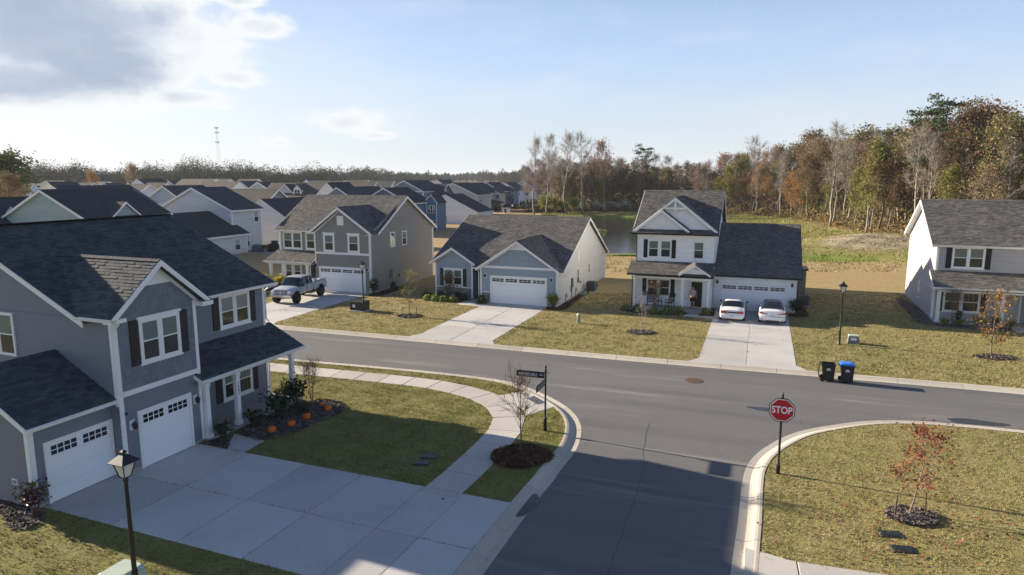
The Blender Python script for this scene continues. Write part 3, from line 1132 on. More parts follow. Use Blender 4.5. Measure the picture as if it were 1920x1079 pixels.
    def post(s, x, y, z0, z1, w=0.2, base=True):
        p = MB()
        p.bbox(x - w / 2, x + w / 2, y - w / 2, y + w / 2, z0, z1, s.tr, 0.012)
        if base:
            p.bbox(x - w / 2 - 0.03, x + w / 2 + 0.03, y - w / 2 - 0.03, y + w / 2 + 0.03, z0, z0 + 0.18, s.tr, 0.01)
            p.bbox(x - w / 2 - 0.03, x + w / 2 + 0.03, y - w / 2 - 0.03, y + w / 2 + 0.03, z1 - 0.16, z1 - 0.002, s.tr, 0.01)
        return p.build("porch_post", s.root)

    def lamp(s, F, sx, z):
        m_ = MB()
        m_.fbox(F, sx - 0.11, sx + 0.11, z - 0.16, z + 0.2, 0.0, 0.03, s.tr)
        o = m_.build("wall_lamp", s.root)
        l = MB()
        c = F(sx, 0.14, z)
        l.lathe([(0.03, -0.12), (0.07, -0.10), (0.085, 0.05), (0.11, 0.06), (0.03, 0.15), (0.015, 0.2)], 8, M["black"], c)
        l.beam(F(sx - 0.015, 0.03, z + 0.0), F(sx - 0.015, 0.14, z + 0.16), F(0.03, 0, 0) - F(0, 0, 0), (0, 0, 0.025), M["black"])
        l.build("lantern", o)

    def stone_band(s, F, a, b, z0, z1):
        """ledge stones one by one, proud of the wall by uneven amounts; joined as one part"""
        mb = MB()
        mb.fbox(F, a, b, z0, z1, -0.01, 0.012, M["foundation"])
        z = z0
        while z < z1 - 0.03:
            h = min(random.uniform(0.07, 0.15), z1 - z)
            x = a
            while x < b - 0.01:
                w = min(random.uniform(0.15, 0.42), b - x)
                mb.fbox(F, x + 0.006, x + w - 0.006, z + 0.005, z + h - 0.005, 0.012, random.uniform(0.03, 0.075), M["stone"])
                x += w
            z += h
        o = mb.build("ledge_stone_facing", s.root)
        o["kind"] = "stuff"
        c = MB()
        c.fbox(F, a - 0.0, b + 0.0, z1 + 0.002, z1 + 0.07, -0.01, 0.09, s.tr)
        c.build("stone_cap", s.root)

    def finish(s):
        res = {}
        if s.wall.f:
            res["wall"] = s.wall.build("wall", s.root)
        if s.trim.f:
            s.trim.build("soffit", s.root)
        if s.roofm.f:
            r_ = res["roof"] = s.roofm.build("roof", s.root)
            if s.tabs:
                o = inst(tabs_mesh(s.tabs, 0.15, s.sh, "shingles"), "shingles", r_)
                o["kind"] = "stuff"
            if s.caps.f:
                s.caps.build("ridge_cap", r_)["kind"] = "stuff"
        return res


# ================================================================== SETTING
def V2(L):
    return [Vector((a, b)) for a, b in L]


ROAD_Z = -0.10
near_left = cr_curve(V2([(-52, 53.2), (-32, 46.1), (-14.78, 40.1), (-8.02, 38.0), (-4.8, 37.0), (-1.75, 35.85), (0.2, 34.7), (1.65, 32.8), (2.5, 31.2), (2.9, 29.9), (3.02, 28.5), (2.83, 26.9), (2.45, 25.5), (1.9, 24.2), (1.42, 22.9), (0.71, 21.2), (-0.8, 17.2), (-3.8, 9.3), (-9.8, -6.5)]), 0.5)
far_edge = cr_curve(V2([(-56, 61.6), (-34, 53.8), (-17.6, 47.9), (-9.42, 45.0), (-0.67, 41.8), (5.42, 39.6), (11.04, 37.7), (16.59, 35.9), (20.76, 34.5), (25.62, 32.8), (42, 26.6), (64, 18.2)]), 0.5)
right_edge = cr_curve(V2([(64, 11.2), (42, 20.2), (27, 26.1), (22.0, 27.95), (19.73, 28.7), (18.0, 29.1), (16.21, 29.15), (14.5, 28.75), (12.5, 27.95), (11.14, 27.0), (9.7, 25.55), (8.8, 24.2), (8.17, 22.8), (7.18, 20.2), (5.95, 17.1), (3.0, 9.4), (-3.0, -6.5)]), 0.5)
CW = 0.70
nl_back = offset_line(near_left, -CW)
far_back = offset_line(far_edge, CW)
rt_back = offset_line(right_edge, CW)

# ---- ground sheet out to the horizon
xs = np.concatenate([[-9000, -4000, -1800, -900, -500, -300, -200, -140, -100, -80], np.arange(-64, 116, 1.0), [130, 160, 220, 300, 500, 900, 1800, 4000, 9000]])
ys = np.concatenate([[-400, -120, -40], np.arange(-14, 60, 3.0), np.arange(60, 232, 1.0), [245, 270, 310, 380, 500, 700, 1000, 1800, 4000, 9000]])
X, Y = np.meshgrid(xs, ys)
Z = ground_z(X, Y)
gv = np.stack([X, Y, Z], -1).reshape(-1, 3)
nx, ny = len(xs), len(ys)
ii = (np.arange(ny - 1)[:, None] * nx + np.arange(nx - 1)[None, :]).ravel()
gf = np.stack([ii, ii + 1, ii + nx + 1, ii + nx], 1)
gme = np_mesh("ground", gv, gf, M["ground"])
zc = np.ones((len(gv), 4), np.float32)
gx, gy = gv[:, 0], gv[:, 1]


def zone(mask, col):
    mask = np.clip(mask, 0, 1)[:, None]
    zc[:, :3] = zc[:, :3] * (1 - mask) + np.array(col)[None] * mask


wob = 1.5 * np.sin(gx * 0.7) + 1.2 * np.sin(gx * 0.23 + gy * 0.31) + 0.8 * np.sin(gy * 0.9)
zone(sstep(60, 68, gy), (1.42, 1.26, 1.42))
zone(sstep(84.5, 87.0, gy + 0.3 * wob) * sstep(20, 30, gx), (1.0, 1.1, 0.8))
zone(sstep(150, 160, gy) * (gx > 8), (0.72, 0.90, 0.55))
pd = seg_dist(gx, gy, POND)
zone((1 - sstep(1.5, 5.0, pd + 0.3 * wob)) * (gy > 100), (0.50, 0.85, 0.42))
zone(np.exp(-(((gx - 42) / 5.5) ** 2 + ((gy - 90) / 4.5) ** 4)) * 1.3, (0.75, 1.12, 0.5))
zone(sstep(0.35, 0.6, np.exp(-(((gx - 54.5 - wob * 0.3) / 9.0) ** 2 + ((gy - 102) / 7.0) ** 2))), (1.5, 1.5, 2.2))
zone(sstep(0.4, 0.7, np.exp(-(((gx - 45) / 6.0) ** 2 + ((gy - 110 - wob * 0.3) / 3.0) ** 2))), (1.35, 1.3, 1.9))
zone(sstep(0, 3.0, (gx - 61.5 - (gy - 106) * 0.05) + wob * 0.4) * sstep(88, 100, gy), (0.75, 0.55, 0.62))
zone(sstep(204, 210, gy + wob), (0.6, 0.5, 0.6))
ca = gme.color_attributes.new("zone", "FLOAT_COLOR", "POINT")
ca.data.foreach_set("color", zc.ravel())
gme.polygons.foreach_set("use_smooth", [True] * len(gme.polygons))
tag(inst(gme, "ground"), kind="structure")

mb = MB()
mb.poly([(x, y, WATER_Z) for x, y in [(5, 85), (55, 85), (55, 200), (5, 200)]], M["water"])
tag(mb.build("pond"), kind="structure")
# grassy spit in the pond
mb = MB()
sp = [(12.2, 97.4), (15, 98.6), (19, 98.9), (24, 98.2), (26, 98.9), (22, 99.8), (16, 100.0), (12.2, 99.4)]
mb.slab([(x, y, -0.60) for x, y in sp], (0, 0, -0.6), M["ground"])
o = mb.build("pond_spit")
a_ = o.data.color_attributes.new("zone", "FLOAT_COLOR", "POINT")
a_.data.foreach_set("color", np.tile(np.array([0.9, 1.2, 0.7, 1], np.float32), len(o.data.vertices)))
tag(o, kind="structure")

# ---- lawns
def flat_poly(name, pts, z, mat, skirt=0.0):
    me = bpy.data.meshes.new(name)
    P = [Vector((p[0], p[1], 0)) for p in pts]
    tris = tessellate_polygon([P])
    v = [(p.x, p.y, z) for p in P]
    f = [tuple(t) for t in tris]
    if skirt:
        n = len(v)
        v += [(p.x, p.y, z - skirt) for p in P]
        f += [(i, (i + 1) % n, n + (i + 1) % n, n + i) for i in range(n)]
    me.from_pydata(v, [], f)
    me.materials.append(mat)
    me.update()
    return me


LAWN1 = [tuple(p) for p in nl_back] + [(-70, -9), (-70, 60)]
LAWN2 = [tuple(p) for p in rt_back] + [(70, -9)]
LAWN3 = [tuple(p) for p in far_back] + [(95, 15), (95, 76), (-72, 76), (-72, 68)]
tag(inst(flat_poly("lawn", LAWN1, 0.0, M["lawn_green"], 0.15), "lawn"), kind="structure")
tag(inst(flat_poly("lawn", LAWN2, 0.0, M["lawn"], 0.15), "lawn"), kind="structure")
tag(inst(flat_poly("lawn", LAWN3, 0.0, M["lawn"], 0.15), "lawn"), kind="structure")

# ---- road
road = [tuple(p) for p in far_edge] + [tuple(p) for p in right_edge] + [(-9.8, -6.5)][:0] + [tuple(p) for p in reversed(near_left)]
ro = inst(flat_poly("road", road, ROAD_Z, M["asphalt"]), "road")
tag(ro, kind="structure")


def ribbon(pts, w, z, mat, name, parent=None, jitter=0.0, r=random):
    mb = MB()
    P = [Vector((p[0], p[1])) for p in pts]
    out = []
    for i, p in enumerate(P):
        t = (P[min(i + 1, len(P) - 1)] - P[max(i - 1, 0)]).normalized()
        nrm = Vector((-t.y, t.x))
        j = r.uniform(-jitter, jitter)
        ww = w * r.uniform(0.6, 1.3)
        out.append((p + nrm * (j + ww / 2), p + nrm * (j - ww / 2)))
    for (a, b), (c, d) in zip(out, out[1:]):
        mb.poly([(a.x, a.y, z), (b.x, b.y, z), (d.x, d.y, z), (c.x, c.y, z)], mat)
    return mb.build(name, parent)


# sealed seams and cracks in the asphalt (as seen in the junction)
for pts in ([(6.1, 28.9), (5.6, 27.2), (5.2, 25.6), (5.0, 24.3)], [(-14, 43.4), (-2, 39.4), (5, 36.9)], [(5.0, 24.3), (4.1, 21.5), (2.9, 18.0), (1.4, 13.6)]):
    ribbon(cr_curve(V2(pts), 0.25), 0.025, ROAD_Z + 0.004, M["crack"], "road_seam", ro, 0.03)
for (cx, cy, rx, ry, a) in ((0.55, 21.25, 0.28, 0.85, -22), (20.6, 28.95, 1.2, 0.36, -17), (12.0, 30.6, 0.9, 0.30, -19)):
    pl = []
    for k in range(26):
        t = 2 * math.pi * k / 26
        q = 1 + 0.12 * math.sin(3 * t + cx) + 0.07 * math.sin(5 * t)
        x, y = rx * q * math.cos(t), ry * q * math.sin(t)
        pl.append((cx + x * math.cos(D2R(a)) - y * math.sin(D2R(a)), cy + x * math.sin(D2R(a)) + y * math.cos(D2R(a)), ROAD_Z + 0.008))
    mb = MB()
    mb.poly(pl, M["wet"])
    tag(mb.build("puddle"), kind="structure")


# ---- valley kerbs, cast in lengths with open joints
def kerb(line, side):
    root = tag(thing("kerb", None, None), kind="structure")
    prof = [(0.0, -0.093), (0.26, -0.108), (0.44, -0.045), (0.53, 0.006), (0.62, 0.022), (0.70, 0.018), (0.70, -0.16), (0.0, -0.16)]
    N = len(line)
    k = 0
    while k < N - 1:
        e = min(k + 6, N - 1)
        mb = MB()
        rings = []
        for i in range(k, e + 1):
            p = line[i]
            t = (line[min(i + 1, N - 1)] - line[max(i - 1, 0)]).normalized()
            nrm = Vector((-t.y, t.x)) * side
            if i == k:
                p = p + t * 0.012
            if i == e:
                p = p - t * 0.012
            rings.append([(p.x + nrm.x * d, p.y + nrm.y * d, z) for d, z in prof])
        L = len(prof)
        vs = [q for r_ in rings for q in r_]
        fs = [(i * L + j, i * L + (j + 1) % L, (i + 1) * L + (j + 1) % L, (i + 1) * L + j) for i in range(len(rings) - 1) for j in range(L)]
        fs += [tuple(range(L)), tuple(reversed(range((len(rings) - 1) * L, len(rings) * L)))]
        mb.mesh_faces(vs, fs, M["conc_curb"])
        # stay clear of what the camera cannot see
        mb.build("kerb_segment", root)
        k = e
    return root


kerb(near_left, -1)
kerb(far_edge, 1)
kerb(right_edge, 1)

# ---- pavements: every flag its own piece
def chamfer_slab(mb, quad, z1, th, mat, c=0.012):
    """slab with eased top edges from a ground polygon"""
    n = len(quad)
    P = [Vector((q[0], q[1])) for q in quad]
    cen = sum(P, Vector((0, 0))) / n
    ins = [p + (cen - p).normalized() * c * 1.6 for p in P]
    v = [(p.x, p.y, z1 - th) for p in P] + [(p.x, p.y, z1 - c) for p in P] + [(p.x, p.y, z1) for p in ins]
    f = [tuple(reversed(range(n))), tuple(range(2 * n, 3 * n))]
    for k in range(2):
        f += [(k * n + i, k * n + (i + 1) % n, (k + 1) * n + (i + 1) % n, (k + 1) * n + i) for i in range(n)]
    mb.mesh_faces(v, f, mat)


swL = cr_curve(V2([(-40, 45.8), (-24, 40.2), (-13.49, 36.65), (-11.1, 35.85), (-6.86, 34.5), (-4.33, 33.55), (-2.37, 32.2), (-1.32, 30.9), (-0.85, 29.4), (-0.93, 28.1), (-1.31, 26.8), (-2.17, 24.4), (-3.18, 22.0)]), 1.45)
sw = tag(thing("sidewalk", None, None), kind="structure")
SW_POLYS = []
swR = offset_line(swL, 1.42)
for i in range(len(swL) - 1):
    a, b, c, d = swL[i], swL[i + 1], swR[i + 1], swR[i]
    g1 = (b - a).normalized() * 0.012
    g2 = (c - d).normalized() * 0.012
    q = [a + g1, b - g1, c - g2, d + g2]
    mb = MB()
    chamfer_slab(mb, q, 0.014 + random.uniform(-0.003, 0.003), 0.12, M["conc_walk"])
    mb.build("paving_slab", sw)
SW_POLYS.append([tuple(p) for p in swL] + [tuple(p) for p in reversed(swR)])
ramp = [(-0.75, 32.35), (0.62, 33.05), (1.55, 31.75), (2.05, 30.75), (1.15, 29.95), (0.62, 29.5), (0.55, 30.2), (0.0, 31.3)]
mb = MB()
chamfer_slab(mb, ramp, 0.011, 0.12, M["conc_walk"])
mb.build("ramp_slab", sw)
SW_POLYS.append(ramp)
mb = MB()
tp = [Vector(p) for p in [(0.72, 31.92), (1.08, 32.28), (1.62, 31.30), (1.22, 30.98)]]
mb.slab([(p.x, p.y, 0.012) for p in tp], (0, 0, 0.006), M["tactile"])
for i in range(7):
    for j in range(5):
        u, v = (i + 0.5) / 7, (j + 0.5) / 5
        p = tp[0].lerp(tp[3], u).lerp(tp[1].lerp(tp[2], u), v)
        mb.lathe([(0.03, 0.0), (0.018, 0.008)], 6, M["tactile"], (p.x, p.y, 0.018))
mb.build("tactile_plate", sw)
for q in ([(6.78, 18.42), (7.98, 17.68), (7.35, 15.6), (5.9, 15.9)], [(8.01, 17.66), (10.4, 16.98), (13.4, 16.0), (13.0, 14.5), (9.8, 15.4), (7.38, 15.58)]):
    mb = MB()
    chamfer_slab(mb, q, 0.014, 0.12, M["conc_walk"])
    mb.build("paving_slab", sw)
    SW_POLYS.append(q)

# ---- house frames used below (ground corner, rotation)
R1 = D2R(90 - 21.7)
H1C, H2C, H3C, H4C, H5C = (-13.93, 23.23), (-12.9, 61.88), (3.73, 55.18), (10.33, 56.14), (31.71, 50.68)
R20, R21 = D2R(-20), D2R(-21)


def loc2(C, rz, u, v):
    return (C[0] + u * math.cos(rz) - v * math.sin(rz), C[1] + u * math.sin(rz) + v * math.cos(rz))


def drive(label, C, rz, ulines, vlines, end=None, flare=0.45, mat=None):
    """driveway cast in slabs; END(u) gives the v at which it meets the kerb"""
    root = tag(thing("driveway", None, None), kind="structure")
    outline = []
    for i in range(len(ulines) - 1):
        u0, u1 = ulines[i], ulines[i + 1]
        for j in range(len(vlines) - 1 + (1 if end else 0)):
            v0 = vlines[j]
            g = 0.013
            if j < len(vlines) - 1:
                v1 = vlines[j + 1]
                q = [(u0 + g, v0 - g), (u1 - g, v0 - g), (u1 - g, v1 + g), (u0 + g, v1 + g)]
            else:
                f0 = flare if i == 0 else 0.0
                f1 = flare if i == len(ulines) - 2 else 0.0
                e0, e1 = end(u0 - f0) + 0.02, end(u1 + f1) + 0.02
                q = [(u0 + g, v0 - g), (u1 - g, v0 - g)]
                if f1:
                    q.append((u1 - g, end(u1) + 0.9))
                q += [(u1 + f1 - g, e1), (u0 - f0 + g, e0)]
                if f0:
                    q.append((u0 + g, end(u0) + 0.9))
            q = [loc2(C, rz, a, b) for a, b in q]
            mb = MB()
            chamfer_slab(mb, q, 0.013 + random.uniform(-0.003, 0.003), 0.13, mat or M["conc_new"])
            mb.build("concrete_slab", root)
            SW_POLYS.append(q)
    e = (min(end(u) for u in ulines) + 1.2) if end else vlines[-1]
    jb = MB()
    jb.poly([(*loc2(C, rz, a, b), 0.006) for a, b in ((ulines[0] + .05, vlines[0] - .05), (ulines[-1] - .05, vlines[0] - .05), (ulines[-1] - .05, e + .05), (ulines[0] + .05, e + .05))], M["joint"])
    jb.build("joint_filler", root)
    return root


def meet(C, rz, line):
    pts = [(p.x, p.y) for p in line]

    def f(u):
        v = -2.0
        while v > -25:
            x, y = loc2(C, rz, u, v)
            k = min(range(len(pts)), key=lambda i: (pts[i][0] - x) ** 2 + (pts[i][1] - y) ** 2)
            a, b = pts[max(k - 1, 0)], pts[min(k + 1, len(pts) - 1)]
            cr = (b[0] - a[0]) * (y - a[1]) - (b[1] - a[1]) * (x - a[0])
            if cr < 0:
                return v
            v -= 0.03
        return v
    return f


drive("h2", H2C, R20, [-5.75, -2.9, -0.05], [-0.02, -3.1, -6.3, -9.4], meet(H2C, R20, far_back))
drive("h3", H3C, R20, [-6.2, -3.45, -0.75], [-0.02, -3.2, -6.4, -9.5], meet(H3C, R20, far_back))
drive("h4", H4C, R20, [6.45, 9.15, 11.85], [0.58, -2.6, -5.8, -9.0], meet(H4C, R20, far_back), 0.55)
def to_kerb(u):
    v = -12.2
    while v > -16:
        x, y = loc2(H1C, R1, u, v)
        if min((p.x - x) ** 2 + (p.y - y) ** 2 for p in near_left) < 0.70 ** 2:
            return v
        v -= 0.02
    return v


# the wide drive of the slate house, its pavement crossing and apron
drive("h1", H1C, R1, [-2.72, 0.15, 3.25], [0.43, -2.67, -5.37, -7.85, -10.42, -11.92], to_kerb, 0.0)
# entrance walks
def walk(C, rz, q, mat=None):
    q = [loc2(C, rz, a, b) for a, b in q]
    mb = MB()
    chamfer_slab(mb, q, 0.016, 0.12, mat or M["conc_new"])
    SW_POLYS.append(q)
    return tag(mb.build("path"), kind="structure")


walk(H1C, R1, [(3.28, -1.62), (4.62, -0.62), (4.50, -2.34), (3.28, -2.38)][:0] or [(3.27, -1.55), (3.9, -1.05), (4.62, -0.62), (4.48, -2.32), (3.27, -2.40)])
walk(H3C, R20, [(-8.3, 1.5), (-7.1, 1.5), (-7.0, -0.7), (-6.22, -0.7), (-6.22, -1.75), (-8.4, -1.55)])
walk(H4C, R20, [(4.25, -2.0), (5.35, -2.0), (5.35, -2.6), (6.43, -2.6), (6.43, -3.45), (4.25, -3.35)])
walk(H5C, R21, [(4.6, -1.6), (5.8, -1.6), (5.8, -2.2), (7.5, -2.2), (7.5, -3.3), (4.6, -3.1)])

# grit and dust lying along the gutters
n = 5200
gq = np.random.default_rng(77)
P_, = (np.array([(p.x, p.y) for p in near_left + far_edge + right_edge]),)
NR = np.array([(q.x, q.y) for q in nl_back + far_back + rt_back])
k = gq.integers(0, len(P_) - 1, n)
d_ = P_[k] - NR[k]
d_ /= np.linalg.norm(d_, axis=1)[:, None] + 1e-9
xy = P_[k] + d_ * (gq.gamma(1.2, .22, n) - .05)[:, None] + gq.normal(size=(n, 2)) * .22
v_, f_ = leaf_quads(np.concatenate([xy, np.full((n, 1), ROAD_Z + .012)], 1), gq.uniform(.015, .05, n), gq, .9, 1.3)
tag(inst(np_mesh("gutter_grit", v_, f_, M["grit"]), "gutter_grit"), kind="stuff")


# ================================================================== HOUSES
FP = []           # footprints kept free of grass


def footprint(C, rz, u0, u1, v0, v1):
    FP.append([loc2(C, rz, a, b) for a, b in ((u0, v0), (u1, v0), (u1, v1), (u0, v1))])


# ---------------------------------------------------------------- slate grey house, near left
h = House("house", "slate grey two storey house with three charcoal shingle roofs beside the wide concrete drive", (*H1C, 0), R1, M["sid_h1"], M["shingle_dark"])
F0, Fb, Fs, F3, F3s = front(0), front(1.5), left(0), front(0.45), left(-2.92)
todo = []
todo += h.boards(F0, [(0, 0.14), (3.62, 0.14), (3.62, 2.9), (0, 2.9)], 0.18)
todo += h.boards(Fb, [(3.62, 0.14), (9.15, 0.14), (9.15, 5.66), (3.62, 5.66)], 0.18)
todo += h.boards(Fs, [(0, 0.14), (13.8, 0.14), (13.8, 5.75), (7.5, 8.62), (1.3, 5.75), (0, 5.75)], 0.185)
todo += h.boards(F3, [(-2.92, 0.14), (0, 0.14), (0, 2.8), (-2.92, 2.8)], 0.18)
todo += h.boards(F3s, [(0.45, 0.14), (5.6, 0.14), (5.6, 2.9), (3.0, 4.25), (0.45, 2.9)], 0.185)
h.plain_wall(right(3.62), [(0, 0), (1.5, 0), (1.5, 6.0), (0, 6.0)])
h.plain_wall(right(9.15), [(1.5, 0), (13.8, 0), (13.8, 5.7), (7.5, 8.6), (1.5, 5.7)])
h.plain_wall(back(13.8), [(0, 0), (9.15, 0), (9.15, 5.7), (0, 5.7)])
h.plain_wall(F0, [(0, 2.9), (3.62, 2.9), (3.62, 6.05), (1.9, 7.48), (0, 6.0)])
# concrete footing
for F, a, b in ((F0, 0, 3.62), (Fb, 3.62, 9.15), (Fs, 0, 13.8), (F3, -2.92, 0), (F3s, 0.45, 5.6)):
    h.wall.fbox(F, a, b, -0.15, 0.14, -0.05, 0.006, M["foundation"])
# trim
h.corner(F0, 0.06, 0.1, 5.75, 0.16, d=0.05)
h.corner(Fs, 0.06, 2.6, 5.75, 0.14, d=0.05)
h.corner(F0, 3.56, 0.1, 5.85, 0.14, d=0.05)
h.corner(Fb, 9.09, 0.14, 5.6, 0.14, d=0.05)
h.corner(F3, -2.86, 0.1, 2.8, 0.15, d=0.05)
h.corner(F3s, 0.51, 0.1, 2.8, 0.13, d=0.05)
h.band(F0, 0.14, 3.49, 3.0, 0.19, 0.055)
tm = MB()
tm.slab([F0(1.02, 0.022, 6.74), F0(2.78, 0.022, 6.74), F0(1.9, 0.022, 7.48)], (0, 0.012, 0), M["trim"])
tm.build("gable_panel", h.root)
# eave return at the right of the front gable
rm = MB()
rm.box(3.64, 4.18, -0.42, 0.05, 5.62, 5.80, M["trim"])
rm.build("eave_return", h.root)
rm = MB()
rm.mesh_faces([(3.64, -0.43, 5.80), (4.2, -0.43, 5.80), (4.2, 0.0, 5.80), (3.64, 0.0, 6.02), (4.1, 0.0, 6.02)], [(0, 1, 4, 3), (1, 2, 4)], M["shingle_dark"])
rm.build("return_roof", h.root)
rm = MB()
rm.box(-0.34, 0.28, -0.40, 0.0, 5.66, 5.80, M["trim"])
rm.build("eave_return", h.root)
# roofs
h.roof([(-0.32, 1.0, 5.67), (9.45, 1.0, 5.67), (9.45, 7.5, 8.75), (-0.32, 7.5, 8.75)])
h.roof([(9.45, 14.0, 5.67), (-0.32, 14.0, 5.67), (-0.32, 7.5, 8.75), (9.45, 7.5, 8.75)], tabs=False)
h.roof([(-0.27, 1.36, 5.84), (-0.27, -0.36, 5.84), (1.9, -0.36, 7.66), (1.9, 5.2, 7.66)])
h.roof([(4.07, -0.36, 5.84), (4.07, 1.36, 5.84), (1.9, 5.2, 7.66), (1.9, -0.36, 7.66)])
h.roof([(3.32, -0.42, 2.66), (9.55, -0.42, 2.66), (9.55, 1.5, 3.60), (3.32, 1.5, 3.60)])
near_plane = [(-3.17, 0.08, 2.87), (0.0, 0.08, 2.87), (0.0, 3.0, 4.40), (-3.17, 3.0, 4.40)]
h.roof(near_plane, tabs=False)
h.roof([(0.0, 5.9, 2.87), (-3.17, 5.9, 2.87), (-3.17, 3.0, 4.40), (0.0, 3.0, 4.40)], tabs=False)
h.cap((1.9, -0.36, 7.66), (1.9, 5.2, 7.66))
h.cap((-3.17, 3.0, 4.41), (0, 3.0, 4.41))
# barge boards
for x0, x1 in ((-0.27, 1.9), (4.07, 1.9)):
    h.rake((x0, -0.36, 5.85), (x1, -0.36, 7.67), (0, -1, 0), 0.22, 0.04, drop=0.01)
    h.rake((x0 * 0.9 + 0.17, -0.02, 5.80), (x1, -0.02, 7.48), (0, -1, 0), 0.16, 0.03, drop=0.0)
    sf = MB()
    sf.mesh_faces([(x0, -0.34, 5.70), (x1, -0.34, 7.52), (x1, 0.0, 7.52), (x0, 0.0, 5.70)], [(0, 1, 2, 3)], M["trim"])
    sf.build("soffit", h.root)
h.rake((-0.32, 1.0, 5.66), (-0.32, 7.5, 8.74), (-1, 0, 0), 0.2, 0.035)
h.rake((9.45, 1.0, 5.66), (9.45, 7.5, 8.74), (1, 0, 0), 0.2, 0.035)
h.rake((3.32, -0.42, 2.65), (3.32, 0.0, 2.86), (-1, 0, 0), 0.16, 0.03)
h.rake((9.55, -0.42, 2.65), (9.55, 1.5, 3.59), (1, 0, 0), 0.16, 0.03)
h.rake((-3.17, 0.08, 2.86), (-3.17, 3.0, 4.39), (-1, 0, 0), 0.18, 0.035)
h.rake((-3.17, 5.9, 2.86), (-3.17, 3.0, 4.39), (-1, 0, 0), 0.18, 0.035)
h.gutter((4.07, 1.0, 5.66), (9.5, 1.0, 5.66), (0, -1, 0))
h.gutter((3.30, -0.42, 2.65), (9.6, -0.42, 2.65), (0, -1, 0))
h.gutter((-3.2, 0.08, 2.86), (-0.02, 0.08, 2.86), (0, -1, 0))
h.gutter((-0.27, 1.36, 5.83), (-0.27, -0.40, 5.83), (-1, 0, 0))
sf = MB()
sf.box(4.0, 9.4, 1.02, 1.5, 5.52, 5.55, M["trim"])
sf.box(3.66, 9.5, -0.4, 1.48, 2.50, 2.53, M["trim"])
sf.box(-3.1, 0, 0.1, 0.45, 2.72, 2.75, M["trim"])
sf.build("soffit", h.root)
h.downspout(F3, -2.99, 2.8, 0.05)
h.downspout(F0, 0.02, 5.7, 3.0, out=0.3)
h.downspout(Fb, 9.2, 2.6, 0.1, out=1.9)
h.downspout(Fb, 9.18, 5.6, 3.75, out=0.45)
rv = MB()
rv.box(-0.3, 9.43, 7.34, 7.66, 8.74, 8.80, M["shingle_cap"])  # vent slab near black: the ridge's shade is put into its colour
rv.build("ridge_vent", h.root)
pv = MB()
pv.tube([(6.9, 11.5, 7.0), (6.9, 11.5, 8.0)], 0.05, 8, M["black"])
pv.build("vent_pipe", h.root)
# porch
h.post(3.76, -0.12, 0.10, 2.42, 0.20)
pz = h.post(5.42, -0.12, 0.10, 2.42, 0.20)
h.post(8.95, -0.12, 0.10, 2.42, 0.20)
pm = MB()
pm.box(3.64, 9.1, -0.24, -0.02, 2.40, 2.50, M["trim"])
pm.build("porch_beam", h.root)
pm = MB()
chamfer_slab(pm, [(3.64, -0.34), (9.35, -0.34), (9.35, 1.49), (3.64, 1.49)], 0.10, 0.25, M["porch_conc"])
pm.build("porch_floor", h.root)
for i, ch in enumerate("1002"):
    text_obj(ch, 0.17, M["black"], pz, face_matrix((5.42, -0.2235, 1.95 - 0.15 * i), (1, 0, 0), (0, 0, 1)), "house_number", 0.002, bold=0.004)
# openings
h.window(front(-0.02), 1.0, 2.8, 3.92, 5.56, 2, shut=M["shutter"], head=0.10)
h.window(front(1.48), 6.3, 8.15, 3.98, 5.46, 2, shut=M["shutter"], head=0.08)
h.window(front(1.48), 6.2, 8.05, 0.66, 2.15, 2, shut=M["shutter"], grid=2)
h.window(left(-0.02), 5.15, 7.05, 3.95, 5.62, 2, casing=0.07, sill=False)
h.garage(front(-0.025), 0.74, 2.95, 0.03, 2.12, 2, lite=(4, 2), ww=0.46, wh=0.34)
h.garage(front(0.425), -2.40, -0.16, 0.03, 2.02, 2, lite=(4, 2), ww=0.46, wh=0.34)
h.lamp(front(-0.025), 0.40, 1.78)
h.lamp(front(-0.025), 3.28, 1.84)
dm = MB()
dm.fbox(Fb, 4.0, 5.0, 0.12, 2.3, 0.0, 0.05, M["trim"])
dm.fbox(Fb, 4.1, 4.9, 0.14, 2.2, 0.05, 0.06, M["door_dark"])
dm.build("front_door", h.root)
vm = MB()
vm.fbox(F3s, 1.15, 1.42, 0.75, 0.95, 0.0, 0.055, M["trim"])
vm.fbox(F3s, 1.2, 1.37, 0.79, 0.91, 0.055, 0.075, M["label_grey"])
vm.build("outlet_cover", h.root)
cm = MB()
cm.lathe([(0.03, 0), (0.045, 0.03), (0.045, 0.09), (0.02, 0.12)], 8, M["black"], (0.16, -0.10, 2.25))
cm.build("camera", h.root)
res = h.finish()
for mb, nm in todo:
    mb.build(nm, res["wall"])
# shakes in the front gable, one object each
zz, cnt = 3.11, 0
rr = random.Random(3)
gpoly = [(0.12, 3.1), (3.5, 3.1), (3.5, 6.1), (1.9, 7.46), (0.12, 5.98)]
shake_me = {}
while zz < 6.72:
    sp = span(gpoly, zz + 0.01)
    x = sp[0]
    while x < sp[1] - 0.03:
        w = min(rr.choice([0.14, 0.18, 0.22, 0.27, 0.32]), sp[1] - x)
        key = round(w, 2)
        if key not in shake_me:
            m_ = MB()
            m_.mesh_faces([(0.004, 0, 0), (w - 0.004, 0, 0), (w - 0.004, -0.022, 0), (0.004, -0.022, 0), (0.004, -0.006, 0.2), (w - 0.004, -0.006, 0.2)], [(0, 1, 2, 3), (3, 2, 5, 4), (0, 3, 4), (1, 5, 2)], M["shake_h1"])
            shake_me[key] = m_.mesh("shake")
        if not ((0.93 < x + w / 2 < 2.87 and 3.84 < zz + 0.1 < 5.62)):
            inst(shake_me[key], "shake", res["wall"], (x, -0.001, zz + rr.uniform(-0.012, 0.012)))
            cnt += 1
        x += w
    zz += 0.18
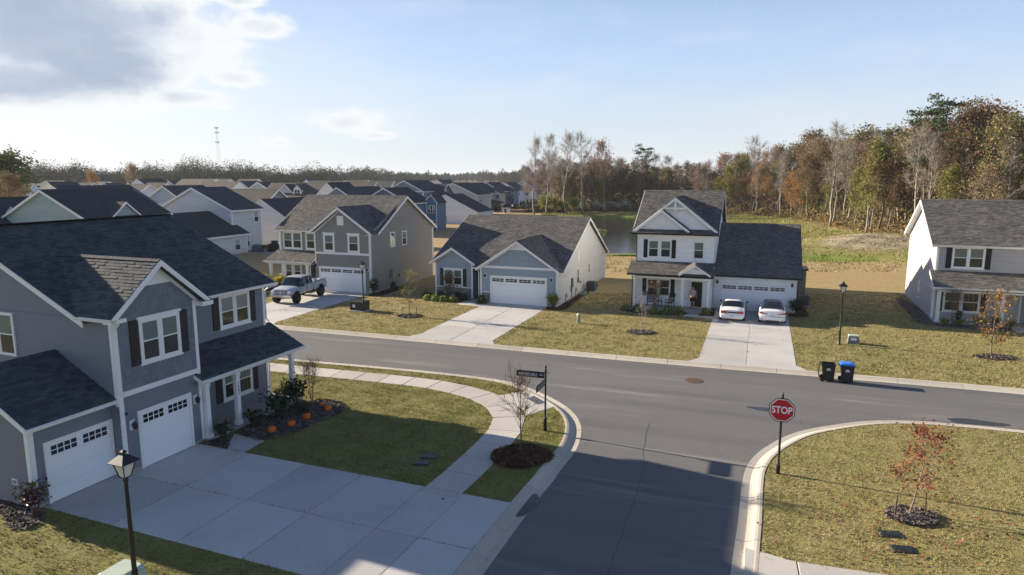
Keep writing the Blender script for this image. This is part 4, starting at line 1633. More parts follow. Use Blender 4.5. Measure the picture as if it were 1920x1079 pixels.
# the nearest 300 shingles as pieces, the rest is already joined
tabs = shingle_tabs(near_plane, 0.15, 0.2, 0.45, 0.018)
tab_me = {}
for (p, w, a, up, n, th) in tabs[:300]:
    key = max(1, round(w / 0.05))
    if key not in tab_me:
        tab_me[key] = tabs_mesh([(Vector((0, 0, 0)), key * 0.05, Vector((1, 0, 0)), Vector((0, 1, 0)), Vector((0, 0, 1)), 0.018)], 0.15, M["shingle_dark"], "shingle")
    mt = Matrix((a * (w / (key * 0.05)), up, n * (th / 0.018))).transposed().to_4x4()
    mt.translation = p
    o = inst(tab_me[key], "shingle", res["roof"])
    o.matrix_local = mt
footprint(H1C, R1, -3.0, 9.3, -0.3, 14)

# ---------------------------------------------------------------- taupe house
h = House("house", "taupe two storey house with white trim behind the silver pickup", (*H2C, 0), R20, M["sid_h2"], M["shingle_grey"])
F0, F1, FR = front(0), front(1.5), right(0)
h.lapwall(F0, [(-6.0, 0.12), (0, 0.12), (0, 5.6), (-3.1, 7.7), (-6.0, 5.7)])
h.lapwall(F1, [(-11.1, 0.12), (-6.0, 0.12), (-6.0, 5.55), (-11.1, 5.55)])
h.lapwall(FR, [(0, 0.12), (12.6, 0.12), (12.6, 5.5), (6.6, 8.6), (0, 5.5)])
h.plain_wall(left(-11.1), [(1.5, 0), (12.6, 0), (12.6, 5.5), (6.6, 8.5), (1.5, 6.0)])
h.plain_wall(left(-6.0), [(0, 0), (1.5, 0), (1.5, 5.7), (0, 5.7)])
h.plain_wall(back(12.6), [(-11.1, 0), (0, 0), (0, 5.5), (-11.1, 5.5)])
for F, a, b in ((F0, -6, 0), (F1, -11.1, -6), (FR, 0, 12.6)):
    h.wall.fbox(F, a, b, -0.15, 0.12, -0.05, 0.006, M["foundation"])
h.corner(F0, -0.07, 0.1, 5.5, 0.15); h.corner(F0, -5.93, 2.6, 5.6, 0.13); h.corner(FR, 0.07, 0.1, 5.5, 0.13); h.corner(FR, 12.53, 0.1, 5.5, 0.13)
h.corner(F1, -11.03, 0.1, 5.5, 0.15)
h.band(F0, -5.86, -0.14, 3.58, 0.2)
h.roof([(-11.4, 0.9, 5.52), (0.32, 0.9, 5.52), (0.32, 6.6, 8.75), (-11.4, 6.6, 8.75)][:0] or [(-11.45, 0.95, 5.52), (0.32, 0.95, 5.52), (0.32, 6.6, 8.72), (-11.45, 6.6, 8.72)])
h.roof([(0.32, 12.95, 5.35), (-11.45, 12.95, 5.35), (-11.45, 6.6, 8.72), (0.32, 6.6, 8.72)], tabs=False)
h.roof([(-6.35, 1.05, 5.58), (-6.35, -0.34, 5.58), (-3.1, -0.34, 7.86), (-3.1, 5.08, 7.86)])
h.roof([(0.30, -0.34, 5.55), (0.30, 1.0, 5.55), (-3.1, 5.08, 7.86), (-3.1, -0.34, 7.86)])
h.roof([(-11.5, -0.55, 2.66), (-6.2, -0.55, 2.66), (-6.2, 1.5, 3.48), (-11.5, 1.5, 3.48)])
h.cap((-3.1, -0.34, 7.87), (-3.1, 5.0, 7.87)); h.cap((-11.45, 6.6, 8.73), (0.32, 6.6, 8.73))
for x0 in (-6.35, 0.30):
    h.rake((x0, -0.34, 5.57), (-3.1, -0.34, 7.86), (0, -1, 0), 0.22, 0.04)
    h.rake((x0 * 0.94 - 0.1, -0.03, 5.42), (-3.1, -0.03, 7.62), (0, -1, 0), 0.12, 0.03)
h.rake((0.32, 0.95, 5.51), (0.32, 6.6, 8.71), (1, 0, 0), 0.22, 0.04); h.rake((0.32, 12.95, 5.34), (0.32, 6.6, 8.71), (1, 0, 0), 0.22, 0.04)
h.rake((-11.45, 0.95, 5.51), (-11.45, 6.6, 8.71), (-1, 0, 0), 0.2, 0.04)
h.rake((-6.2, -0.55, 2.65), (-6.2, 1.5, 3.47), (1, 0, 0), 0.16, 0.03)
h.gutter((-11.5, 0.95, 5.51), (-6.3, 0.95, 5.51), (0, -1, 0)); h.gutter((-11.55, -0.55, 2.65), (-6.15, -0.55, 2.65), (0, -1, 0))
sf = MB(); sf.box(-11.3, -6.1, 0.97, 1.5, 5.38, 5.41, M["trim"]); sf.box(-11.4, -6.1, -0.5, 1.48, 2.46, 2.49, M["trim"]); sf.box(-0.3, 0.3, -0.33, 0.0, 5.36, 5.39, M["trim"]); sf.build("soffit", h.root)
h.downspout(F0, 0.0, 5.5, 0.05, out=0.2); h.downspout(F1, -11.1, 5.45, 3.6, out=0.5); h.downspout(FR, 12.6, 5.4, 0.1, out=0.2)
h.window(F1, -10.75, -8.5, 3.66, 5.34, 2, casing=0.12); h.window(F1, -8.1, -6.95, 3.66, 5.34, 1, casing=0.12)
h.window(F1, -10.75, -8.7, 0.66, 2.25, 2, casing=0.14, mull=0.3)
h.window(F0, -5.0, -3.78, 3.74, 5.42, 1, casing=0.15, head=0.09); h.window(F0, -2.36, -1.10, 3.74, 5.42, 1, casing=0.15, head=0.09)
h.window(FR, 3.5, 4.5, 3.9, 5.36, 1, casing=0.06, sill=False); h.window(FR, 5.85, 6.8, 3.9, 5.32, 1, casing=0.06, sill=False)
vm = MB(); vm.fbox(F0, -3.42, -2.72, 6.2, 7.06, 0, 0.05, M["trim"])
for k in range(7):
    vm.fbox(F0, -3.34, -2.80, 6.28 + k * 0.105, 6.34 + k * 0.105, 0.05, 0.075, M["trim"])
vm.build("gable_vent", h.root)
h.garage(F0, -5.5, -0.68, 0.03, 2.22, 4)
h.lamp(F0, -5.85, 2.35); h.lamp(F0, -0.32, 2.2)
dm = MB(); dm.fbox(F1, -7.75, -6.55, 0.12, 2.45, 0, 0.05, M["trim"]); o = dm.build("front_door", h.root)
dm = MB(); dm.fbox(F1, -7.62, -6.68, 0.15, 2.3, 0.05, 0.06, M["door_dark"]); dm.build("door_leaf", o)
h.post(-10.95, -0.25, 0.1, 2.46, 0.24); h.post(-6.75, -0.25, 0.1, 2.46, 0.24); h.post(-9.35, -0.25, 0.1, 2.46, 0.24)
pm = MB(); pm.box(-11.2, -6.5, -0.38, -0.14, 2.40, 2.46, M["trim"]); pm.build("porch_beam", h.root)
pm = MB(); chamfer_slab(pm, [(-11.3, -0.5), (-6.02, -0.5), (-6.02, 1.48), (-11.3, 1.48)], 0.10, 0.25, M["porch_conc"]); pm.build("porch_floor", h.root)
h.stone_band(F1, -11.0, -8.0, 0.12, 0.55)
mm = MB(); mm.fbox(FR, 3.4, 3.75, 1.0, 1.75, 0, 0.14, M["ac_grey"]); mm.build("meter_box", h.root); mm = MB(); mm.fbox(FR, 3.52, 3.6, 0.1, 1.0, 0.03, 0.09, M["steel"]); mm.build("conduit", h.root); mm = MB(); mm.fbox(FR, 3.9, 4.05, 0.6, 1.35, 0.0, 0.1, M["steel"]); mm.build("meter_box", h.root); mm = MB(); mm.fbox(FR, 5.0, 5.3, 0.9, 1.2, 0, 0.12, M["ac_grey"]); mm.build("meter_box", h.root)
for y_, z_ in ((1.2, 6.0), (3.6, 6.1), (5.2, 2.9)):
    mm = MB(); mm.lathe([(0.06, 0), (0.08, 0.03), (0.03, 0.09)], 8, M["steel"], (0.06, y_, z_)); mm.build("vent_cap", h.root)
h.finish()
footprint(H2C, R20, -11.4, 0.1, -0.6, 12.6)

# ---------------------------------------------------------------- blue grey bungalow
h = House("house", "single storey blue grey house with brown grey roof and two front gables", (*H3C, 0), R20, M["sid_h3"], M["shingle_grey"])
F0, F1, FR, F2 = front(0), front(1.2), right(0), front(3.4)
h.lapwall(F0, [(-6.85, 0.12), (0, 0.12), (0, 3.0), (-6.85, 3.0)])
h.wall.poly([F0(a, 0.0, z) for a, z in [(-6.85, 3.0), (0, 3.0), (-3.45, 5.2)]], M["sid_h3"])
h.lapwall(F1, [(-11.7, 0.12), (-8.05, 0.12), (-8.05, 3.1), (-9.9, 4.3), (-11.7, 3.1)])
h.lapwall(FR, [(0.0, 0.12), (17.9, 0.12), (17.9, 2.9), (9.7, 6.65), (0.9, 2.9), (0, 2.9)], M["sid_h3s"])
h.lapwall(F2, [(-8.05, 0.12), (-6.85, 0.12), (-6.85, 3.0), (-8.05, 3.0)])
h.lapwall(right(-8.05), [(1.2, 0.12), (3.4, 0.12), (3.4, 3.0), (1.2, 3.0)]); h.lapwall(left(-6.85), [(0, 0.12), (3.4, 0.12), (3.4, 3.0), (0, 3.0)])
h.plain_wall(left(-11.7), [(1.2, 0), (17.9, 0), (17.9, 2.9), (9.7, 6.6), (1.2, 3.0)], M["sid_h3s"]); h.plain_wall(back(17.9), [(-11.7, 0), (0, 0), (0, 2.9), (-11.7, 2.9)])
for F, a, b in ((F0, -6.85, 0), (F1, -11.7, -8.05), (FR, 0, 17.9)):
    h.wall.fbox(F, a, b, -0.15, 0.12, -0.05, 0.006, M["foundation"])
# shake field of the garage gable
zz = 3.3
sk = MB()
while zz < 4.62:
    sp = span([(-6.45, 3.2), (-0.45, 3.2), (-3.45, 5.1)], zz + 0.01)
    x = sp[0]
    while x < sp[1] - 0.03:
        w = min(rr.choice([0.14, 0.18, 0.22, 0.27]), sp[1] - x)
        sk.mesh_faces([F0(x + 0.004, 0, zz), F0(x + w - 0.004, 0, zz), F0(x + w - 0.004, 0.024, zz + rr.uniform(-0.01, 0.01)), F0(x + 0.004, 0.024, zz), F0(x + 0.004, 0.006, zz + 0.2), F0(x + w - 0.004, 0.006, zz + 0.2)], [(0, 1, 2, 3), (3, 2, 5, 4), (0, 3, 4), (1, 5, 2)], M["sid_h3"])
        x += w
    zz += 0.18
o = sk.build("shakes", h.root); o["kind"] = "stuff"
tm = MB(); tm.slab([F0(-4.45, 0.03, 4.62), F0(-2.45, 0.03, 4.62), F0(-3.45, 0.03, 5.26)], (0, 0.02, 0), M["trim"]); tm.build("gable_panel", h.root)
h.band(F0, -6.85, 0.0, 3.12, 0.2, 0.05)
h.corner(F0, -6.78, 0.1, 3.0, 0.14); h.corner(F0, -0.07, 0.1, 3.0, 0.14); h.corner(F1, -11.63, 0.1, 3.1, 0.14); h.corner(F1, -8.12, 0.1, 3.1, 0.14); h.corner(FR, 17.83, 0.1, 2.9, 0.13); h.corner(FR, 0.07, 0.1, 2.9, 0.13)
sl_ = (6.85 - 2.92) / 9.1
h.roof([(-7.72, 0.6, 2.92), (0.32, 0.6, 2.92), (0.32, 9.7, 6.85), (-7.72, 9.7, 6.85)]); h.roof([(-12.1, 1.32, 3.23), (-7.72, 1.32, 3.23), (-7.72, 9.7, 6.85), (-12.1, 9.7, 6.85)])
h.roof([(0.32, 18.4, 2.75), (-12.1, 18.4, 2.75), (-12.1, 9.7, 6.85), (0.32, 9.7, 6.85)], tabs=False)
h.roof([(-7.15, 0.72, 2.97), (-7.15, -0.36, 2.97), (-3.45, -0.36, 5.38), (-3.45, 6.3, 5.38)]); h.roof([(0.25, -0.36, 2.97), (0.25, 0.72, 2.97), (-3.45, 6.3, 5.38), (-3.45, -0.36, 5.38)])
h.roof([(-12.1, 1.3, 3.16), (-12.1, 0.84, 3.16), (-9.9, 0.84, 4.52), (-9.9, 4.3, 4.52)]); h.roof([(-7.7, 0.84, 3.16), (-7.7, 1.3, 3.16), (-9.9, 4.3, 4.52), (-9.9, 0.84, 4.52)])
h.cap((-12.1, 9.7, 6.86), (0.32, 9.7, 6.86)); h.cap((-3.45, -0.36, 5.39), (-3.45, 6.2, 5.39)); h.cap((-9.9, 0.84, 4.53), (-9.9, 4.2, 4.53))
for x0, xa, y_, z0_, za in ((-7.15, -3.45, -0.36, 2.97, 5.38), (0.25, -3.45, -0.36, 2.97, 5.38), (-12.1, -9.9, 0.84, 3.16, 4.52), (-7.7, -9.9, 0.84, 3.16, 4.52)):
    h.rake((x0, y_, z0_), (xa, y_, za), (0, -1, 0), 0.2, 0.04)
    h.rake((x0 + (xa - x0) * 0.06, y_ + 0.33, z0_ - 0.04), (xa, y_ + 0.33, za - 0.16), (0, -1, 0), 0.12, 0.03)
h.rake((0.32, 0.6, 2.91), (0.32, 9.7, 6.84), (1, 0, 0), 0.2, 0.04); h.rake((0.32, 18.4, 2.74), (0.32, 9.7, 6.84), (1, 0, 0), 0.2, 0.04); h.rake((-12.1, 1.32, 3.22), (-12.1, 9.7, 6.84), (-1, 0, 0), 0.2, 0.04)
h.gutter((-7.75, 0.6, 2.91), (-7.2, 0.6, 2.91), (0, -1, 0))
h.downspout(F0, -6.95, 2.9, 0.1, out=0.25); h.downspout(F0, 0.06, 2.9, 0.1, out=0.2); h.downspout(FR, 17.9, 2.7, 0.1, out=0.2)
h.window(F1, -10.85, -9.0, 1.12, 2.62, 2, shut=M["shutter"], shw=0.33, head=0.06)
h.window(FR, 6.15, 7.0, 1.0, 2.42, 1, casing=0.06, sill=False); h.window(FR, 10.4, 11.15, 1.4, 2.4, 1, casing=0.06, sill=False)
vm = MB(); vm.fbox(FR, 6.3, 6.9, 3.0, 4.1, 0.0, 0.05, M["trim"]); vm.build("gable_vent", h.root)
h.garage(F0, -5.82, -1.0, 0.03, 2.3, 4)
h.lamp(F0, -6.35, 2.35); h.lamp(F0, -0.5, 2.25)
h.stone_band(F0, -6.68, -5.98, 0.1, 0.92); h.stone_band(F0, -0.82, -0.14, 0.1, 0.92); h.stone_band(F1, -11.55, -8.2, 0.1, 0.95)
dm = MB(); dm.fbox(F2, -7.95, -6.95, 0.12, 2.4, 0, 0.05, M["door_dark"]); dm.build("front_door", h.root)
mm = MB(); mm.fbox(FR, 4.2, 4.5, 1.05, 1.85, 0, 0.16, M["ac_grey"]); mm.build("meter_box", h.root); mm = MB(); mm.fbox(FR, 4.3, 4.38, 0.1, 1.05, 0.03, 0.1, M["steel"]); mm.build("conduit", h.root); mm = MB(); mm.fbox(FR, 4.05, 4.18, 0.7, 1.15, 0, 0.1, M["ac_grey"]); mm.build("meter_box", h.root); mm = MB(); mm.fbox(FR, 7.15, 7.3, 1.0, 1.2, 0, 0.1, M["black"]); mm.build("outlet_cover", h.root)
for y_ in (2.2, 5.4):
    mm = MB(); mm.tube([Vector((0.1, y_, 0.1)), Vector((0.1, y_, 0.7)), Vector((0.12, y_ + 0.2, 0.8)), Vector((0.12, y_ + 0.35, 0.45))], 0.035, 6, M["ac_grey"]); mm.build("intake_pipe", h.root)
h.finish()
footprint(H3C, R20, -11.9, 0.1, -0.1, 18); FP.append([loc2(H3C, R20, a, b) for a, b in ((-12, 0), (-6.2, 0), (-6.2, 1.2), (-12, 1.2))])

# ---------------------------------------------------------------- white house with person at the door
h = House("house", "white two storey house with black shutters and an open front door", (*H4C, 0), R20, M["sid_white"], M["shingle_grey"])
F0, FG, FR, FGR = front(0), front(0.6), right(6.12), right(12.4)
h.lapwall(F0, [(0, 0.18), (6.12, 0.18), (6.12, 6.2), (0, 6.2)])
h.lapwall(front(-0.02), [(0.05, 6.42), (6.07, 6.42), (3.0, 8.75)])
h.lapwall(FR, [(0, 2.6), (10.9, 2.6), (10.9, 6.2), (5.5, 9.1), (0, 6.2)])
h.lapwall(FG, [(6.12, 0.12), (12.4, 0.12), (12.4, 2.85), (6.12, 2.85)])
h.plain_wall(FGR, [(0.6, 0), (15, 0), (15, 2.8), (8, 6.2), (0.6, 2.8)]); h.plain_wall(left(0), [(0, 0), (10.9, 0), (10.9, 6.2), (5.5, 9.1), (0, 6.2)]); h.plain_wall(back(10.9), [(0, 0), (6.12, 0), (6.12, 6.2), (0, 6.2)]); h.plain_wall(back(15), [(6.12, 0), (12.4, 0), (12.4, 2.8), (6.12, 2.8)])
for F, a, b in ((F0, 0, 6.12), (FG, 6.12, 12.4)):
    h.wall.fbox(F, a, b, -0.15, 0.15, -0.05, 0.006, M["foundation"])
h.corner(F0, 0.07, 0.18, 6.1, 0.14); h.corner(F0, 6.05, 3.5, 6.1, 0.14); h.corner(FG, 12.33, 0.1, 2.8, 0.14); h.corner(FG, 6.2, 0.1, 2.7, 0.14)
BK = M["black"]
h.roof([(-0.34, -0.3, 6.28), (6.42, -0.3, 6.28), (6.42, 5.5, 9.42), (-0.34, 5.5, 9.42)])
h.roof([(6.42, 11.3, 6.28), (-0.34, 11.3, 6.28), (-0.34, 5.5, 9.42), (6.42, 5.5, 9.42)], tabs=False)
h.roof([(-0.34, -0.02, 6.30), (-0.34, -0.34, 6.30), (3.0, -0.34, 9.0), (3.0, 4.75, 9.0)]); h.roof([(6.40, -0.34, 6.30), (6.40, -0.02, 6.30), (3.0, 4.75, 9.0), (3.0, -0.34, 9.0)])
h.roof([(-0.40, -0.62, 6.14), (6.46, -0.62, 6.14), (6.46, 0.0, 6.46), (-0.40, 0.0, 6.46)], th=0.06)
h.roof([(-0.42, -1.85, 2.96), (6.30, -1.85, 2.96), (6.30, 0.0, 3.80), (-0.42, 0.0, 3.80)])
h.roof([(6.16, 0.28, 2.86), (12.72, 0.28, 2.86), (12.72, 8.0, 6.52), (6.16, 8.0, 6.52)])
h.roof([(12.72, 15.3, 2.86), (6.16, 15.3, 2.86), (6.16, 8.0, 6.52), (12.72, 8.0, 6.52)], tabs=False)
h.roof([(3.62, -1.5, 3.10), (3.62, -1.92, 3.04), (4.85, -1.92, 3.82), (4.85, -0.1, 3.82)]); h.roof([(6.08, -1.92, 3.04), (6.08, -1.5, 3.10), (4.85, -0.1, 3.82), (4.85, -1.92, 3.82)])
h.cap((-0.34, 5.5, 9.43), (6.42, 5.5, 9.43)); h.cap((3.0, -0.34, 9.01), (3.0, 4.7, 9.01)); h.cap((6.16, 8.0, 6.53), (12.72, 8.0, 6.53))
for x0 in (-0.34, 6.40):
    h.rake((x0, -0.34, 6.30), (3.0, -0.34, 9.0), (0, -1, 0), 0.24, 0.05)
# second, smaller gable in front and king post
h.rake((-0.16, -0.42, 6.32), (1.95, -0.42, 8.02), (0, -1, 0), 0.22, 0.05); h.rake((4.2, -0.42, 6.32), (1.95, -0.42, 8.02), (0, -1, 0), 0.22, 0.05)
gm = MB(); gm.mesh_faces([F0(0.1, 0.16, 6.42), F0(3.85, 0.16, 6.42), F0(1.95, 0.16, 7.85)], [(0, 1, 2)], M["sid_white"]); o = gm.build("gable_face", h.root)
lv = MB()
for k in range(22):
    t = 2 * math.pi * k / 22
    t2 = 2 * math.pi * (k + 1) / 22
    for r0, r1, d in ((0.22, 0.30, 0.20),):
        lv.mesh_faces([F0(1.95 + r0 * math.cos(t), d, 7.0 + r0 * math.sin(t)), F0(1.95 + r1 * math.cos(t), d, 7.0 + r1 * math.sin(t)), F0(1.95 + r1 * math.cos(t2), d, 7.0 + r1 * math.sin(t2)), F0(1.95 + r0 * math.cos(t2), d, 7.0 + r0 * math.sin(t2)), F0(1.95, 0.175, 7.0)], [(0, 1, 2, 3), (0, 3, 4)], M["trim"])
lv.build("round_vent", h.root)
rm = MB()
for q in range(14):
    u0, u1 = q / 14, (q + 1) / 14
    p0, p1 = Vector((4.25, -0.44, 6.34)).lerp(Vector((1.95, -0.44, 8.04)), u0), Vector((4.25, -0.44, 6.34)).lerp(Vector((1.95, -0.44, 8.04)), u1)
    rm.mesh_faces([p0, p1, p1 + Vector((0.05, 0.42, 0.05)), p0 + Vector((0.05, 0.42, 0.05)), p0 + Vector((0, 0, -0.05)), p1 + Vector((0, 0, -0.05))], [(0, 1, 2, 3), (0, 4, 5, 1)], M["shingle_grey"])
rm.build("small_gable_roof", h.root)
km = MB(); km.fbox(F0, 2.08, 3.92, 8.06, 8.2, 0.2, 0.33, M["trim"]); km.fbox(F0, 2.92, 3.08, 7.9, 8.85, 0.2, 0.35, M["trim"]); km.build("gable_brace", h.root)
for x0 in (3.62, 6.08):
    h.rake((x0, -1.92, 3.04), (4.85, -1.92, 3.83), (0, -1, 0), 0.16, 0.04)
gm = MB(); gm.mesh_faces([front(-1.8)(3.9, 0, 3.1), front(-1.8)(5.8, 0, 3.1), front(-1.8)(4.85, 0, 3.7)], [(0, 1, 2)], M["trim"]); gm.build("porch_gable_face", h.root)
h.rake((6.42, -0.3, 6.27), (6.42, 5.5, 9.41), (1, 0, 0), 0.2, 0.04); h.rake((6.42, 11.3, 6.27), (6.42, 5.5, 9.41), (1, 0, 0), 0.2, 0.04); h.rake((-0.34, -0.3, 6.27), (-0.34, 5.5, 9.41), (-1, 0, 0), 0.2, 0.04)
h.rake((12.72, 0.28, 2.85), (12.72, 8.0, 6.51), (1, 0, 0), 0.16, 0.04, BK); h.rake((-0.42, -1.85, 2.95), (-0.42, 0, 3.79), (-1, 0, 0), 0.14, 0.03, BK)
h.gutter((-0.42, -0.62, 6.13), (6.48, -0.62, 6.13), (0, -1, 0), BK); h.gutter((-0.45, -1.85, 2.95), (6.3, -1.85, 2.95), (0, -1, 0), BK); h.gutter((6.3, 0.28, 2.85), (12.75, 0.28, 2.85), (0, -1, 0), BK)
h.downspout(F0, -0.03, 6.05, 3.7, BK, 0.55); h.downspout(front(-1.45), -0.05, 2.85, 0.1, BK, 0.35); h.downspout(FG, 12.45, 2.75, 0.1, BK, 0.3)
sf = MB(); sf.box(-0.3, 6.3, -0.6, 0, 6.02, 6.05, M["trim"]); sf.box(-0.3, 6.1, -1.8, -0.02, 2.74, 2.77, M["trim"]); sf.box(6.2, 12.6, 0.3, 0.6, 2.70, 2.73, M["trim"]); sf.build("soffit", h.root)
h.window(F0, 0.88, 2.78, 4.1, 5.55, 2, casing=0.07, shut=M["shutter_black"], shw=0.33, sill=False, mull=0.2); h.window(F0, 4.5, 5.36, 4.1, 5.5, 1, casing=0.05, sill=False)
h.window(F0, 0.88, 2.80, 0.92, 2.36, 2, casing=0.07, shut=M["shutter_black"], shw=0.33, sill=False, mull=0.2, upper=M["screen"], grid=2)
h.garage(FG, 6.78, 11.6, 0.03, 2.13, 4)
h.lamp(FG, 6.45, 2.25); h.lamp(FG, 12.05, 2.25)
# open doorway: dark opening and the door standing open inside it
dm = MB()
dm.fbox(F0, 4.36, 4.48, 0.18, 2.34, 0, 0.06, M["trim"]); dm.fbox(F0, 5.34, 5.46, 0.18, 2.34, 0, 0.06, M["trim"]); dm.fbox(F0, 4.48, 5.34, 2.24, 2.34, 0, 0.058, M["trim"]); dm.fbox(F0, 4.40, 5.42, 0.16, 0.2, 0, 0.10, M["trim"])
do = dm.build("doorway", h.root)
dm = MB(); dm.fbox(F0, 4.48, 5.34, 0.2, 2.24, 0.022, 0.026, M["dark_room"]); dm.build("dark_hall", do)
dm = MB(); dm.hexa([(4.86, -0.028, 0.21), (5.33, -0.050, 0.21), (5.33, -0.030, 0.21), (4.86, -0.026, 0.21), (4.86, -0.028, 2.23), (5.33, -0.050, 2.23), (5.33, -0.030, 2.23), (4.86, -0.026, 2.23)], M["door_green"]); dm.build("open_door", do)
h.post(0.14, -1.55, 0.14, 2.76, 0.18, False); h.post(3.93, -1.55, 0.14, 2.76, 0.18, False); pz = h.post(5.9, -1.55, 0.14, 2.76, 0.18, False)
for i, ch in enumerate("1143"):
    text_obj(ch, 0.15, M["label_grey"], pz, face_matrix((5.9, -1.644, 1.95 - 0.14 * i), (1, 0, 0), (0, 0, 1)), "house_number", 0.002)
pm = MB(); pm.box(-0.1, 6.1, -1.66, -1.46, 2.60, 2.74, M["trim"]); pm.build("porch_beam", h.root)
pm = MB(); chamfer_slab(pm, [(-0.1, -1.8), (6.15, -1.8), (6.15, 0.0), (-0.1, 0.0)], 0.14, 0.28, M["porch_conc"]); pm.build("porch_floor", h.root)
bm_ = MB(); bm_.box(12.4, 13.35, 6.2, 8.4, -0.1, 2.75, M["sid_tan"]); bm_.box(12.35, 13.5, 6.1, 8.5, 2.75, 2.88, M["black"]); bm_.build("side_bay", h.root)
h.finish()
footprint(H4C, R20, -0.2, 6.2, -1.9, 11); footprint(H4C, R20, 6.1, 12.4, 0.5, 15)

# ---------------------------------------------------------------- light grey house at the right edge
h = House("house", "light grey two storey house at the right with a sunlit end wall and grey door", (*H5C, 0), R21, M["sid_h5"], M["shingle_grey"])
F0, FL = front(0), left(0)
h.lapwall(F0, [(0, 0.12), (9.0, 0.12), (9.0, 5.65), (0, 5.65)])
h.lapwall(FL, [(0, 0.12), (11.2, 0.12), (11.2, 5.6), (5.6, 8.6), (0, 5.6)])
h.plain_wall(back(11.2), [(0, 0), (12, 0), (12, 5.6), (0, 5.6)]); h.plain_wall(right(12), [(0, 0), (11.2, 0), (11.2, 5.6), (5.6, 8.6), (0, 5.6)])
h.lapwall(front(-3.4), [(6.2, 0.12), (12, 0.12), (12, 5.6), (6.2, 5.6)]); h.lapwall(left(6.2), [(-3.4, 0.12), (0, 0.12), (0, 5.6), (-3.4, 5.6)])
h.wall.fbox(F0, 0, 9, -0.15, 0.12, -0.05, 0.006, M["foundation"]); h.wall.fbox(FL, 0, 11.2, -0.15, 0.12, -0.05, 0.006, M["foundation"])
h.corner(F0, 0.07, 0.1, 5.55, 0.14); h.corner(FL, 0.07, 0.1, 5.55, 0.14); h.corner(FL, 11.13, 0.1, 5.55, 0.14)
h.roof([(-0.42, -0.4, 5.66), (12.4, -0.4, 5.66), (12.4, 5.6, 8.78), (-0.42, 5.6, 8.78)]); h.roof([(12.4, 11.6, 5.66), (-0.42, 11.6, 5.66), (-0.42, 5.6, 8.78), (12.4, 5.6, 8.78)], tabs=False)
h.roof([(-0.35, -1.85, 2.72), (6.18, -1.85, 2.72), (6.18, 0, 3.72), (-0.35, 0, 3.72)])
h.cap((-0.42, 5.6, 8.79), (12.4, 5.6, 8.79))
h.rake((-0.42, -0.4, 5.65), (-0.42, 5.6, 8.77), (-1, 0, 0), 0.22, 0.04); h.rake((-0.42, 11.6, 5.65), (-0.42, 5.6, 8.77), (-1, 0, 0), 0.22, 0.04); h.rake((-0.35, -1.85, 2.71), (-0.35, 0, 3.71), (-1, 0, 0), 0.18, 0.03)
sf = MB(); sf.mesh_faces([(-0.42, -0.4, 5.5), (-0.42, 5.6, 8.62), (0, 5.6, 8.62), (0, -0.4, 5.5)], [(0, 1, 2, 3)], M["trim"]); sf.mesh_faces([(-0.42, 11.6, 5.5), (-0.42, 5.6, 8.62), (0, 5.6, 8.62), (0, 11.6, 5.5)], [(0, 1, 2, 3)], M["trim"]); sf.box(0, 12, -0.38, 0, 5.5, 5.53, M["trim"]); sf.box(-0.3, 6.1, -1.8, -0.02, 2.48, 2.51, M["trim"]); sf.build("soffit", h.root)
h.gutter((-0.45, -0.4, 5.65), (12.4, -0.4, 5.65), (0, -1, 0)); h.gutter((-0.38, -1.85, 2.71), (6.15, -1.85, 2.71), (0, -1, 0))
h.downspout(F0, -0.05, 5.55, 3.7, out=0.35); h.downspout(front(-1.5), 0.0, 2.6, 0.05, out=0.4)
h.window(F0, 0.98, 3.06, 3.94, 5.54, 2, shut=M["shutter_black"], shw=0.36, head=0.06); h.window(F0, 0.68, 3.06, 0.66, 2.22, 2, shut=M["shutter_black"], shw=0.36, upper=M["screen"], grid=2)
h.window(FL, 4.85, 5.6, 0.75, 2.15, 1, casing=0.06, sill=False); h.window(FL, 9.05, 9.55, 1.25, 2.0, 1, casing=0.06, sill=False)
dm = MB(); dm.fbox(F0, 4.5, 5.6, 0.12, 2.34, 0, 0.05, M["trim"]); do = dm.build("front_door", h.root)
dm = MB(); dm.fbox(F0, 4.64, 5.46, 0.15, 2.2, 0.05, 0.06, M["door_sage"])
for a, b in ((0.3, 0.8), (0.95, 1.5), (1.62, 2.05)):
    for x in (4.72, 5.1):
        dm.fbox(F0, x, x + 0.28, a, b, 0.06, 0.066, M["door_sage"])
dm.build("door_leaf", do)
h.post(0.12, -1.55, 0.1, 2.5, 0.2); h.post(4.02, -1.55, 0.1, 2.5, 0.2)
pm = MB(); pm.box(0, 6.1, -1.66, -1.46, 2.38, 2.48, M["trim"]); pm.build("porch_beam", h.root)
pm = MB(); chamfer_slab(pm, [(-0.05, -1.75), (6.18, -1.75), (6.18, -0.01), (-0.05, -0.01)], 0.11, 0.26, M["porch_conc"]); pm.build("porch_floor", h.root)
mm = MB(); mm.lathe([(0.06, 0), (0.08, 0.03), (0.03, 0.09)], 8, M["steel"], (-0.06, 7.4, 6.3)); mm.build("vent_cap", h.root); mm = MB(); mm.lathe([(0.06, 0), (0.08, 0.03), (0.03, 0.09)], 8, M["steel"], (-0.06, 3.2, 3.6)); mm.build("vent_cap", h.root)
h.finish()
footprint(H5C, R21, -0.1, 12, -1.9, 11.3)


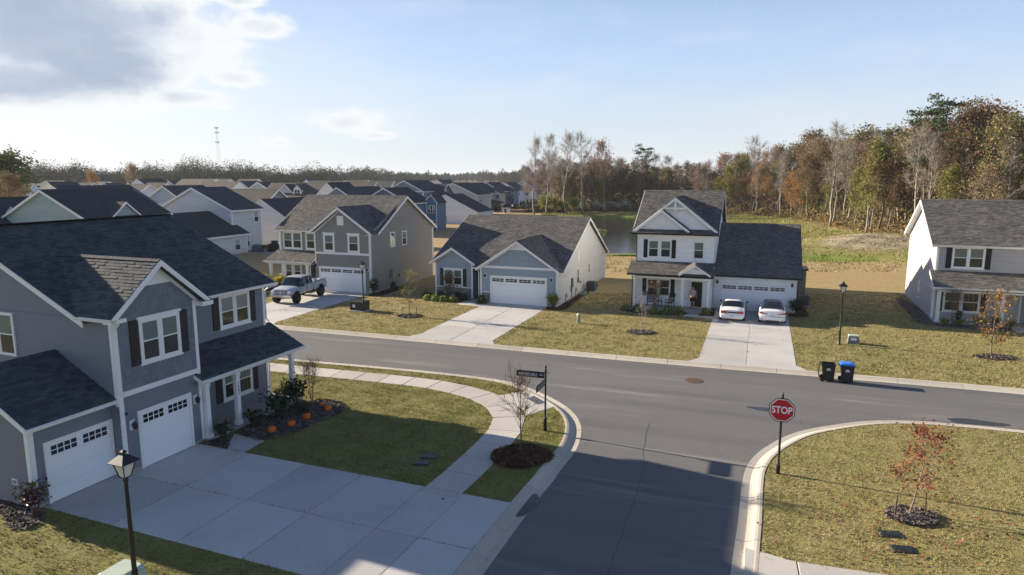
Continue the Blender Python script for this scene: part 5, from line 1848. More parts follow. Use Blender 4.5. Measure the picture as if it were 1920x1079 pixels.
# ================================================================== HOUSES FARTHER BACK
def simple_window(s, F, s0, s1, z0, z1, n=1):
    fm = MB()
    fm.fbox(F, s0, s1, z0, z1, -0.01, 0.05, M["trim"])
    fr = fm.build("window", s.root)
    w = (s1 - s0) / n
    for k in range(n):
        p = MB()
        a, b = s0 + k * w + 0.08, s0 + (k + 1) * w - 0.08
        zm = (z0 + z1) / 2
        p.fbox(F, a, b, z0 + 0.08, zm - 0.03, 0.05, 0.055, M["screen"])
        p.fbox(F, a, b, zm + 0.03, z1 - 0.08, 0.05, 0.055, M["blind"] if random.random() < 0.6 else M["dark_room"])
        p.build("pane", fr)


def far_house(label, corner, rz, W_, L_, eave, rise, z0, siding, roofm, kind="G", lap=True, wins=(), group=None, trimq=True):
    """G: gable end to the front, ridge runs back. E: eave to the front, gable end at the right. CORNER is the front right one."""
    s = House("house", label, (corner[0], corner[1], z0), rz, M[siding], M[roofm], lap=0.2, group=group)
    FW, SW = front(0), right(0)
    wallf = s.lapwall if lap else s.plain_wall
    o = 0.32
    b = -1.5
    if kind == "G":
        wallf(FW, [(-W_, b), (0, b), (0, eave), (-W_ / 2, eave + rise), (-W_, eave)])
        wallf(SW, [(0, b), (L_, b), (L_, eave), (0, eave)])
        s.plain_wall(left(-W_), [(0, b), (L_, b), (L_, eave), (0, eave)])
        s.plain_wall(back(L_), [(-W_, b), (0, b), (0, eave), (-W_ / 2, eave + rise), (-W_, eave)])
        k = rise / (W_ / 2)
        e, t = eave - k * o + 0.12, eave + rise + 0.14
        for x0 in (-W_ - o, o):
            pts = [(x0, -o, e), (x0, L_ + o, e), (-W_ / 2, L_ + o, t), (-W_ / 2, -o, t)]
            s.roof(pts if x0 > 0 else [pts[1], pts[0], pts[3], pts[2]], tabs=False)
            for y, d in ((-o, -1), (L_ + o, 1)):
                s.rake((x0, y, e), (-W_ / 2, y, t), (0, d, 0), 0.26, 0.05)
            s.trim.beam((x0, -o, e), (x0, L_ + o, e), (0.06 if x0 > 0 else -0.06, 0, 0), (0, 0, -0.2), M["trim"])
            # open soffit along the gable
            s.trim.poly([(x0, -o, e - 0.16), (-W_ / 2, -o, t - 0.16), (-W_ / 2, 0, t - 0.16), (x0, 0, e - 0.16)], M["trim"])
        s.cap((-W_ / 2, -o, t), (-W_ / 2, L_ + o, t))
    else:
        wallf(FW, [(-L_, b), (0, b), (0, eave), (-L_, eave)])
        wallf(SW, [(0, b), (W_, b), (W_, eave), (W_ / 2, eave + rise), (0, eave)])
        s.plain_wall(left(-L_), [(0, b), (W_, b), (W_, eave), (W_ / 2, eave + rise), (0, eave)])
        s.plain_wall(back(W_), [(-L_, b), (0, b), (0, eave), (-L_, eave)])
        k = rise / (W_ / 2)
        e, t = eave - k * o + 0.12, eave + rise + 0.14
        for y0 in (-o, W_ + o):
            pts = [(-L_ - o, y0, e), (o, y0, e), (o, W_ / 2, t), (-L_ - o, W_ / 2, t)]
            s.roof(pts, tabs=False)
            for x, d in ((o, 1), (-L_ - o, -1)):
                s.rake((x, y0, e), (x, W_ / 2, t), (d, 0, 0), 0.26, 0.05)
            s.trim.beam((-L_ - o, y0, e), (o, y0, e), (0, -0.06 if y0 < 0 else 0.06, 0), (0, 0, -0.2), M["trim"])
        s.cap((-L_ - o, W_ / 2, t), (o, W_ / 2, t))
    s.corner(FW, -0.08, b, eave, 0.16); s.corner(SW, 0.08, b, eave, 0.16); s.corner(SW, (L_ if kind == "G" else W_) - 0.08, b, eave, 0.16)
    for (f, a0, a1, c0, c1, n) in wins:
        simple_window(s, FW if f == "f" else SW, a0, a1, c0, c1, n)
    return s


def cross_gable(s, y0, wd, xr, eave, zr, kmain, siding, xmain0):
    """small gable facing +x on the right-hand roof plane of a ridge-back house; the gable face stands at x = xr"""
    za = zr
    k = (za - eave) / (wd / 2)
    xi = lambda z: xmain0 - (z - eave) / kmain
    for y in (y0 - wd / 2 - 0.2, y0 + wd / 2 + 0.2):
        e = eave - k * 0.2 + 0.1
        s.roof([(xr + 0.25, y, e), (xi(e) - 0.3, y, e), (xi(za) - 0.3, y0, za + 0.12), (xr + 0.25, y0, za + 0.12)], tabs=False)
        s.rake((xr + 0.25, y, e), (xr + 0.25, y0, za + 0.12), (1, 0, 0), 0.22, 0.05)
    s.wall.poly([(xr, y0 - wd / 2, eave - 1.0), (xr, y0 + wd / 2, eave - 1.0), (xr, y0 + wd / 2, eave), (xr, y0, za), (xr, y0 - wd / 2, eave)], M[siding])


def stack(s, pts):
    for (x, y, z) in pts:
        p = MB()
        p.tube([(x, y, z - 0.2), (x, y, z + 0.45)], 0.06, 6, M["black"])
        p.build("vent_pipe", s.root)


# -- row behind the slate house
RA = D2R(-17)
s = far_house("pale teal gabled house with black roof behind the slate house ridge", (-43.6, 70.0), RA, 10.9, 11.0, 5.6, 2.75, 0.8, "sid_teal", "roof_far", wins=[("f", -7.6, -6.0, 1.2, 2.7, 2)])
cross_gable(s, 4.8, 3.6, 0.15, 5.6, 7.0, 2.75 / 5.45, "sid_teal", 0.2)
stack(s, [(-2.6, 6.5, 7.2), (-1.6, 8.8, 6.6)])
s.finish()
s = far_house("pale grey two storey house with a lower black roofed wing and covered grill", (-36.4, 89.0), R20, 12.2, 5.6, 5.5, 2.75, 0.8, "sid_pale", "roof_far", wins=[("r", 4.1, 5.0, 3.7, 5.2, 1), ("r", 1.0, 3.0, 0.5, 2.1, 2)])
stack(s, [(-3.2, 3.0, 7.3)])
# lower wing in front
o_ = 0.3
s.lapwall(front(-9.5), [(-9.0, -1.5), (1.75, -1.5), (1.75, 2.55), (-3.6, 5.2), (-9.0, 2.55)])
s.lapwall(right(1.75), [(-9.5, -1.5), (0.6, -1.5), (0.6, 2.55), (-9.5, 2.55)])
s.plain_wall(back(0.6), [(0.0, -1.5), (1.75, -1.5), (1.75, 2.55), (0, 3.4)])
s.roof([(2.1, -9.8, 2.5), (2.1, 0.9, 2.5), (-3.6, 0.9, 5.35), (-3.6, -9.8, 5.35)], tabs=False)
s.roof([(-9.3, 0, 2.5), (-9.3, -9.8, 2.5), (-3.6, -9.8, 5.35), (-3.6, 0, 5.35)], tabs=False)
s.trim.beam((2.1, -9.8, 2.5), (2.1, 0.9, 2.5), (0.06, 0, 0), (0, 0, -0.2), M["trim"])
s.rake((2.1, 0.9, 2.5), (-0.2, 0.9, 3.65), (0, 1, 0), 0.22, 0.04)
s.corner(right(1.75), 0.52, -1.0, 2.5, 0.16)
simple_window(s, right(1.75), -1.75, -0.75, 0.5, 1.95, 1)
s.trim.beam((-9.3, -9.82, 2.5), (-3.6, -9.82, 5.35), (0, 0.05, 0), (0, 0, -0.2), M["trim"]); s.trim.beam((2.1, -9.82, 2.5), (-3.6, -9.82, 5.35), (0, 0.05, 0), (0, 0, -0.2), M["trim"])
s.finish()
s = far_house("white house with steep black roof seen between the pale grey and taupe houses", (-30.4, 96.0), R20, 11.0, 14.0, 3.2, 3.3, 0.8, "sid_white", "roof_far", wins=[("f", -1.7, -0.9, 0.6, 1.9, 1)])
s.finish()
s = far_house("black roofed house behind the teal house with a small pale front gable", (-61.3, 98.5), RA, 10.5, 13.0, 5.5, 2.8, 0.8, "sid_pale", "roof_far")
cross_gable(s, 6.5, 5.0, -0.4, 5.6, 7.2, 2.8 / 5.25, "sid_pale", 0.2)
stack(s, [(-2.2, 10.5, 7.0)])
s.finish()
# dormer house at the far left
s = far_house("black roofed house with a white dormer at the left edge", (-51.5, 71.0), RA, 13.0, 14.0, 3.4, 4.0, 0.8, "sid_white", "roof_far", "G")
F_ = front(2.4)
s.wall.fbox(F_, -4.1, -2.5, 4.0, 5.9, -1.5, 0.0, M["trim"])
s.roof([(-4.35, 2.2, 5.8), (-3.3, 2.2, 6.6), (-3.3, 4.6, 6.6), (-4.35, 4.6, 5.8)], tabs=False); s.roof([(-2.25, 2.2, 5.8), (-2.25, 4.6, 5.8), (-3.3, 4.6, 6.6), (-3.3, 2.2, 6.6)], tabs=False)
s.rake((-4.35, 2.19, 5.81), (-3.3, 2.19, 6.61), (0, -1, 0), 0.16, 0.04); s.rake((-2.25, 2.19, 5.81), (-3.3, 2.19, 6.61), (0, -1, 0), 0.16, 0.04)
simple_window(s, F_, -3.7, -2.9, 4.7, 5.8, 1)
s.finish()
# blue house right of the taupe one
s = far_house("deep blue two storey house with black roof and a window bay behind the taupe house", (-19.4, 129.6), R20, 10.5, 9.0, 5.6, 2.7, 0.0, "sid_blue", "roof_far")
B0, B1, y0 = 0.0, 2.35, 7.0
Fq = front(y0)
s.lapwall(Fq, [(B0, -1.5), (B1, -1.5), (B1, 5.4), (1.2, 6.9), (B0, 6.0)])
s.lapwall(right(B1), [(y0, -1.5), (y0 + 4, -1.5), (y0 + 4, 5.4), (y0, 5.4)])
s.roof([(-0.6, y0 - 0.25, 5.7), (1.2, y0 - 0.25, 7.05), (1.2, y0 + 4, 7.05), (-0.6, y0 + 4, 5.7)], tabs=False); s.roof([(B1 + 0.3, y0 - 0.25, 5.4), (B1 + 0.3, y0 + 4, 5.4), (1.2, y0 + 4, 7.05), (1.2, y0 - 0.25, 7.05)], tabs=False)
s.rake((B1 + 0.3, y0 - 0.25, 5.4), (1.2, y0 - 0.25, 7.05), (0, -1, 0), 0.22, 0.04); s.rake((-0.1, y0 - 0.25, 6.0), (1.2, y0 - 0.25, 7.05), (0, -1, 0), 0.22, 0.04)
simple_window(s, Fq, 0.35, 1.95, 3.4, 4.9, 3); simple_window(s, Fq, 0.35, 1.95, 0.6, 2.0, 3)
s.corner(Fq, B1 - 0.08, -1, 5.4, 0.16); s.corner(Fq, 0.08, -1, 5.8, 0.16)
s.finish()

FAR = [
    ('G', -111.0, 205, 9.8, 11, 9, 3.0, 'sid_white', 'roof_far', 'white house with a broad gable far behind the teal house'),
    ('E', -86.8, 165, 8.7, 8, 6, 2.4, 'sid_pale', 'roof_far_lit', 'pale house with a small white front gable beyond the black roofs'),
    ('E', -87.4, 175, 9.0, 8, 6, 2.6, 'sid_white', 'roof_far_lit', 'white cottage with twin gables beyond the light blue house'),
    ('G', -127.6, 190, 9.1, 8, 8, 2.6, 'sid_white', 'roof_far', 'white gabled house below the big green tree'),
    ('E', -149.5, 230, 9.1, 9, 8, 2.6, 'sid_pale', 'roof_far', 'pale distant house right of the orange tree'),
    ('E', -139.9, 240, 8.7, 9, 9, 2.6, 'sid_white', 'roof_far_lit', 'distant low house among the far trees'),
    ('G', -68.2, 135, 8.8, 9.5, 10, 2.8, 'sid_lblue', 'roof_far', 'light blue gabled house between the teal and the pale houses'),
    ('E', -98.5, 230, 9.7, 11, 14, 3.2, 'sid_white', 'roof_far_lit', 'long sunlit roofed house at the far left edge of the wood'),
    ('E', -99.8, 245, 9.6, 11, 10, 3.2, 'sid_white', 'roof_far_lit', 'sunlit roofed house in front of the far wood below the mast'),
    ('E', -75.0, 190, 9.1, 9, 13, 2.6, 'sid_white', 'roof_far_lit', 'low sunlit roofed house with a white end gable'),
    ('G', -79.0, 200, 9.2, 7, 8, 2.6, 'sid_white', 'roof_far', 'small white gable between sunlit roofs'),
    ('E', -82.6, 225, 9.7, 10, 7, 3.0, 'sid_white', 'roof_far_lit', 'stepped sunlit roof house near the far wood'),
    ('G', -64.3, 175, 9.2, 10, 12, 2.8, 'sid_lblue', 'roof_far', 'pale blue gabled house under a dark roof'),
    ('E', -42.5, 125, 8.3, 8, 14, 2.6, 'sid_grey', 'roof_far_lit', 'mid grey house with long sunlit roof and end gable'),
    ('G', -49.2, 150, 8.9, 7.5, 9, 3.2, 'sid_pale', 'roof_far', 'pale house with a steep shingled front gable'),
    ('E', -51.0, 165, 9.1, 8, 5, 3.0, 'sid_white', 'roof_far', 'white house with a steep dark roof beside the steep gable'),
    ('E', -40.3, 150, 9.2, 9, 14, 3.2, 'sid_white', 'roof_far_lit', 'sunlit roofed house with a white dormer window'),
    ('G', -38.7, 145, 9.3, 7.5, 8, 3.4, 'sid_white', 'roof_far', 'white steep gable house with a twin window'),
    ('E', -45.3, 185, 9.4, 9, 10, 3.2, 'sid_white', 'roof_far_lit', 'sunlit roofed house with a white gable end behind the steep one'),
    ('E', -33.5, 170, 9.2, 9, 13, 3.2, 'sid_white', 'roof_far_lit', 'sunlit roofed house with a bright white end gable'),
    ('G', -32.4, 128, 8.6, 8.5, 14, 2.4, 'sid_grey', 'roof_far', 'grey gabled house with a long black roof behind the taupe house'),
    ('G', -25.7, 165, 9.6, 10, 12, 2.4, 'sid_grey', 'roof_far', 'mid grey house with boxed gable behind the blue house'),
    ('G', -25.4, 235, 9.4, 9, 10, 2.8, 'sid_white', 'roof_far', 'white gable at the end of the far street'),
    ('E', -16.5, 175, 8.7, 11, 11, 3.6, 'sid_tan', 'roof_far', 'grey brown house with a black front roof'),
    ('G', -16.0, 188, 8.8, 14, 10, 3.1, 'sid_sage', 'roof_far', 'sage grey two storey house with a plain end gable'),
    ('G', -14.9, 154, 6.6, 15.5, 9, 3.7, 'sid_white', 'roof_far', 'white single storey house with one dark window'),
    ('G', -13.3, 208, 8.6, 11, 12, 2.9, 'sid_pale', 'roof_far', 'pale two storey house first in the row along the far lawn'),
    ('G', -8.8, 238, 8.5, 11, 12, 2.9, 'sid_blue', 'roof_far', 'blue two storey house second in the row along the far lawn'),
    ('G', -2.9, 268, 8.2, 11, 12, 3.0, 'sid_white', 'roof_far', 'white two storey house third in the row along the far lawn'),
    ('G', 4.6, 298, 8.7, 11, 12, 3.0, 'sid_lblue', 'roof_far', 'grey blue two storey house fourth in the row along the far lawn'),
    ('E', 16.5, 345, 7.0, 11, 12, 3.0, 'sid_grey', 'roof_far', 'grey house last in the row behind the bare trees'),
    ('G', -77.2, 260, 9.3, 9, 9, 3, 'sid_white', 'roof_far', 'white house tucked before the far trees'),
    ('E', -52.1, 250, 9.2, 9, 9, 3, 'sid_pale', 'roof_far_lit', 'pale house low before the far trees'),
    ('E', -28.2, 215, 8.6, 9, 9, 3, 'sid_grey', 'roof_far', 'grey house beside the boxed gable'),
    ('E', -121.2, 200, 8.7, 9, 9, 3, 'sid_pale', 'roof_far', 'pale house behind the long black roofs'),
]
for (kd, x, y, zt, w, l, r_, sd, rf, lab) in FAR:
    c, sn = math.cos(R20), math.sin(R20)
    two = not (("single" in lab) or ("low" in lab) or ("cottage" in lab))
    eave_h = 5.5 if two else 2.9
    z0 = zt - r_ - 0.14 - eave_h
    if kd == "G":
        cx, cy = x + 0.5 * w * c, y + 0.5 * w * sn
    else:
        # apex of the right-hand gable, half the depth back
        cx, cy = x + 0.5 * w * sn, y - 0.5 * w * c
    wins = []
    if kd == "G":
        if "one dark" in lab:
            wins = [("f", -w / 2 - 0.9, -w / 2 + 0.3, 0.6, 1.9, 1)]
        elif "twin" in lab:
            wins = [("f", -w / 2 - 0.2, -w / 2 + 1.2, 5.4, 6.6, 2)]
        elif "row along" in lab:
            wins = [("r", 1.2, 2.4, 3.6, 5.0, 1), ("r", 7.5, 9.6, 3.6, 5.0, 2), ("r", 7.5, 9.6, 0.6, 2.0, 2), ("r", 2.2, 4.2, 0.5, 2.0, 2)]
        elif "steep shingled" in lab:
            wins = [("f", -w + 0.8, -w + 2.0, 3.5, 5.0, 1), ("f", -w / 2 - 0.6, -w / 2 + 0.6, 3.5, 5.0, 1), ("f", -2.0, -0.8, 3.5, 5.0, 1)]
        else:
            wins = [("f", -w * 0.62, -w * 0.62 + 1.1, 3.4, 4.9, 1), ("r", 2.0, 3.1, 3.5, 5.0, 1)] if two else []
    else:
        wins = [("r", w * 0.4, w * 0.4 + 1.1, eave_h - 1.6, eave_h - 0.2, 1), ("f", -l * 0.5, -l * 0.5 + 1.8, eave_h - 1.7, eave_h - 0.3, 2)]
    s = far_house(lab, (cx, cy), R20, w, l, eave_h, r_, z0, sd, rf, kd, lap=(y < 190), wins=wins)
    if "dormer" in lab:
        F_ = front(1.2)
        zz0 = eave_h + 1.0
        s.wall.fbox(F_, -6.2, -4.2, eave_h - 0.2, zz0 + 1.0, -3, 0, M["trim"])
        s.roof([(-6.5, 1.0, zz0 + 0.9), (-5.2, 1.0, zz0 + 2.2), (-5.2, 4.2, zz0 + 2.2), (-6.5, 4.2, zz0 + 0.9)], tabs=False); s.roof([(-3.9, 1.0, zz0 + 0.9), (-3.9, 4.2, zz0 + 0.9), (-5.2, 4.2, zz0 + 2.2), (-5.2, 1.0, zz0 + 2.2)], tabs=False)
        s.wall.poly([F_(-6.2, 0.0, zz0 + 1.0), F_(-4.2, 0.0, zz0 + 1.0), F_(-5.2, 0.0, zz0 + 2.0)], M["trim"])
        simple_window(s, F_, -5.9, -4.5, zz0 - 0.3, zz0 + 0.9, 2)
    if "boxed gable" in lab:
        s.band(front(0), -w, 0, eave_h, 0.25, 0.08)
        s.lapwall(front(5.0), [(0, -1.5), (3.0, -1.5), (3.0, 4.4), (0, 5.0)]); simple_window(s, front(5.0), 1.0, 2.2, 2.6, 4.0, 1)
        s.roof([(3.3, 4.7, 4.4), (3.3, 9, 4.4), (0, 9, 6.0), (0, 4.7, 6.0)], tabs=False)
    if "row along" in lab:
        # rear bump-out with its own little gable
        y0 = l - 4.0
        s.lapwall(front(y0), [(0, -1.5), (2.0, -1.5), (2.0, 5.4), (0, 6.2)])
        s.plain_wall(right(2.0), [(y0, -1.5), (l, -1.5), (l, 5.4), (y0, 5.4)])
        s.roof([(2.3, y0 - 0.3, 5.4), (2.3, l + 0.3, 5.4), (-1.5, l + 0.3, 7.0), (-1.5, y0 - 0.3, 7.0)], tabs=False)
        simple_window(s, front(y0), 0.4, 1.6, 3.5, 4.9, 1); simple_window(s, front(y0), 0.4, 1.6, 0.7, 2.0, 1)
        s.corner(front(y0), 1.92, -1, 5.4, 0.16)
    if "first in the row" in lab:
        s.roof([(3.9, 1.0, 2.5), (3.9, 7.5, 2.5), (0, 7.5, 3.4), (0, 1.0, 3.4)], tabs=False)
        for yy in (1.3, 4.2, 7.2):
            s.trim.box(3.6, 3.75, yy, yy + 0.15, -1.0, 2.5, M["trim"])
    s.finish()

xr = random.Random(21)
for k in range(22):
    px = xr.uniform(70, 760)
    yy = xr.uniform(205, 330)
    xx = (px - 960) / 1280 * yy * 1.02
    rf = xr.choice(["roof_far", "roof_far_lit"])
    wl = xr.choice(["sid_white", "sid_pale", "sid_white", "sid_grey"])
    s = far_house("distant gabled house packed among the far roofs before the wood", (xx, yy), R20 + xr.choice([0, 0, D2R(90)]), xr.uniform(9, 11), xr.uniform(9, 13), 4.6, xr.uniform(2.6, 3.4), 0.6, wl, rf, xr.choice("GE"), lap=False, wins=[("f", -6.5, -5.3, 2.6, 4.0, 1), ("f", -3.2, -2.0, 2.6, 4.0, 1)], group="distant houses before the far wood")
    s.finish()


# ================================================================== STREET FURNITURE
def street_lamp(loc, rz, label):
    t = thing("street_lamp", label, "street lamp", loc, rz, "black post lamps along the streets")
    p = MB()
    p.lathe([(0.11, -0.1), (0.11, 0.05), (0.085, 0.09), (0.075, 0.85), (0.085, 0.88), (0.06, 0.95), (0.052, 2.2), (0.045, 3.28), (0.065, 3.30), (0.065, 3.36), (0.04, 3.40)], 12, M["black"])
    p.build("post", t, True)
    hd = MB()
    zb, zt, rb, rt = 3.42, 3.80, 0.13, 0.25
    hd.lathe([(0.06, 3.38), (0.14, 3.40), (0.14, 3.42)], 4, M["black"], sq=True)
    for k in range(4):
        a = math.pi / 4 + k * math.pi / 2
        hd.tube([(rb * math.cos(a), rb * math.sin(a), zb), (rt * math.cos(a), rt * math.sin(a), zt)], 0.014, 5, M["black"])
    hd.lathe([(0.355, 3.79), (0.36, 3.81), (0.10, 3.98), (0.06, 3.98), (0.06, 4.02), (0.085, 4.03), (0.085, 4.06), (0.02, 4.10)], 4, M["black"], sq=True)
    h_ = hd.build("lantern", t)
    gl = MB()
    gl.lathe([(rb - 0.012, zb + 0.002), (rt - 0.015, zt - 0.005)], 4, M["frosted"], sq=True)
    gl.build("glass", h_)
    return t


street_lamp((-9.5, 15.8, 0), R1, "black lamp post at the near edge of the wide concrete drive")
street_lamp((-11.82, 53.4, 0), R20, "black lamp post beside the dark green transformer box")
street_lamp((21.03, 42.75, 0), R20, "black lamp post on the grass beside the small grey utility box")

# stop sign, facing down the side street
t = thing("stop_sign", "red octagonal STOP sign on a black post at the corner", "stop sign", (9.68, 23.45, 0), R20)
p = MB()
p.lathe([(0.075, -0.1), (0.075, 0.35), (0.06, 0.40), (0.042, 0.44), (0.042, 2.86), (0.055, 2.87), (0.03, 2.91), (0.05, 2.96), (0.035, 3.02), (0.004, 3.07)], 10, M["black"])
p.build("post", t, True)


def octo(r, z, y):
    return [(r / math.cos(math.pi / 8) * math.cos(math.pi / 8 + k * math.pi / 4), y, z + r / math.cos(math.pi / 8) * math.sin(math.pi / 8 + k * math.pi / 4)) for k in range(8)]


pl = MB(); pl.slab(octo(0.435, 2.42, -0.05), (0, 0.03, 0), M["black"]); bp = pl.build("backing_plate", t)
pl = MB(); pl.slab(octo(0.405, 2.42, -0.056), (0, 0.006, 0), M["white_sign"]); pl.build("border", bp)
pl = MB(); pl.slab(octo(0.375, 2.42, -0.060), (0, 0.004, 0), M["red_sign"]); fc = pl.build("sign_face", t)
text_obj("STOP", 0.36, M["white_sign"], fc, face_matrix((0, -0.064, 2.415), (1, 0, 0), (0, 0, 1)), "lettering", 0.002, sx=0.80, bold=0.008)

# street name sign
t = thing("street_sign", "black street name sign reading WARWICK HILLS at the pavement corner", "street sign", (1.41, 27.67, 0), R20)
p = MB()
p.lathe([(0.075, -0.1), (0.075, 0.5), (0.085, 0.52), (0.05, 0.58), (0.042, 0.62), (0.042, 2.62), (0.06, 2.64), (0.06, 2.70), (0.03, 2.74), (0.05, 2.80), (0.03, 2.86), (0.004, 2.93)], 10, M["black"])
p.tube([(0.0, 0.0, 2.56), (0.17, 0.0, 2.56)], 0.012, 6, M["black"])
p.build("post", t, True)
b1 = MB()
b1.box(-1.30, -0.06, -0.014, 0.014, 2.30, 2.53, M["black"]); b1.box(-1.22, 0.0, -0.02, 0.02, 2.535, 2.565, M["black"])
o = b1.build("name_blade", t)
text_obj("WARWICK HILLS", 0.185, M["white_sign"], o, face_matrix((-0.80, -0.016, 2.41), (1, 0, 0), (0, 0, 1)), "lettering", 0.001, sx=0.60, bold=0.002)
text_obj("Ave", 0.13, M["white_sign"], o, face_matrix((-0.20, -0.016, 2.44), (1, 0, 0), (0, 0, 1)), "lettering", 0.001, shear=0.4, sx=0.8)
b2 = MB()
b2.box(-0.014, 0.014, -1.25, -0.06, 2.05, 2.28, M["black"]); b2.box(-0.018, 0.018, -1.18, 0.0, 2.285, 2.31, M["black"])
for k in range(9):
    b2.box(-0.0165, 0.0165, -1.16 + k * 0.115, -1.085 + k * 0.115, 2.10, 2.24, M["label_grey"] if k % 3 else M["black"])
b2.build("name_blade", t)


# wheeled bins at the kerb
def cart(loc, rz, label, lid):
    t = thing("wheeled_bin", label, "wheeled bin", loc, rz, "black wheeled bins at the far kerb")
    b = MB()
    def ring(w, d, z, off=0.0):
        return [(-w + off, -d, z), (w + off, -d, z), (w + off, d, z), (-w + off, d, z)]
    th = 0.012
    lv = [ring(0.24, 0.22, 0.05, 0.03), ring(0.26, 0.24, 0.10, 0.03), ring(0.315, 0.275, 0.86), ring(0.345, 0.30, 0.865), ring(0.345, 0.30, 0.96), ring(0.32, 0.275, 0.96), ring(0.30, 0.26, 0.85), ring(0.24, 0.22, 0.12, 0.03)]
    vs = [q for r_ in lv for q in r_]
    fs = [(3, 2, 1, 0)] + [(i * 4 + k, i * 4 + (k + 1) % 4, i * 4 + 4 + (k + 1) % 4, i * 4 + 4 + k) for i in range(7) for k in range(4)] + [(28, 29, 30, 31)]
    b.mesh_faces(vs, fs, M["plastic_black"])
    b.build("bin_body", t)
    hb = MB(); hb.tube([(-0.40, -0.22, 0.93), (-0.42, -0.2, 0.95), (-0.42, 0.2, 0.95), (-0.40, 0.22, 0.93)], 0.016, 6, M["plastic_black"]); hb.box(-0.41, -0.33, -0.24, -0.20, 0.90, 0.94, M["plastic_black"]); hb.box(-0.41, -0.33, 0.20, 0.24, 0.90, 0.94, M["plastic_black"]); hb.build("handle", t)
    for s_ in (-1, 1):
        w = MB()
        w.tube([(-0.27, s_ * 0.235, 0.125), (-0.27, s_ * 0.30, 0.125)], 0.125, 14, M["rubber"])
        w.tube([(-0.27, s_ * 0.30, 0.125), (-0.27, s_ * 0.31, 0.125)], 0.06, 8, M["grille"])
        w.build("wheel", t)
    lg = MB()
    for (x0, x1, z0, z1) in ((-0.11, 0.12, 0.64, 0.655), (-0.09, -0.03, 0.67, 0.72), (-0.02, 0.05, 0.675, 0.745), (0.06, 0.10, 0.67, 0.71), (-0.10, 0.10, 0.61, 0.628)):
        y = lambda z: -0.24 - 0.035 * (z - 0.10) / 0.76 - 0.004
        lg.hexa([(x0, y(z0) - 0.002, z0), (x1, y(z0) - 0.002, z0), (x1, y(z0) + 0.004, z0), (x0, y(z0) + 0.004, z0), (x0, y(z1) - 0.002, z1), (x1, y(z1) - 0.002, z1), (x1, y(z1) + 0.004, z1), (x0, y(z1) + 0.004, z1)], M["white_sign"])
    lg.build("logo", t)
    l = MB()
    if lid == "closed":
        pr = [(-0.37, 0.965), (-0.36, 1.0), (-0.25, 1.06), (0.15, 1.07), (0.33, 1.03), (0.39, 0.965)]
        wd = [0.315, 0.32, 0.27, 0.27, 0.30, 0.315]
        vs = [(x, -w, z) for (x, z), w in zip(pr, wd)] + [(x, w, z) for (x, z), w in zip(pr, wd)]
        fs = [(i, i + 1, 7 + i, 6 + i) for i in range(5)] + [tuple(range(6)), tuple(reversed(range(6, 12))), (0, 6, 11, 5)]
        l.mesh_faces(vs, fs, M["blue_lid"])
        l.build("lid", t)
    else:
        pr = [(-0.41, 0.955), (-0.45, 0.93), (-0.50, 0.65), (-0.49, 0.35), (-0.46, 0.24), (-0.44, 0.25), (-0.46, 0.6), (-0.43, 0.90)]
        vs = [(x, -0.29, z) for x, z in pr] + [(x, 0.29, z) for x, z in pr]
        k = len(pr)
        l.mesh_faces(vs, [tuple(range(k)), tuple(reversed(range(k, 2 * k)))] + [(i, k + i, k + (i + 1) % k, (i + 1) % k) for i in range(k)], M["plastic_black"])
        l.build("lid", t)
    return t


cart((16.86, 35.22, ROAD_Z + 0.0), R20, "open black wheeled bin with its lid hanging down at the kerb", "open")
cart((17.72, 34.93, ROAD_Z + 0.0), R20, "black wheeled bin with closed blue lid at the kerb", "closed")

# utility cabinets
t = thing("utility_box", "dark green transformer box with white label beside the lamp post", "utility box", (-12.25, 53.95, 0), R20)
b = MB(); b.bbox(-0.75, 0.75, -0.6, 0.6, -0.1, 0.08, M["foundation"], 0.02); b.build("plinth", t)
b = MB(); b.bbox(-0.62, 0.62, -0.48, 0.48, 0.08, 0.70, M["green_box"], 0.02); b.build("cabinet", t)
b = MB(); b.bbox(-0.66, 0.66, -0.52, 0.52, 0.702, 0.80, M["green_box"], 0.04); b.build("lid", t)
b = MB(); b.box(-0.36, -0.12, -0.486, -0.481, 0.32, 0.55, M["label_white"]); b.build("label", t)
for i in range(3):
    pass
t = thing("utility_box", "small grey utility box with white label at the foot of the right lamp post", "utility box", (22.05, 43.0, 0), R20)
b = MB(); b.hexa([(-0.36, -0.3, -0.05), (0.36, -0.3, -0.05), (0.36, 0.3, -0.05), (-0.36, 0.3, -0.05), (-0.28, -0.22, 0.5), (0.28, -0.22, 0.5), (0.28, 0.22, 0.5), (-0.28, 0.22, 0.5)], M["ac_grey"]); b.build("cabinet", t)
b = MB(); b.bbox(-0.30, 0.30, -0.24, 0.24, 0.502, 0.56, M["pale_green"], 0.02); b.build("lid", t)
b = MB(); b.hexa([(-0.17, -0.268, 0.24), (0.17, -0.268, 0.24), (0.17, -0.25, 0.24), (-0.17, -0.25, 0.24), (-0.17, -0.240, 0.42), (0.17, -0.240, 0.42), (0.17, -0.22, 0.42), (-0.17, -0.22, 0.42)], M["label_white"]); b.build("label", t)
t = thing("utility_pedestal", "pale green cable pedestal standing alone on the lawn", "cable pedestal", (4.89, 49.1, 0), R20)
b = MB(); b.lathe([(0.13, -0.1), (0.13, 0.55), (0.15, 0.56), (0.15, 0.66), (0.10, 0.74), (0.02, 0.76)], 12, M["pale_green"]); b.build("housing", t, True)
b = MB(); b.lathe([(0.136, 0.40), (0.136, 0.42)], 12, M["label_grey"]); b.build("band", t)
t = thing("utility_box", "pale green ground box behind the nearest lamp post", "utility box", (-10.25, 16.45, 0), R1)
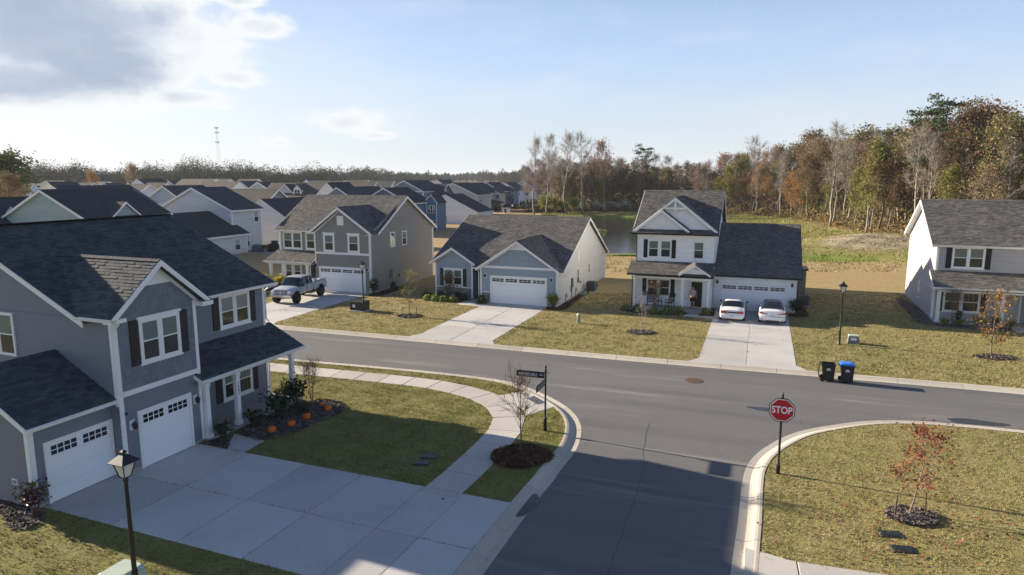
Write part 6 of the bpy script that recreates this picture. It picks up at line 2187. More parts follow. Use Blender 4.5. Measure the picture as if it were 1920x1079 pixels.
b = MB(); b.hexa([(-0.5, -0.42, -0.05), (0.5, -0.42, -0.05), (0.5, 0.42, -0.05), (-0.5, 0.42, -0.05), (-0.42, -0.35, 0.45), (0.42, -0.35, 0.45), (0.42, 0.35, 0.45), (-0.42, 0.35, 0.45)], M["pale_green"]); b.build("cabinet", t)
b = MB(); b.bbox(-0.45, 0.45, -0.38, 0.38, 0.452, 0.55, M["pale_green"], 0.06); b.build("lid", t)
for i, (x, y, lab) in enumerate([(-3.19, 24.93, "black meter lid in the near lawn, upper of the two"), (-3.42, 24.30, "black meter lid in the near lawn, lower of the two"), (11.44, 19.15, "black meter lid below the red leaved sapling"), (11.35, 18.31, "black meter lid nearest the right paving")]):
    t = thing("meter_lid", lab, "meter lid", (x, y, 0), R20 + 0.2, "meter lids set in the lawns")
    b = MB(); b.bbox(-0.32, 0.32, -0.2, 0.2, -0.05, 0.035, M["green_box"], 0.01); b.build("frame", t)
    b = MB(); b.bbox(-0.27, 0.27, -0.15, 0.15, 0.03, 0.045, M["plastic_black"], 0.005)
    for k in range(5):
        b.box(-0.22 + k * 0.1, -0.18 + k * 0.1, -0.12, 0.12, 0.045, 0.05, M["plastic_black"])
    b.build("lid", t)
t = thing("manhole_cover", "round rusty manhole cover in the cross street", "manhole cover", (9.72, 35.2, ROAD_Z))
b = MB(); b.lathe([(0.50, -0.02), (0.50, 0.010), (0.44, 0.014), (0.44, 0.004)], 28, M["rust"]); b.build("frame", t)
b = MB(); b.lathe([(0.43, -0.02), (0.43, 0.016)], 28, M["rust"])
for i in range(5):
    for j in range(5):
        if (i - 2) ** 2 + (j - 2) ** 2 < 6:
            b.box((i - 2) * 0.15 - 0.05, (i - 2) * 0.15 + 0.05, (j - 2) * 0.15 - 0.05, (j - 2) * 0.15 + 0.05, 0.016, 0.024, M["rust"])
b.build("lid", t)
t = thing("drain_cap", "small dark cleanout cap in the near drive crossing", "drain cap", (-2.32, 21.45, 0.014))
b = MB(); b.lathe([(0.05, -0.02), (0.05, 0.004), (0.03, 0.008)], 12, M["plastic_black"]); b.build("cap", t)


def ac_unit(loc, rz, label):
    t = thing("air_conditioner", label, "air conditioner", loc, rz, "outdoor cooling units beside the houses")
    b = MB(); b.bbox(-0.5, 0.5, -0.5, 0.5, -0.05, 0.07, M["foundation"], 0.02); b.build("plinth", t)
    b = MB(); b.bbox(-0.38, 0.38, -0.38, 0.38, 0.072, 0.86, M["grille"], 0.05); b.build("coil", t)
    b = MB()
    for k in range(16):
        z = 0.12 + k * 0.046
        b.box(-0.40, 0.40, -0.40, 0.40, z, z + 0.012, M["ac_grey"])
    for sx in (-1, 1):
        for sy in (-1, 1):
            b.box(sx * 0.40 - 0.03, sx * 0.40 + 0.03, sy * 0.40 - 0.03, sy * 0.40 + 0.03, 0.07, 0.87, M["ac_grey"])
    b.build("louvre", t)
    b = MB(); b.bbox(-0.43, 0.43, -0.43, 0.43, 0.872, 0.93, M["ac_grey"], 0.02); b.lathe([(0.33, 0.93), (0.30, 0.95), (0.26, 0.935)], 20, M["black"]); b.build("fan_cover", t)


ac_unit((*loc2(H3C, R20, 0.75, 8.9), 0), R20, "grey cooling unit at the off white side wall")
ac_unit((*loc2(H4C, R20, 13.2, 4.6), 0), R20, "grey cooling unit right of the white garage")
t = thing("garden_hose", "coiled green hose beside the cooling unit", "hose", (*loc2(H3C, R20, 0.55, 6.6), 0), R20)
b = MB()
pts = [(0.30 * math.cos(a * 0.5) * (1 - 0.002 * a), 0.30 * math.sin(a * 0.5), 0.02 + 0.006 * a) for a in range(60)]
b.tube(pts, 0.02, 6, M["door_sage"]); b.build("coil", t)

# ================================================================== VEHICLES
def loft(stations, glass_side=(), glass_top=(), body_mat=None, roof_mat=None, roof_st=()):
    """body and glass meshes from half sections; station = x, w, zb, zbelt, wgb, wgt, ztop"""
    body, glass, roof = MB(), MB(), MB()
    secs = []
    for (x, w, zb, zbelt, wgb, wgt, zt) in stations:
        half = [(0, zb), (0.80 * w, zb), (w * 0.97, zb + 0.10), (w, zb + (zbelt - zb) * 0.55), (w * 0.975, zbelt - 0.03), (wgb, zbelt + 0.012), (wgt, zt - 0.055), (wgt * 0.86, zt - 0.008), (wgt * 0.45, zt + 0.012), (0, zt + 0.016)]
        secs.append([(x, y, z) for y, z in half])
    n = len(secs[0])
    for sgn in (1, -1):
        for i in range(len(secs) - 1):
            for j in range(n - 1):
                q = [secs[i][j], secs[i][j + 1], secs[i + 1][j + 1], secs[i + 1][j]]
                q = [(a, b * sgn, c) for a, b, c in q]
                if (i in glass_side and j == 5) or (i in glass_top and j in (7, 8)) or (i in glass_top and j == 6):
                    glass.poly(q, M["car_glass"])
                elif i in roof_st and j >= 6 and roof_mat:
                    roof.poly(q, roof_mat)
                else:
                    body.poly(q, body_mat)
    for sec in (secs[0], secs[-1]):
        body.poly([(a, b, c) for a, b, c in sec] + [(a, -b, c) for a, b, c in reversed(sec[1:-1])], body_mat)
    return body, glass, roof


def weld(mb, name, parent, angle=40):
    o = mb.build(name, parent, True)
    bm = bmesh.new()
    bm.from_mesh(o.data)
    bmesh.ops.remove_doubles(bm, verts=bm.verts, dist=0.0008)
    bmesh.ops.recalc_face_normals(bm, faces=bm.faces)
    lim = math.radians(angle)
    for e in bm.edges:
        e.smooth = len(e.link_faces) == 2 and e.calc_face_angle(3.0) < lim
    bm.to_mesh(o.data)
    bm.free()
    return o


def wheel(parent, x, y, r, w, rim, rmat):
    tm_ = MB()
    s_ = 1 if y > 0 else -1
    prof = [(r * 0.62, -w / 2), (r * 0.92, -w / 2), (r, -w / 2 + 0.03), (r, w / 2 - 0.03), (r * 0.92, w / 2), (r * 0.62, w / 2)]
    N = 22
    vs, fs = [], []
    for a in range(N):
        t_ = 2 * math.pi * a / N
        for rr_, yy in prof:
            vs.append((x + rr_ * math.cos(t_), y + yy, r + rr_ * math.sin(t_)))
    k = len(prof)
    for a in range(N):
        b_ = (a + 1) % N
        for j in range(k - 1):
            fs.append((a * k + j, a * k + j + 1, b_ * k + j + 1, b_ * k + j))
    tm_.mesh_faces(vs, fs, M["rubber"])
    o = tm_.build("wheel", parent, True)
    rm_ = MB()
    yo = y + s_ * (w / 2 - 0.02)
    rm_.tube([(x, yo - s_ * 0.06, r), (x, yo, r)], r * 0.62, 18, M["black"])
    for a in range(5):
        t_ = 2 * math.pi * a / 5 + 0.3
        d = Vector((math.cos(t_), 0, math.sin(t_)))
        n_ = Vector((-math.sin(t_), 0, math.cos(t_)))
        c = Vector((x, yo, r))
        rm_.hexa([c + n_ * 0.04, c - n_ * 0.04, c - n_ * 0.04 + Vector((0, s_ * 0.02, 0)), c + n_ * 0.04 + Vector((0, s_ * 0.02, 0)), c + d * r * 0.6 + n_ * 0.03, c + d * r * 0.6 - n_ * 0.03, c + d * r * 0.6 - n_ * 0.03 + Vector((0, s_ * 0.02, 0)), c + d * r * 0.6 + n_ * 0.03 + Vector((0, s_ * 0.02, 0))], rmat)
    rm_.build("rim", o)
    return o


def pbox(parent, name, x0, x1, y0, y1, z0, z1, mat, c=0.012):
    m_ = MB()
    m_.bbox(x0, x1, y0, y1, z0, z1, mat, c)
    return m_.build(name, parent)


def arch(parent, x, y, r, w=0.03):
    m_ = MB()
    N = 14
    s_ = 1 if y > 0 else -1
    vs, fs = [], []
    for k in range(N + 1):
        t_ = math.pi * k / N
        for q, yy in ((r * 1.10, 0.0), (r * 1.10, s_ * w), (0.0, s_ * w)):
            vs.append((x + q * math.cos(t_), y + yy, r * 0.98 + q * math.sin(t_)))
    for k in range(N):
        for j in range(2):
            fs.append((k * 3 + j, k * 3 + j + 1, k * 3 + 3 + j + 1, k * 3 + 3 + j))
    m_.mesh_faces(vs, fs, M["rubber"])
    m_.build("wheel_arch", parent)


def sedan(loc, rz, label, style):
    t = thing("parked_car", label, "car", loc, rz, "white cars parked on the drive of the white house")
    if style == "old":
        st = [(-2.40, .74, .40, .74, .68, .64, .77), (-2.35, .84, .26, .86, .76, .72, .90), (-2.20, .88, .22, .90, .79, .75, .945), (-1.75, .90, .20, .94, .80, .76, .985), (-1.52, .90, .20, .95, .80, .73, 1.01), (-0.86, .90, .19, .95, .78, .60, 1.345), (-0.62, .90, .19, .95, .78, .605, 1.375), (-0.12, .90, .19, .94, .78, .62, 1.40), (-0.04, .90, .19, .94, .78, .62, 1.40), (0.50, .90, .19, .93, .78, .61, 1.375), (1.22, .90, .19, .90, .78, .73, .975), (1.85, .88, .21, .83, .74, .70, .885), (2.28, .83, .25, .70, .66, .62, .76), (2.40, .72, .36, .60, .55, .5, .62)]
        roof_mat = None
    else:
        st = [(-2.40, .78, .42, .78, .70, .64, .82), (-2.34, .88, .25, .93, .80, .76, .975), (-2.18, .92, .20, .95, .82, .77, 1.00), (-1.98, .93, .19, .96, .82, .75, 1.015), (-1.80, .93, .18, .965, .81, .72, 1.05), (-0.95, .93, .17, .965, .79, .585, 1.345), (-0.70, .93, .17, .96, .79, .60, 1.385), (-0.05, .92, .17, .95, .79, .62, 1.42), (0.03, .92, .17, .95, .79, .62, 1.42), (0.50, .92, .17, .94, .79, .61, 1.40), (1.20, .92, .17, .92, .79, .74, 1.02), (1.85, .90, .19, .86, .76, .72, .94), (2.28, .86, .24, .74, .68, .62, .80), (2.40, .74, .38, .62, .58, .5, .64)]
        roof_mat = M["car_glass"]
    b, g, r_ = loft(st, (4, 5, 6, 8, 9), (4, 9), M["car_white"], roof_mat, (5, 6, 7, 8))
    bo = weld(b, "body", t)
    weld(g, "window", t, 70)
    if r_.f:
        weld(r_, "roof", t, 70)
    for x in (-1.42, 1.40):
        for y in (-0.80, 0.80):
            arch(t, x, y * 1.115 if style == "old" else y * 1.15, 0.335)
            wheel(t, x, y * 1.03, 0.325, 0.215, 0.2, M["steel"])
    for s_ in (-1, 1):
        m_ = MB()
        if style == "old":
            m_.bbox(-2.425, -2.34, min(s_ * .40, s_ * .80), max(s_ * .40, s_ * .80), 0.66, 0.84, M["tail"], 0.02)
        else:
            m_.hexa([(-2.425, s_ * .33, .76), (-2.40, s_ * .86, .80), (-2.28, s_ * .90, .80), (-2.34, s_ * .33, .76), (-2.42, s_ * .33, .80), (-2.38, s_ * .86, .93), (-2.26, s_ * .90, .93), (-2.34, s_ * .33, .80)], M["tail"])
        m_.build("tail_light", t)
        pbox(t, "headlight", 2.26, 2.37, min(s_ * .42, s_ * .70), max(s_ * .42, s_ * .70), 0.56, 0.68, M["headlamp"], 0.02)
        m_ = MB()
        m_.bbox(0.95, 1.10, min(s_ * .90, s_ * 1.06), max(s_ * .90, s_ * 1.06), 0.93, 1.06, M["car_white"] if style != "old" else M["black"], 0.03)
        mo = m_.build("side_mirror", t)
        for xx in (-0.28, 0.72):
            pbox(t, "door_handle", xx, xx + 0.16, min(s_ * .905, s_ * .93), max(s_ * .905, s_ * .93), 0.78, 0.81, M["chrome"], 0.005)
        sm = MB()
        for xx in (-0.92, -0.08, 0.98):
            sm.box(xx - 0.005, xx + 0.005, min(s_ * .86, s_ * .928), max(s_ * .86, s_ * .928), 0.34, 0.90, M["grille"])
        sm.build("door_seam", t)
    if style == "old":
        pbox(t, "trim_strip", -2.42, -2.36, -0.40, 0.40, 0.68, 0.80, M["grille"], 0.01)
        pbox(t, "bumper", -2.47, -2.30, -0.82, 0.82, 0.36, 0.58, M["car_white"], 0.05)
        pl_ = pbox(t, "number_plate", -2.49, -2.465, -0.16, 0.16, 0.42, 0.53, M["label_white"], 0.004)
        pbox(pl_, "plate_print", -2.494, -2.488, -0.12, 0.12, 0.455, 0.50, M["label_grey"], 0.001)
        pbox(t, "badge", -2.40, -2.33, -0.06, 0.06, 0.86, 0.89, M["chrome"], 0.004)
    else:
        pbox(t, "bumper", -2.46, -2.30, -0.88, 0.88, 0.34, 0.60, M["car_white"], 0.06)
        pbox(t, "diffuser", -2.455, -2.30, -0.70, 0.70, 0.24, 0.338, M["grille"], 0.02)
        pl_ = pbox(t, "number_plate", -2.435, -2.40, -0.17, 0.17, 0.66, 0.77, M["label_white"], 0.004)
        pbox(pl_, "plate_print", -2.439, -2.433, -0.13, 0.13, 0.695, 0.74, M["label_grey"], 0.001)
        m_ = MB(); m_.tube([(-2.42, 0, 0.87), (-2.38, 0, 0.87)], 0.04, 12, M["chrome"]); m_.build("badge", t)
        for s_ in (-1, 1):
            m_ = MB(); m_.tube([(-2.48, s_ * 0.55, 0.31), (-2.36, s_ * 0.55, 0.31)], 0.045, 10, M["chrome"]); m_.build("exhaust", t)
            pbox(t, "reflector", -2.468, -2.44, min(s_ * .62, s_ * .82), max(s_ * .62, s_ * .82), 0.40, 0.425, M["tail"], 0.003)
    return t


sedan((*loc2(H4C, R20, 7.85, -1.95), 0.015), R20 + math.pi / 2, "older white sedan with wide red tail lights and white roof", "old")
sedan((*loc2(H4C, R20, 10.64, -1.85), 0.015), R20 + math.pi / 2, "white sedan with black glass roof beside the older car", "new")

# lifted pickup
t = thing("pickup_truck", "lifted silver pickup truck with black wheels facing the street", "pickup truck", (*loc2(H2C, R20, -4.48, -4.59), 0.015), R20 - D2R(83.1))
st = [(-0.80, .97, .72, 1.36, .90, .76, 1.96), (-0.74, .98, .70, 1.38, .91, .77, 2.05), (-0.30, .985, .70, 1.38, .92, .78, 2.09), (-0.22, .985, .70, 1.38, .92, .78, 2.09), (0.42, .985, .70, 1.38, .92, .78, 2.10), (0.50, .985, .70, 1.38, .92, .78, 2.10), (0.92, .985, .70, 1.37, .92, .77, 2.05), (1.62, .98, .70, 1.34, .91, .86, 1.42), (1.72, .98, .72, 1.33, .91, .86, 1.40), (2.40, .97, .74, 1.28, .88, .80, 1.36), (2.82, .95, .80, 1.18, .82, .74, 1.27), (2.93, .90, .86, 1.08, .78, .70, 1.10)]
b, g, _ = loft(st, (1, 3, 5, 6), (6,), M["car_silver"])
weld(b, "cab", t); weld(g, "window", t, 70)
bd = MB()
for s_ in (-1, 1):
    bd.bbox(-3.06, -0.83, min(s_ * .86, s_ * .985), max(s_ * .86, s_ * .985), 0.80, 1.42, M["car_silver"], 0.03)
bd.box(-3.04, -0.82, -0.87, 0.87, 0.80, 0.88, M["grille"]); bd.bbox(-0.90, -0.82, -0.87, 0.87, 0.88, 1.40, M["car_silver"], 0.02)
bd.build("bed", t)
pbox(t, "tailgate", -3.10, -3.02, -0.85, 0.85, 0.82, 1.40, M["car_silver"], 0.02); pbox(t, "rear_bumper", -3.22, -3.06, -0.95, 0.95, 0.66, 0.80, M["chrome"], 0.03)
pbox(t, "bed_rail", -3.04, -0.86, 0.88, 0.97, 1.42, 1.45, M["black"], 0.01); pbox(t, "bed_rail", -3.04, -0.86, -0.97, -0.88, 1.42, 1.45, M["black"], 0.01)
pbox(t, "front_bumper", 2.78, 3.06, -0.98, 0.98, 0.66, 0.90, M["chrome"], 0.06)
pbox(t, "air_dam", 2.80, 2.98, -0.80, 0.80, 0.56, 0.655, M["grille"], 0.03)
gr = pbox(t, "grille", 2.86, 2.98, -0.56, 0.56, 0.92, 1.22, M["grille"], 0.03)
for k in range(4):
    pbox(gr, "grille_bar", 2.975, 2.99, -0.52, 0.52, 0.96 + k * 0.065, 0.985 + k * 0.065, M["steel"], 0.004)
pbox(gr, "grille_cross", 2.98, 3.01, -0.06, 0.06, 0.92, 1.22, M["car_silver"], 0.01); pbox(gr, "grille_cross", 2.98, 3.012, -0.56, 0.56, 1.04, 1.10, M["car_silver"], 0.01)
pbox(gr, "grille_surround", 2.90, 2.985, -0.66, 0.66, 1.222, 1.29, M["car_silver"], 0.03)
for s_ in (-1, 1):
    pbox(t, "headlight", 2.72, 2.945, min(s_ * .60, s_ * .93), max(s_ * .60, s_ * .93), 0.96, 1.18, M["headlamp"], 0.04)
    m_ = MB(); m_.tube([(3.05, s_ * 0.72, 0.77), (3.075, s_ * 0.72, 0.77)], 0.055, 10, M["headlamp"]); m_.build("fog_light", t)
    pbox(t, "tail_light", -3.10, -2.98, min(s_ * .86, s_ * .985), max(s_ * .86, s_ * .985), 0.95, 1.28, M["tail"], 0.01)
    m_ = MB(); m_.bbox(1.18, 1.34, min(s_ * .98, s_ * 1.22), max(s_ * .98, s_ * 1.22), 1.36, 1.62, M["black"], 0.03); m_.build("side_mirror", t)
    for xx in (-0.60, 0.30):
        pbox(t, "door_handle", xx, xx + 0.18, min(s_ * .985, s_ * 1.01), max(s_ * .985, s_ * 1.01), 1.20, 1.235, M["black"], 0.006)
    sm = MB()
    for xx in (-0.76, 0.46, 1.36):
        sm.box(xx - 0.006, xx + 0.006, min(s_ * .95, s_ * .989), max(s_ * .95, s_ * .989), 0.80, 1.36, M["grille"])
    sm.build("door_seam", t)
    for x in (-2.05, 2.05):
        arch(t, x, s_ * 0.98, 0.52, 0.04); wheel(t, x, s_ * 0.93, 0.475, 0.36, 0.28, M["black"])
ch = MB(); ch.box(-2.9, 2.7, -0.45, -0.33, 0.58, 0.72, M["black"]); ch.box(-2.9, 2.7, 0.33, 0.45, 0.58, 0.72, M["black"])
for x in (-2.05, 2.05):
    ch.tube([(x, -0.85, 0.475), (x, 0.85, 0.475)], 0.07, 8, M["black"])
ch.build("chassis", t)
tw = Matrix.Translation(Vector((*loc2(H2C, R20, -4.48, -4.59), 0.015))) @ Matrix.Rotation(R20 - D2R(83.1), 4, "Z")
for (x, y, z, sx, sy, sz, mt, lab) in ((-1.7, 0.35, 0.88, 0.5, 0.4, 0.62, "label_white", "white sack lying in the pickup bed nearer the cab"), (-2.3, -0.1, 0.88, 0.45, 0.5, 0.50, "wood_brown", "brown crate in the pickup bed between the white sacks"), (-2.65, 0.45, 0.88, 0.35, 0.3, 0.60, "label_white", "white sack lying in the pickup bed at the tailgate")):
    p_ = tw @ Vector((x, y, z))
    o_ = thing("load_sack" if mt == "label_white" else "crate", lab, "sack" if mt == "label_white" else "crate", p_, R20 - D2R(75))
    m_ = MB()
    vs = []
    for k, (zz, q) in enumerate(((0, .8), (.3, 1), (.7, .92), (1, .45))):
        for a in range(10):
            tt = 2 * math.pi * a / 10
            e = 1 + 0.14 * math.sin(a * 2.1 + k)
            vs.append((sx / 2 * q * e * math.copysign(abs(math.cos(tt)) ** 0.6, math.cos(tt)), sy / 2 * q * e * math.copysign(abs(math.sin(tt)) ** 0.6, math.sin(tt)), zz * sz))
    m_.mesh_faces(vs, [(i * 10 + a, i * 10 + (a + 1) % 10, i * 10 + 10 + (a + 1) % 10, i * 10 + 10 + a) for i in range(3) for a in range(10)] + [tuple(range(30, 40))], M[mt])
    m_.build("bag_body" if mt == "label_white" else "box_body", o_)

# ================================================================== PERSON AT THE DOOR
def skin(name, verts, edges, radii, mat, parent, lv=2, root=0):
    me = bpy.data.meshes.new(name)
    me.from_pydata(verts, edges, [])
    me.materials.append(mat)
    o = bpy.data.objects.new(name, me)
    COL.objects.link(o)
    o.parent = parent
    o.modifiers.new("skin", "SKIN").use_smooth_shade = True
    s_ = o.modifiers.new("sub", "SUBSURF"); s_.levels = lv; s_.render_levels = lv
    for i, r_ in enumerate(radii):
        sv = me.skin_vertices[0].data[i]
        sv.radius = r_ if isinstance(r_, tuple) else (r_, r_)
        sv.use_root = i == root
    return o


# x right, y away (towards the door), z up; seen from behind, stepping in
P = thing("person", "person in pink shirt and dark shorts walking in at the open door", "person", (*loc2(H4C, R20, 4.66, -0.62), 0.14), R20)
V_ = [(0, 0, .95), (0, .01, 1.12), (0, .02, 1.30), (0, .02, 1.45), (0, .03, 1.54), (0, .05, 1.62), (0, .055, 1.72), (0, .05, 1.78)]
E_ = [(i, i + 1) for i in range(7)]
Rr = [(.165, .12), (.175, .13), (.185, .125), (.15, .10), .062, .085, .098, .06]


def chain(base, pts, rad):
    a = base
    for p_, r_ in zip(pts, rad):
        V_.append(p_); Rr.append(r_); E_.append((a, len(V_) - 1)); a = len(V_) - 1
    return a


chain(0, [(.10, 0, .88), (.115, -.02, .50), (.11, -.10, .10), (.11, -.06, .045), (.115, .10, .035)], [.105, .062, .042, .045, .035])
chain(0, [(-.10, .02, .88), (-.105, .12, .52), (-.10, .10, .11), (-.10, .10, .05), (-.105, .24, .035)], [.105, .062, .042, .045, .035])
hr = chain(3, [(.17, .01, 1.43), (.25, -.02, 1.20), (.27, .07, .97), (.272, .10, .89)], [.075, .050, .038, .040])
hl = chain(3, [(-.17, .01, 1.43), (-.26, .02, 1.19), (-.22, .16, 1.02), (-.20, .22, .97)], [.075, .050, .038, .040])
for hb, sx in ((hr, 1), (hl, -1)):
    bx, by, bz = V_[hb]
    for k in range(4):
        dy = -.024 + k * .016
        L_ = (.075, .085, .08, .062)[k]
        chain(hb, [(bx + .002 * sx, by + dy, bz - .045), (bx - .006 * sx, by + dy + .006, bz - .045 - L_ * .5), (bx - .018 * sx, by + dy + .008, bz - .045 - L_)], [.010, .009, .008])
    chain(hb, [(bx - .01 * sx, by + .035, bz - .02), (bx - .02 * sx, by + .055, bz - .06)], [.012, .010])
skin("body", V_, E_, Rr, M["skin"], P)
skin("shirt", [(0, 0, .99), (0, .01, 1.14), (0, .02, 1.31), (0, .022, 1.46), (0, .03, 1.52), (.19, .01, 1.435), (.245, -.015, 1.26), (-.19, .01, 1.435), (-.25, .02, 1.25)], [(0, 1), (1, 2), (2, 3), (3, 4), (3, 5), (5, 6), (3, 7), (7, 8)], [(.20, .15), (.205, .16), (.205, .145), (.165, .115), .075, .095, .078, .095, .078], M["shirt"], P)
skin("shorts", [(0, 0, 1.02), (0, 0, .93), (.105, -.002, .84), (.118, -.01, .58), (-.105, .03, .84), (-.11, .095, .60)], [(0, 1), (1, 2), (2, 3), (1, 4), (4, 5)], [(.185, .14), (.18, .14), .125, .105, .125, .105], M["shorts"], P, root=1)
skin("hair", [(0, .03, 1.73), (0, .04, 1.785), (0, .055, 1.81)], [(0, 1), (1, 2)], [(.098, .10), (.095, .10), .06], M["hair"], P)
for sx in (-1, 1):
    m_ = MB(); m_.lathe([(0.012, -.03), (0.022, 0), (0.014, .03)], 8, M["skin"], (sx * .098, .055, 1.69)); m_.build("ear", P, True)
    y0 = -.06 if sx > 0 else .10
    skin("shoe", [(sx * .107, y0 - .03, .045), (sx * .109, y0 + .07, .04), (sx * .112, y0 + .17, .032)], [(0, 1), (1, 2)], [.052, .05, .042], M["shoe"], P, 1)
m_ = MB(); m_.lathe([(0.014, -.02), (0.020, 0), (0.006, .03)], 6, M["skin"], (0, .155, 1.66)); m_.build("nose", P, True)
for sx in (-1, 1):
    m_ = MB(); m_.lathe([(0.006, -.008), (0.011, 0), (0.006, .008)], 8, M["white_sign"], (sx * .034, .145, 1.70)); m_.build("eye", P, True)
m_ = MB(); m_.box(-.026, .026, .142, .150, 1.605, 1.617, M["tail"]); m_.build("mouth", P)


# ================================================================== PORCH AND PATIO FURNITURE
def rocker(loc, rz, label):
    t = thing("rocking_chair", label, "rocking chair", loc, rz, "dark rocking chairs on the white house porch")
    bk = M["shutter_black"]
    for s_ in (-1, 1):
        m_ = MB(); m_.tube([(s_ * .27, -.42, .10), (s_ * .27, -.2, .035), (s_ * .27, .1, .02), (s_ * .27, .35, .05), (s_ * .27, .52, .12)], .022, 6, bk); m_.build("rocker", t)
        m_ = MB(); m_.tube([(s_ * .27, -.22, .04), (s_ * .27, -.24, .62)], .022, 6, bk); m_.build("leg", t)
        m_ = MB(); m_.tube([(s_ * .25, .22, .04), (s_ * .25, .26, .45), (s_ * .24, .42, 1.12)], .022, 6, bk); m_.build("leg", t)
        m_ = MB(); m_.box(s_ * .27 - .045, s_ * .27 + .045, -.30, .30, .62, .645, bk); m_.build("armrest", t)
    m_ = MB()
    for k in range(7):
        m_.box(-.25, .25, -.24 + k * .068, -.18 + k * .068, .40, .425, bk)
    m_.build("seat", t)
    for k in range(6):
        x = -.19 + k * .076
        m_ = MB(); m_.beam((x - .022, .27, .46), (x - .022, .415, 1.10), (.044, 0, 0), (0, .015, 0), bk); m_.build("slat", t)
    m_ = MB(); m_.beam((-.27, .405, 1.06), (.27, .405, 1.06), (0, .03, 0), (0, 0, .11), bk); m_.build("head_rail", t)


rocker((*loc2(H4C, R20, 1.35, -0.75), 0.14), R20 + 0.25, "dark rocking chair behind the small bare shrub on the porch")
rocker((*loc2(H4C, R20, 2.9, -0.8), 0.14), R20 - 0.35, "dark rocking chair beside the middle porch post")
t = thing("side_table", "small dark round table between the rocking chairs", "side table", (*loc2(H4C, R20, 2.1, -0.7), 0.14), R20)
m_ = MB(); m_.lathe([(0.22, .50), (0.22, .53)], 14, M["shutter_black"]); m_.build("tabletop", t)
for k in range(4):
    a = math.pi / 4 + k * math.pi / 2
    m_ = MB(); m_.tube([(.16 * math.cos(a), .16 * math.sin(a), 0), (.15 * math.cos(a), .15 * math.sin(a), .5)], .016, 6, M["shutter_black"]); m_.build("leg", t)
t = thing("doorbell_outlet", "small grey outlet cover left of the open door", "outlet", (*loc2(H4C, R20, 4.08, -0.021), 0.85), R20)
m_ = MB(); m_.bbox(-.05, .05, -.03, 0, -.07, .07, M["steel"], .008); m_.build("cover", t)
t = thing("flower_pot", "dark flower pot with leafy plant on the grey porch edge", "flower pot", (*loc2(H5C, R21, 1.5, -1.35), 0.11), R21)
m_ = MB(); m_.lathe([(.12, 0), (.17, .34), (.19, .36), (.19, .42), (.15, .42)], 12, M["plastic_black"]); m_.build("pot", t, True)
lv_, lf_ = leaf_quads(rng.normal(size=(110, 3)) * [.13, .13, .16] + [0, 0, .66], rng.uniform(.08, .15, 110), rng)
inst(np_mesh("foliage", lv_, lf_, LEAF["dark"]), "foliage", t)
t = thing("wreath", "round wreath hanging on the taupe house front door", "wreath", (*loc2(H2C, R20, -7.15, 1.40), 1.65), R20)
pts = np.array([(0.22 * math.cos(a), rng.normal() * .02, 0.22 * math.sin(a)) for a in rng.uniform(0, 6.28, 160)]) + rng.normal(size=(160, 3)) * .03
lv_, lf_ = leaf_quads(pts, rng.uniform(.06, .12, 160), rng)
inst(np_mesh("leaves", lv_, lf_, LEAF["rust"]), "leaves", t)

# covered grill, sofa cover and chairs on the patio behind
PZ = 0.84
t = thing("patio", None, None); t["kind"] = "structure"
m_ = MB(); chamfer_slab(m_, [(-34.6, 87.9), (-31.2, 87.6), (-30.2, 90.4), (-33.3, 92.4)], PZ, 0.2, M["porch_conc"]); m_.build("patio_slab", t)


def lump(loc, rz, label, name, cat, sx, sy, sz, mat, part):
    o_ = thing(name, label, cat, loc, rz)
    m_ = MB()
    vs = []
    lv = ((0, 1.0), (.35, .97), (.75, .93), (.93, .78), (1.0, .4))
    N = 20
    for k, (zz, q) in enumerate(lv):
        for a in range(N):
            tt = 2 * math.pi * a / N
            e = 1 + 0.04 * math.sin(a * 3.3 + k * 2) * (1 - zz)
            vs.append((sx / 2 * q * e * math.copysign(abs(math.cos(tt)) ** .45, math.cos(tt)), sy / 2 * q * e * math.copysign(abs(math.sin(tt)) ** .45, math.sin(tt)), zz * sz * (1 + .04 * math.sin(a))))
    m_.mesh_faces(vs, [(i * N + a, i * N + (a + 1) % N, i * N + N + (a + 1) % N, i * N + N + a) for i in range(len(lv) - 1) for a in range(N)] + [tuple(range((len(lv) - 1) * N, len(lv) * N))], mat)
    m_.build(part, o_, True)
    return o_


lump((-33.4, 89.3, PZ), R20, "purple grey covered seat on the patio below the twin window", "garden_sofa", "covered sofa", 1.5, .9, .95, M["cover_grey"], "cover")
g_ = lump((-31.5, 89.9, PZ), R20, "black covered grill at the patio edge", "covered_grill", "grill", 1.7, .8, 1.05, M["cover_black"], "cover")
m_ = MB(); m_.bbox(-.45, .35, .1, .5, 1.0, 1.4, M["wood_brown"], .03); m_.build("raised_hood", g_)
for k, (x, y, lab) in enumerate(((-32.5, 88.7, "black metal patio chair beside the covered seat"), (-32.0, 89.0, "black metal patio chair beside the covered grill"))):
    t = thing("patio_chair", lab, "chair", (x, y, PZ), R20 + k, "metal chairs on the patio")
    m_ = MB(); m_.bbox(-.24, .24, -.24, .24, .42, .46, M["black"], .01); m_.build("seat", t)
    m_ = MB(); m_.bbox(-.24, .24, .22, .25, .5, .95, M["black"], .01); m_.build("backrest", t)
    for sx in (-1, 1):
        for sy in (-1, 1):
            m_ = MB(); m_.tube([(sx * .22, sy * .22, 0), (sx * .22, sy * .22, .43)], .015, 5, M["black"]); m_.build("leg", t)


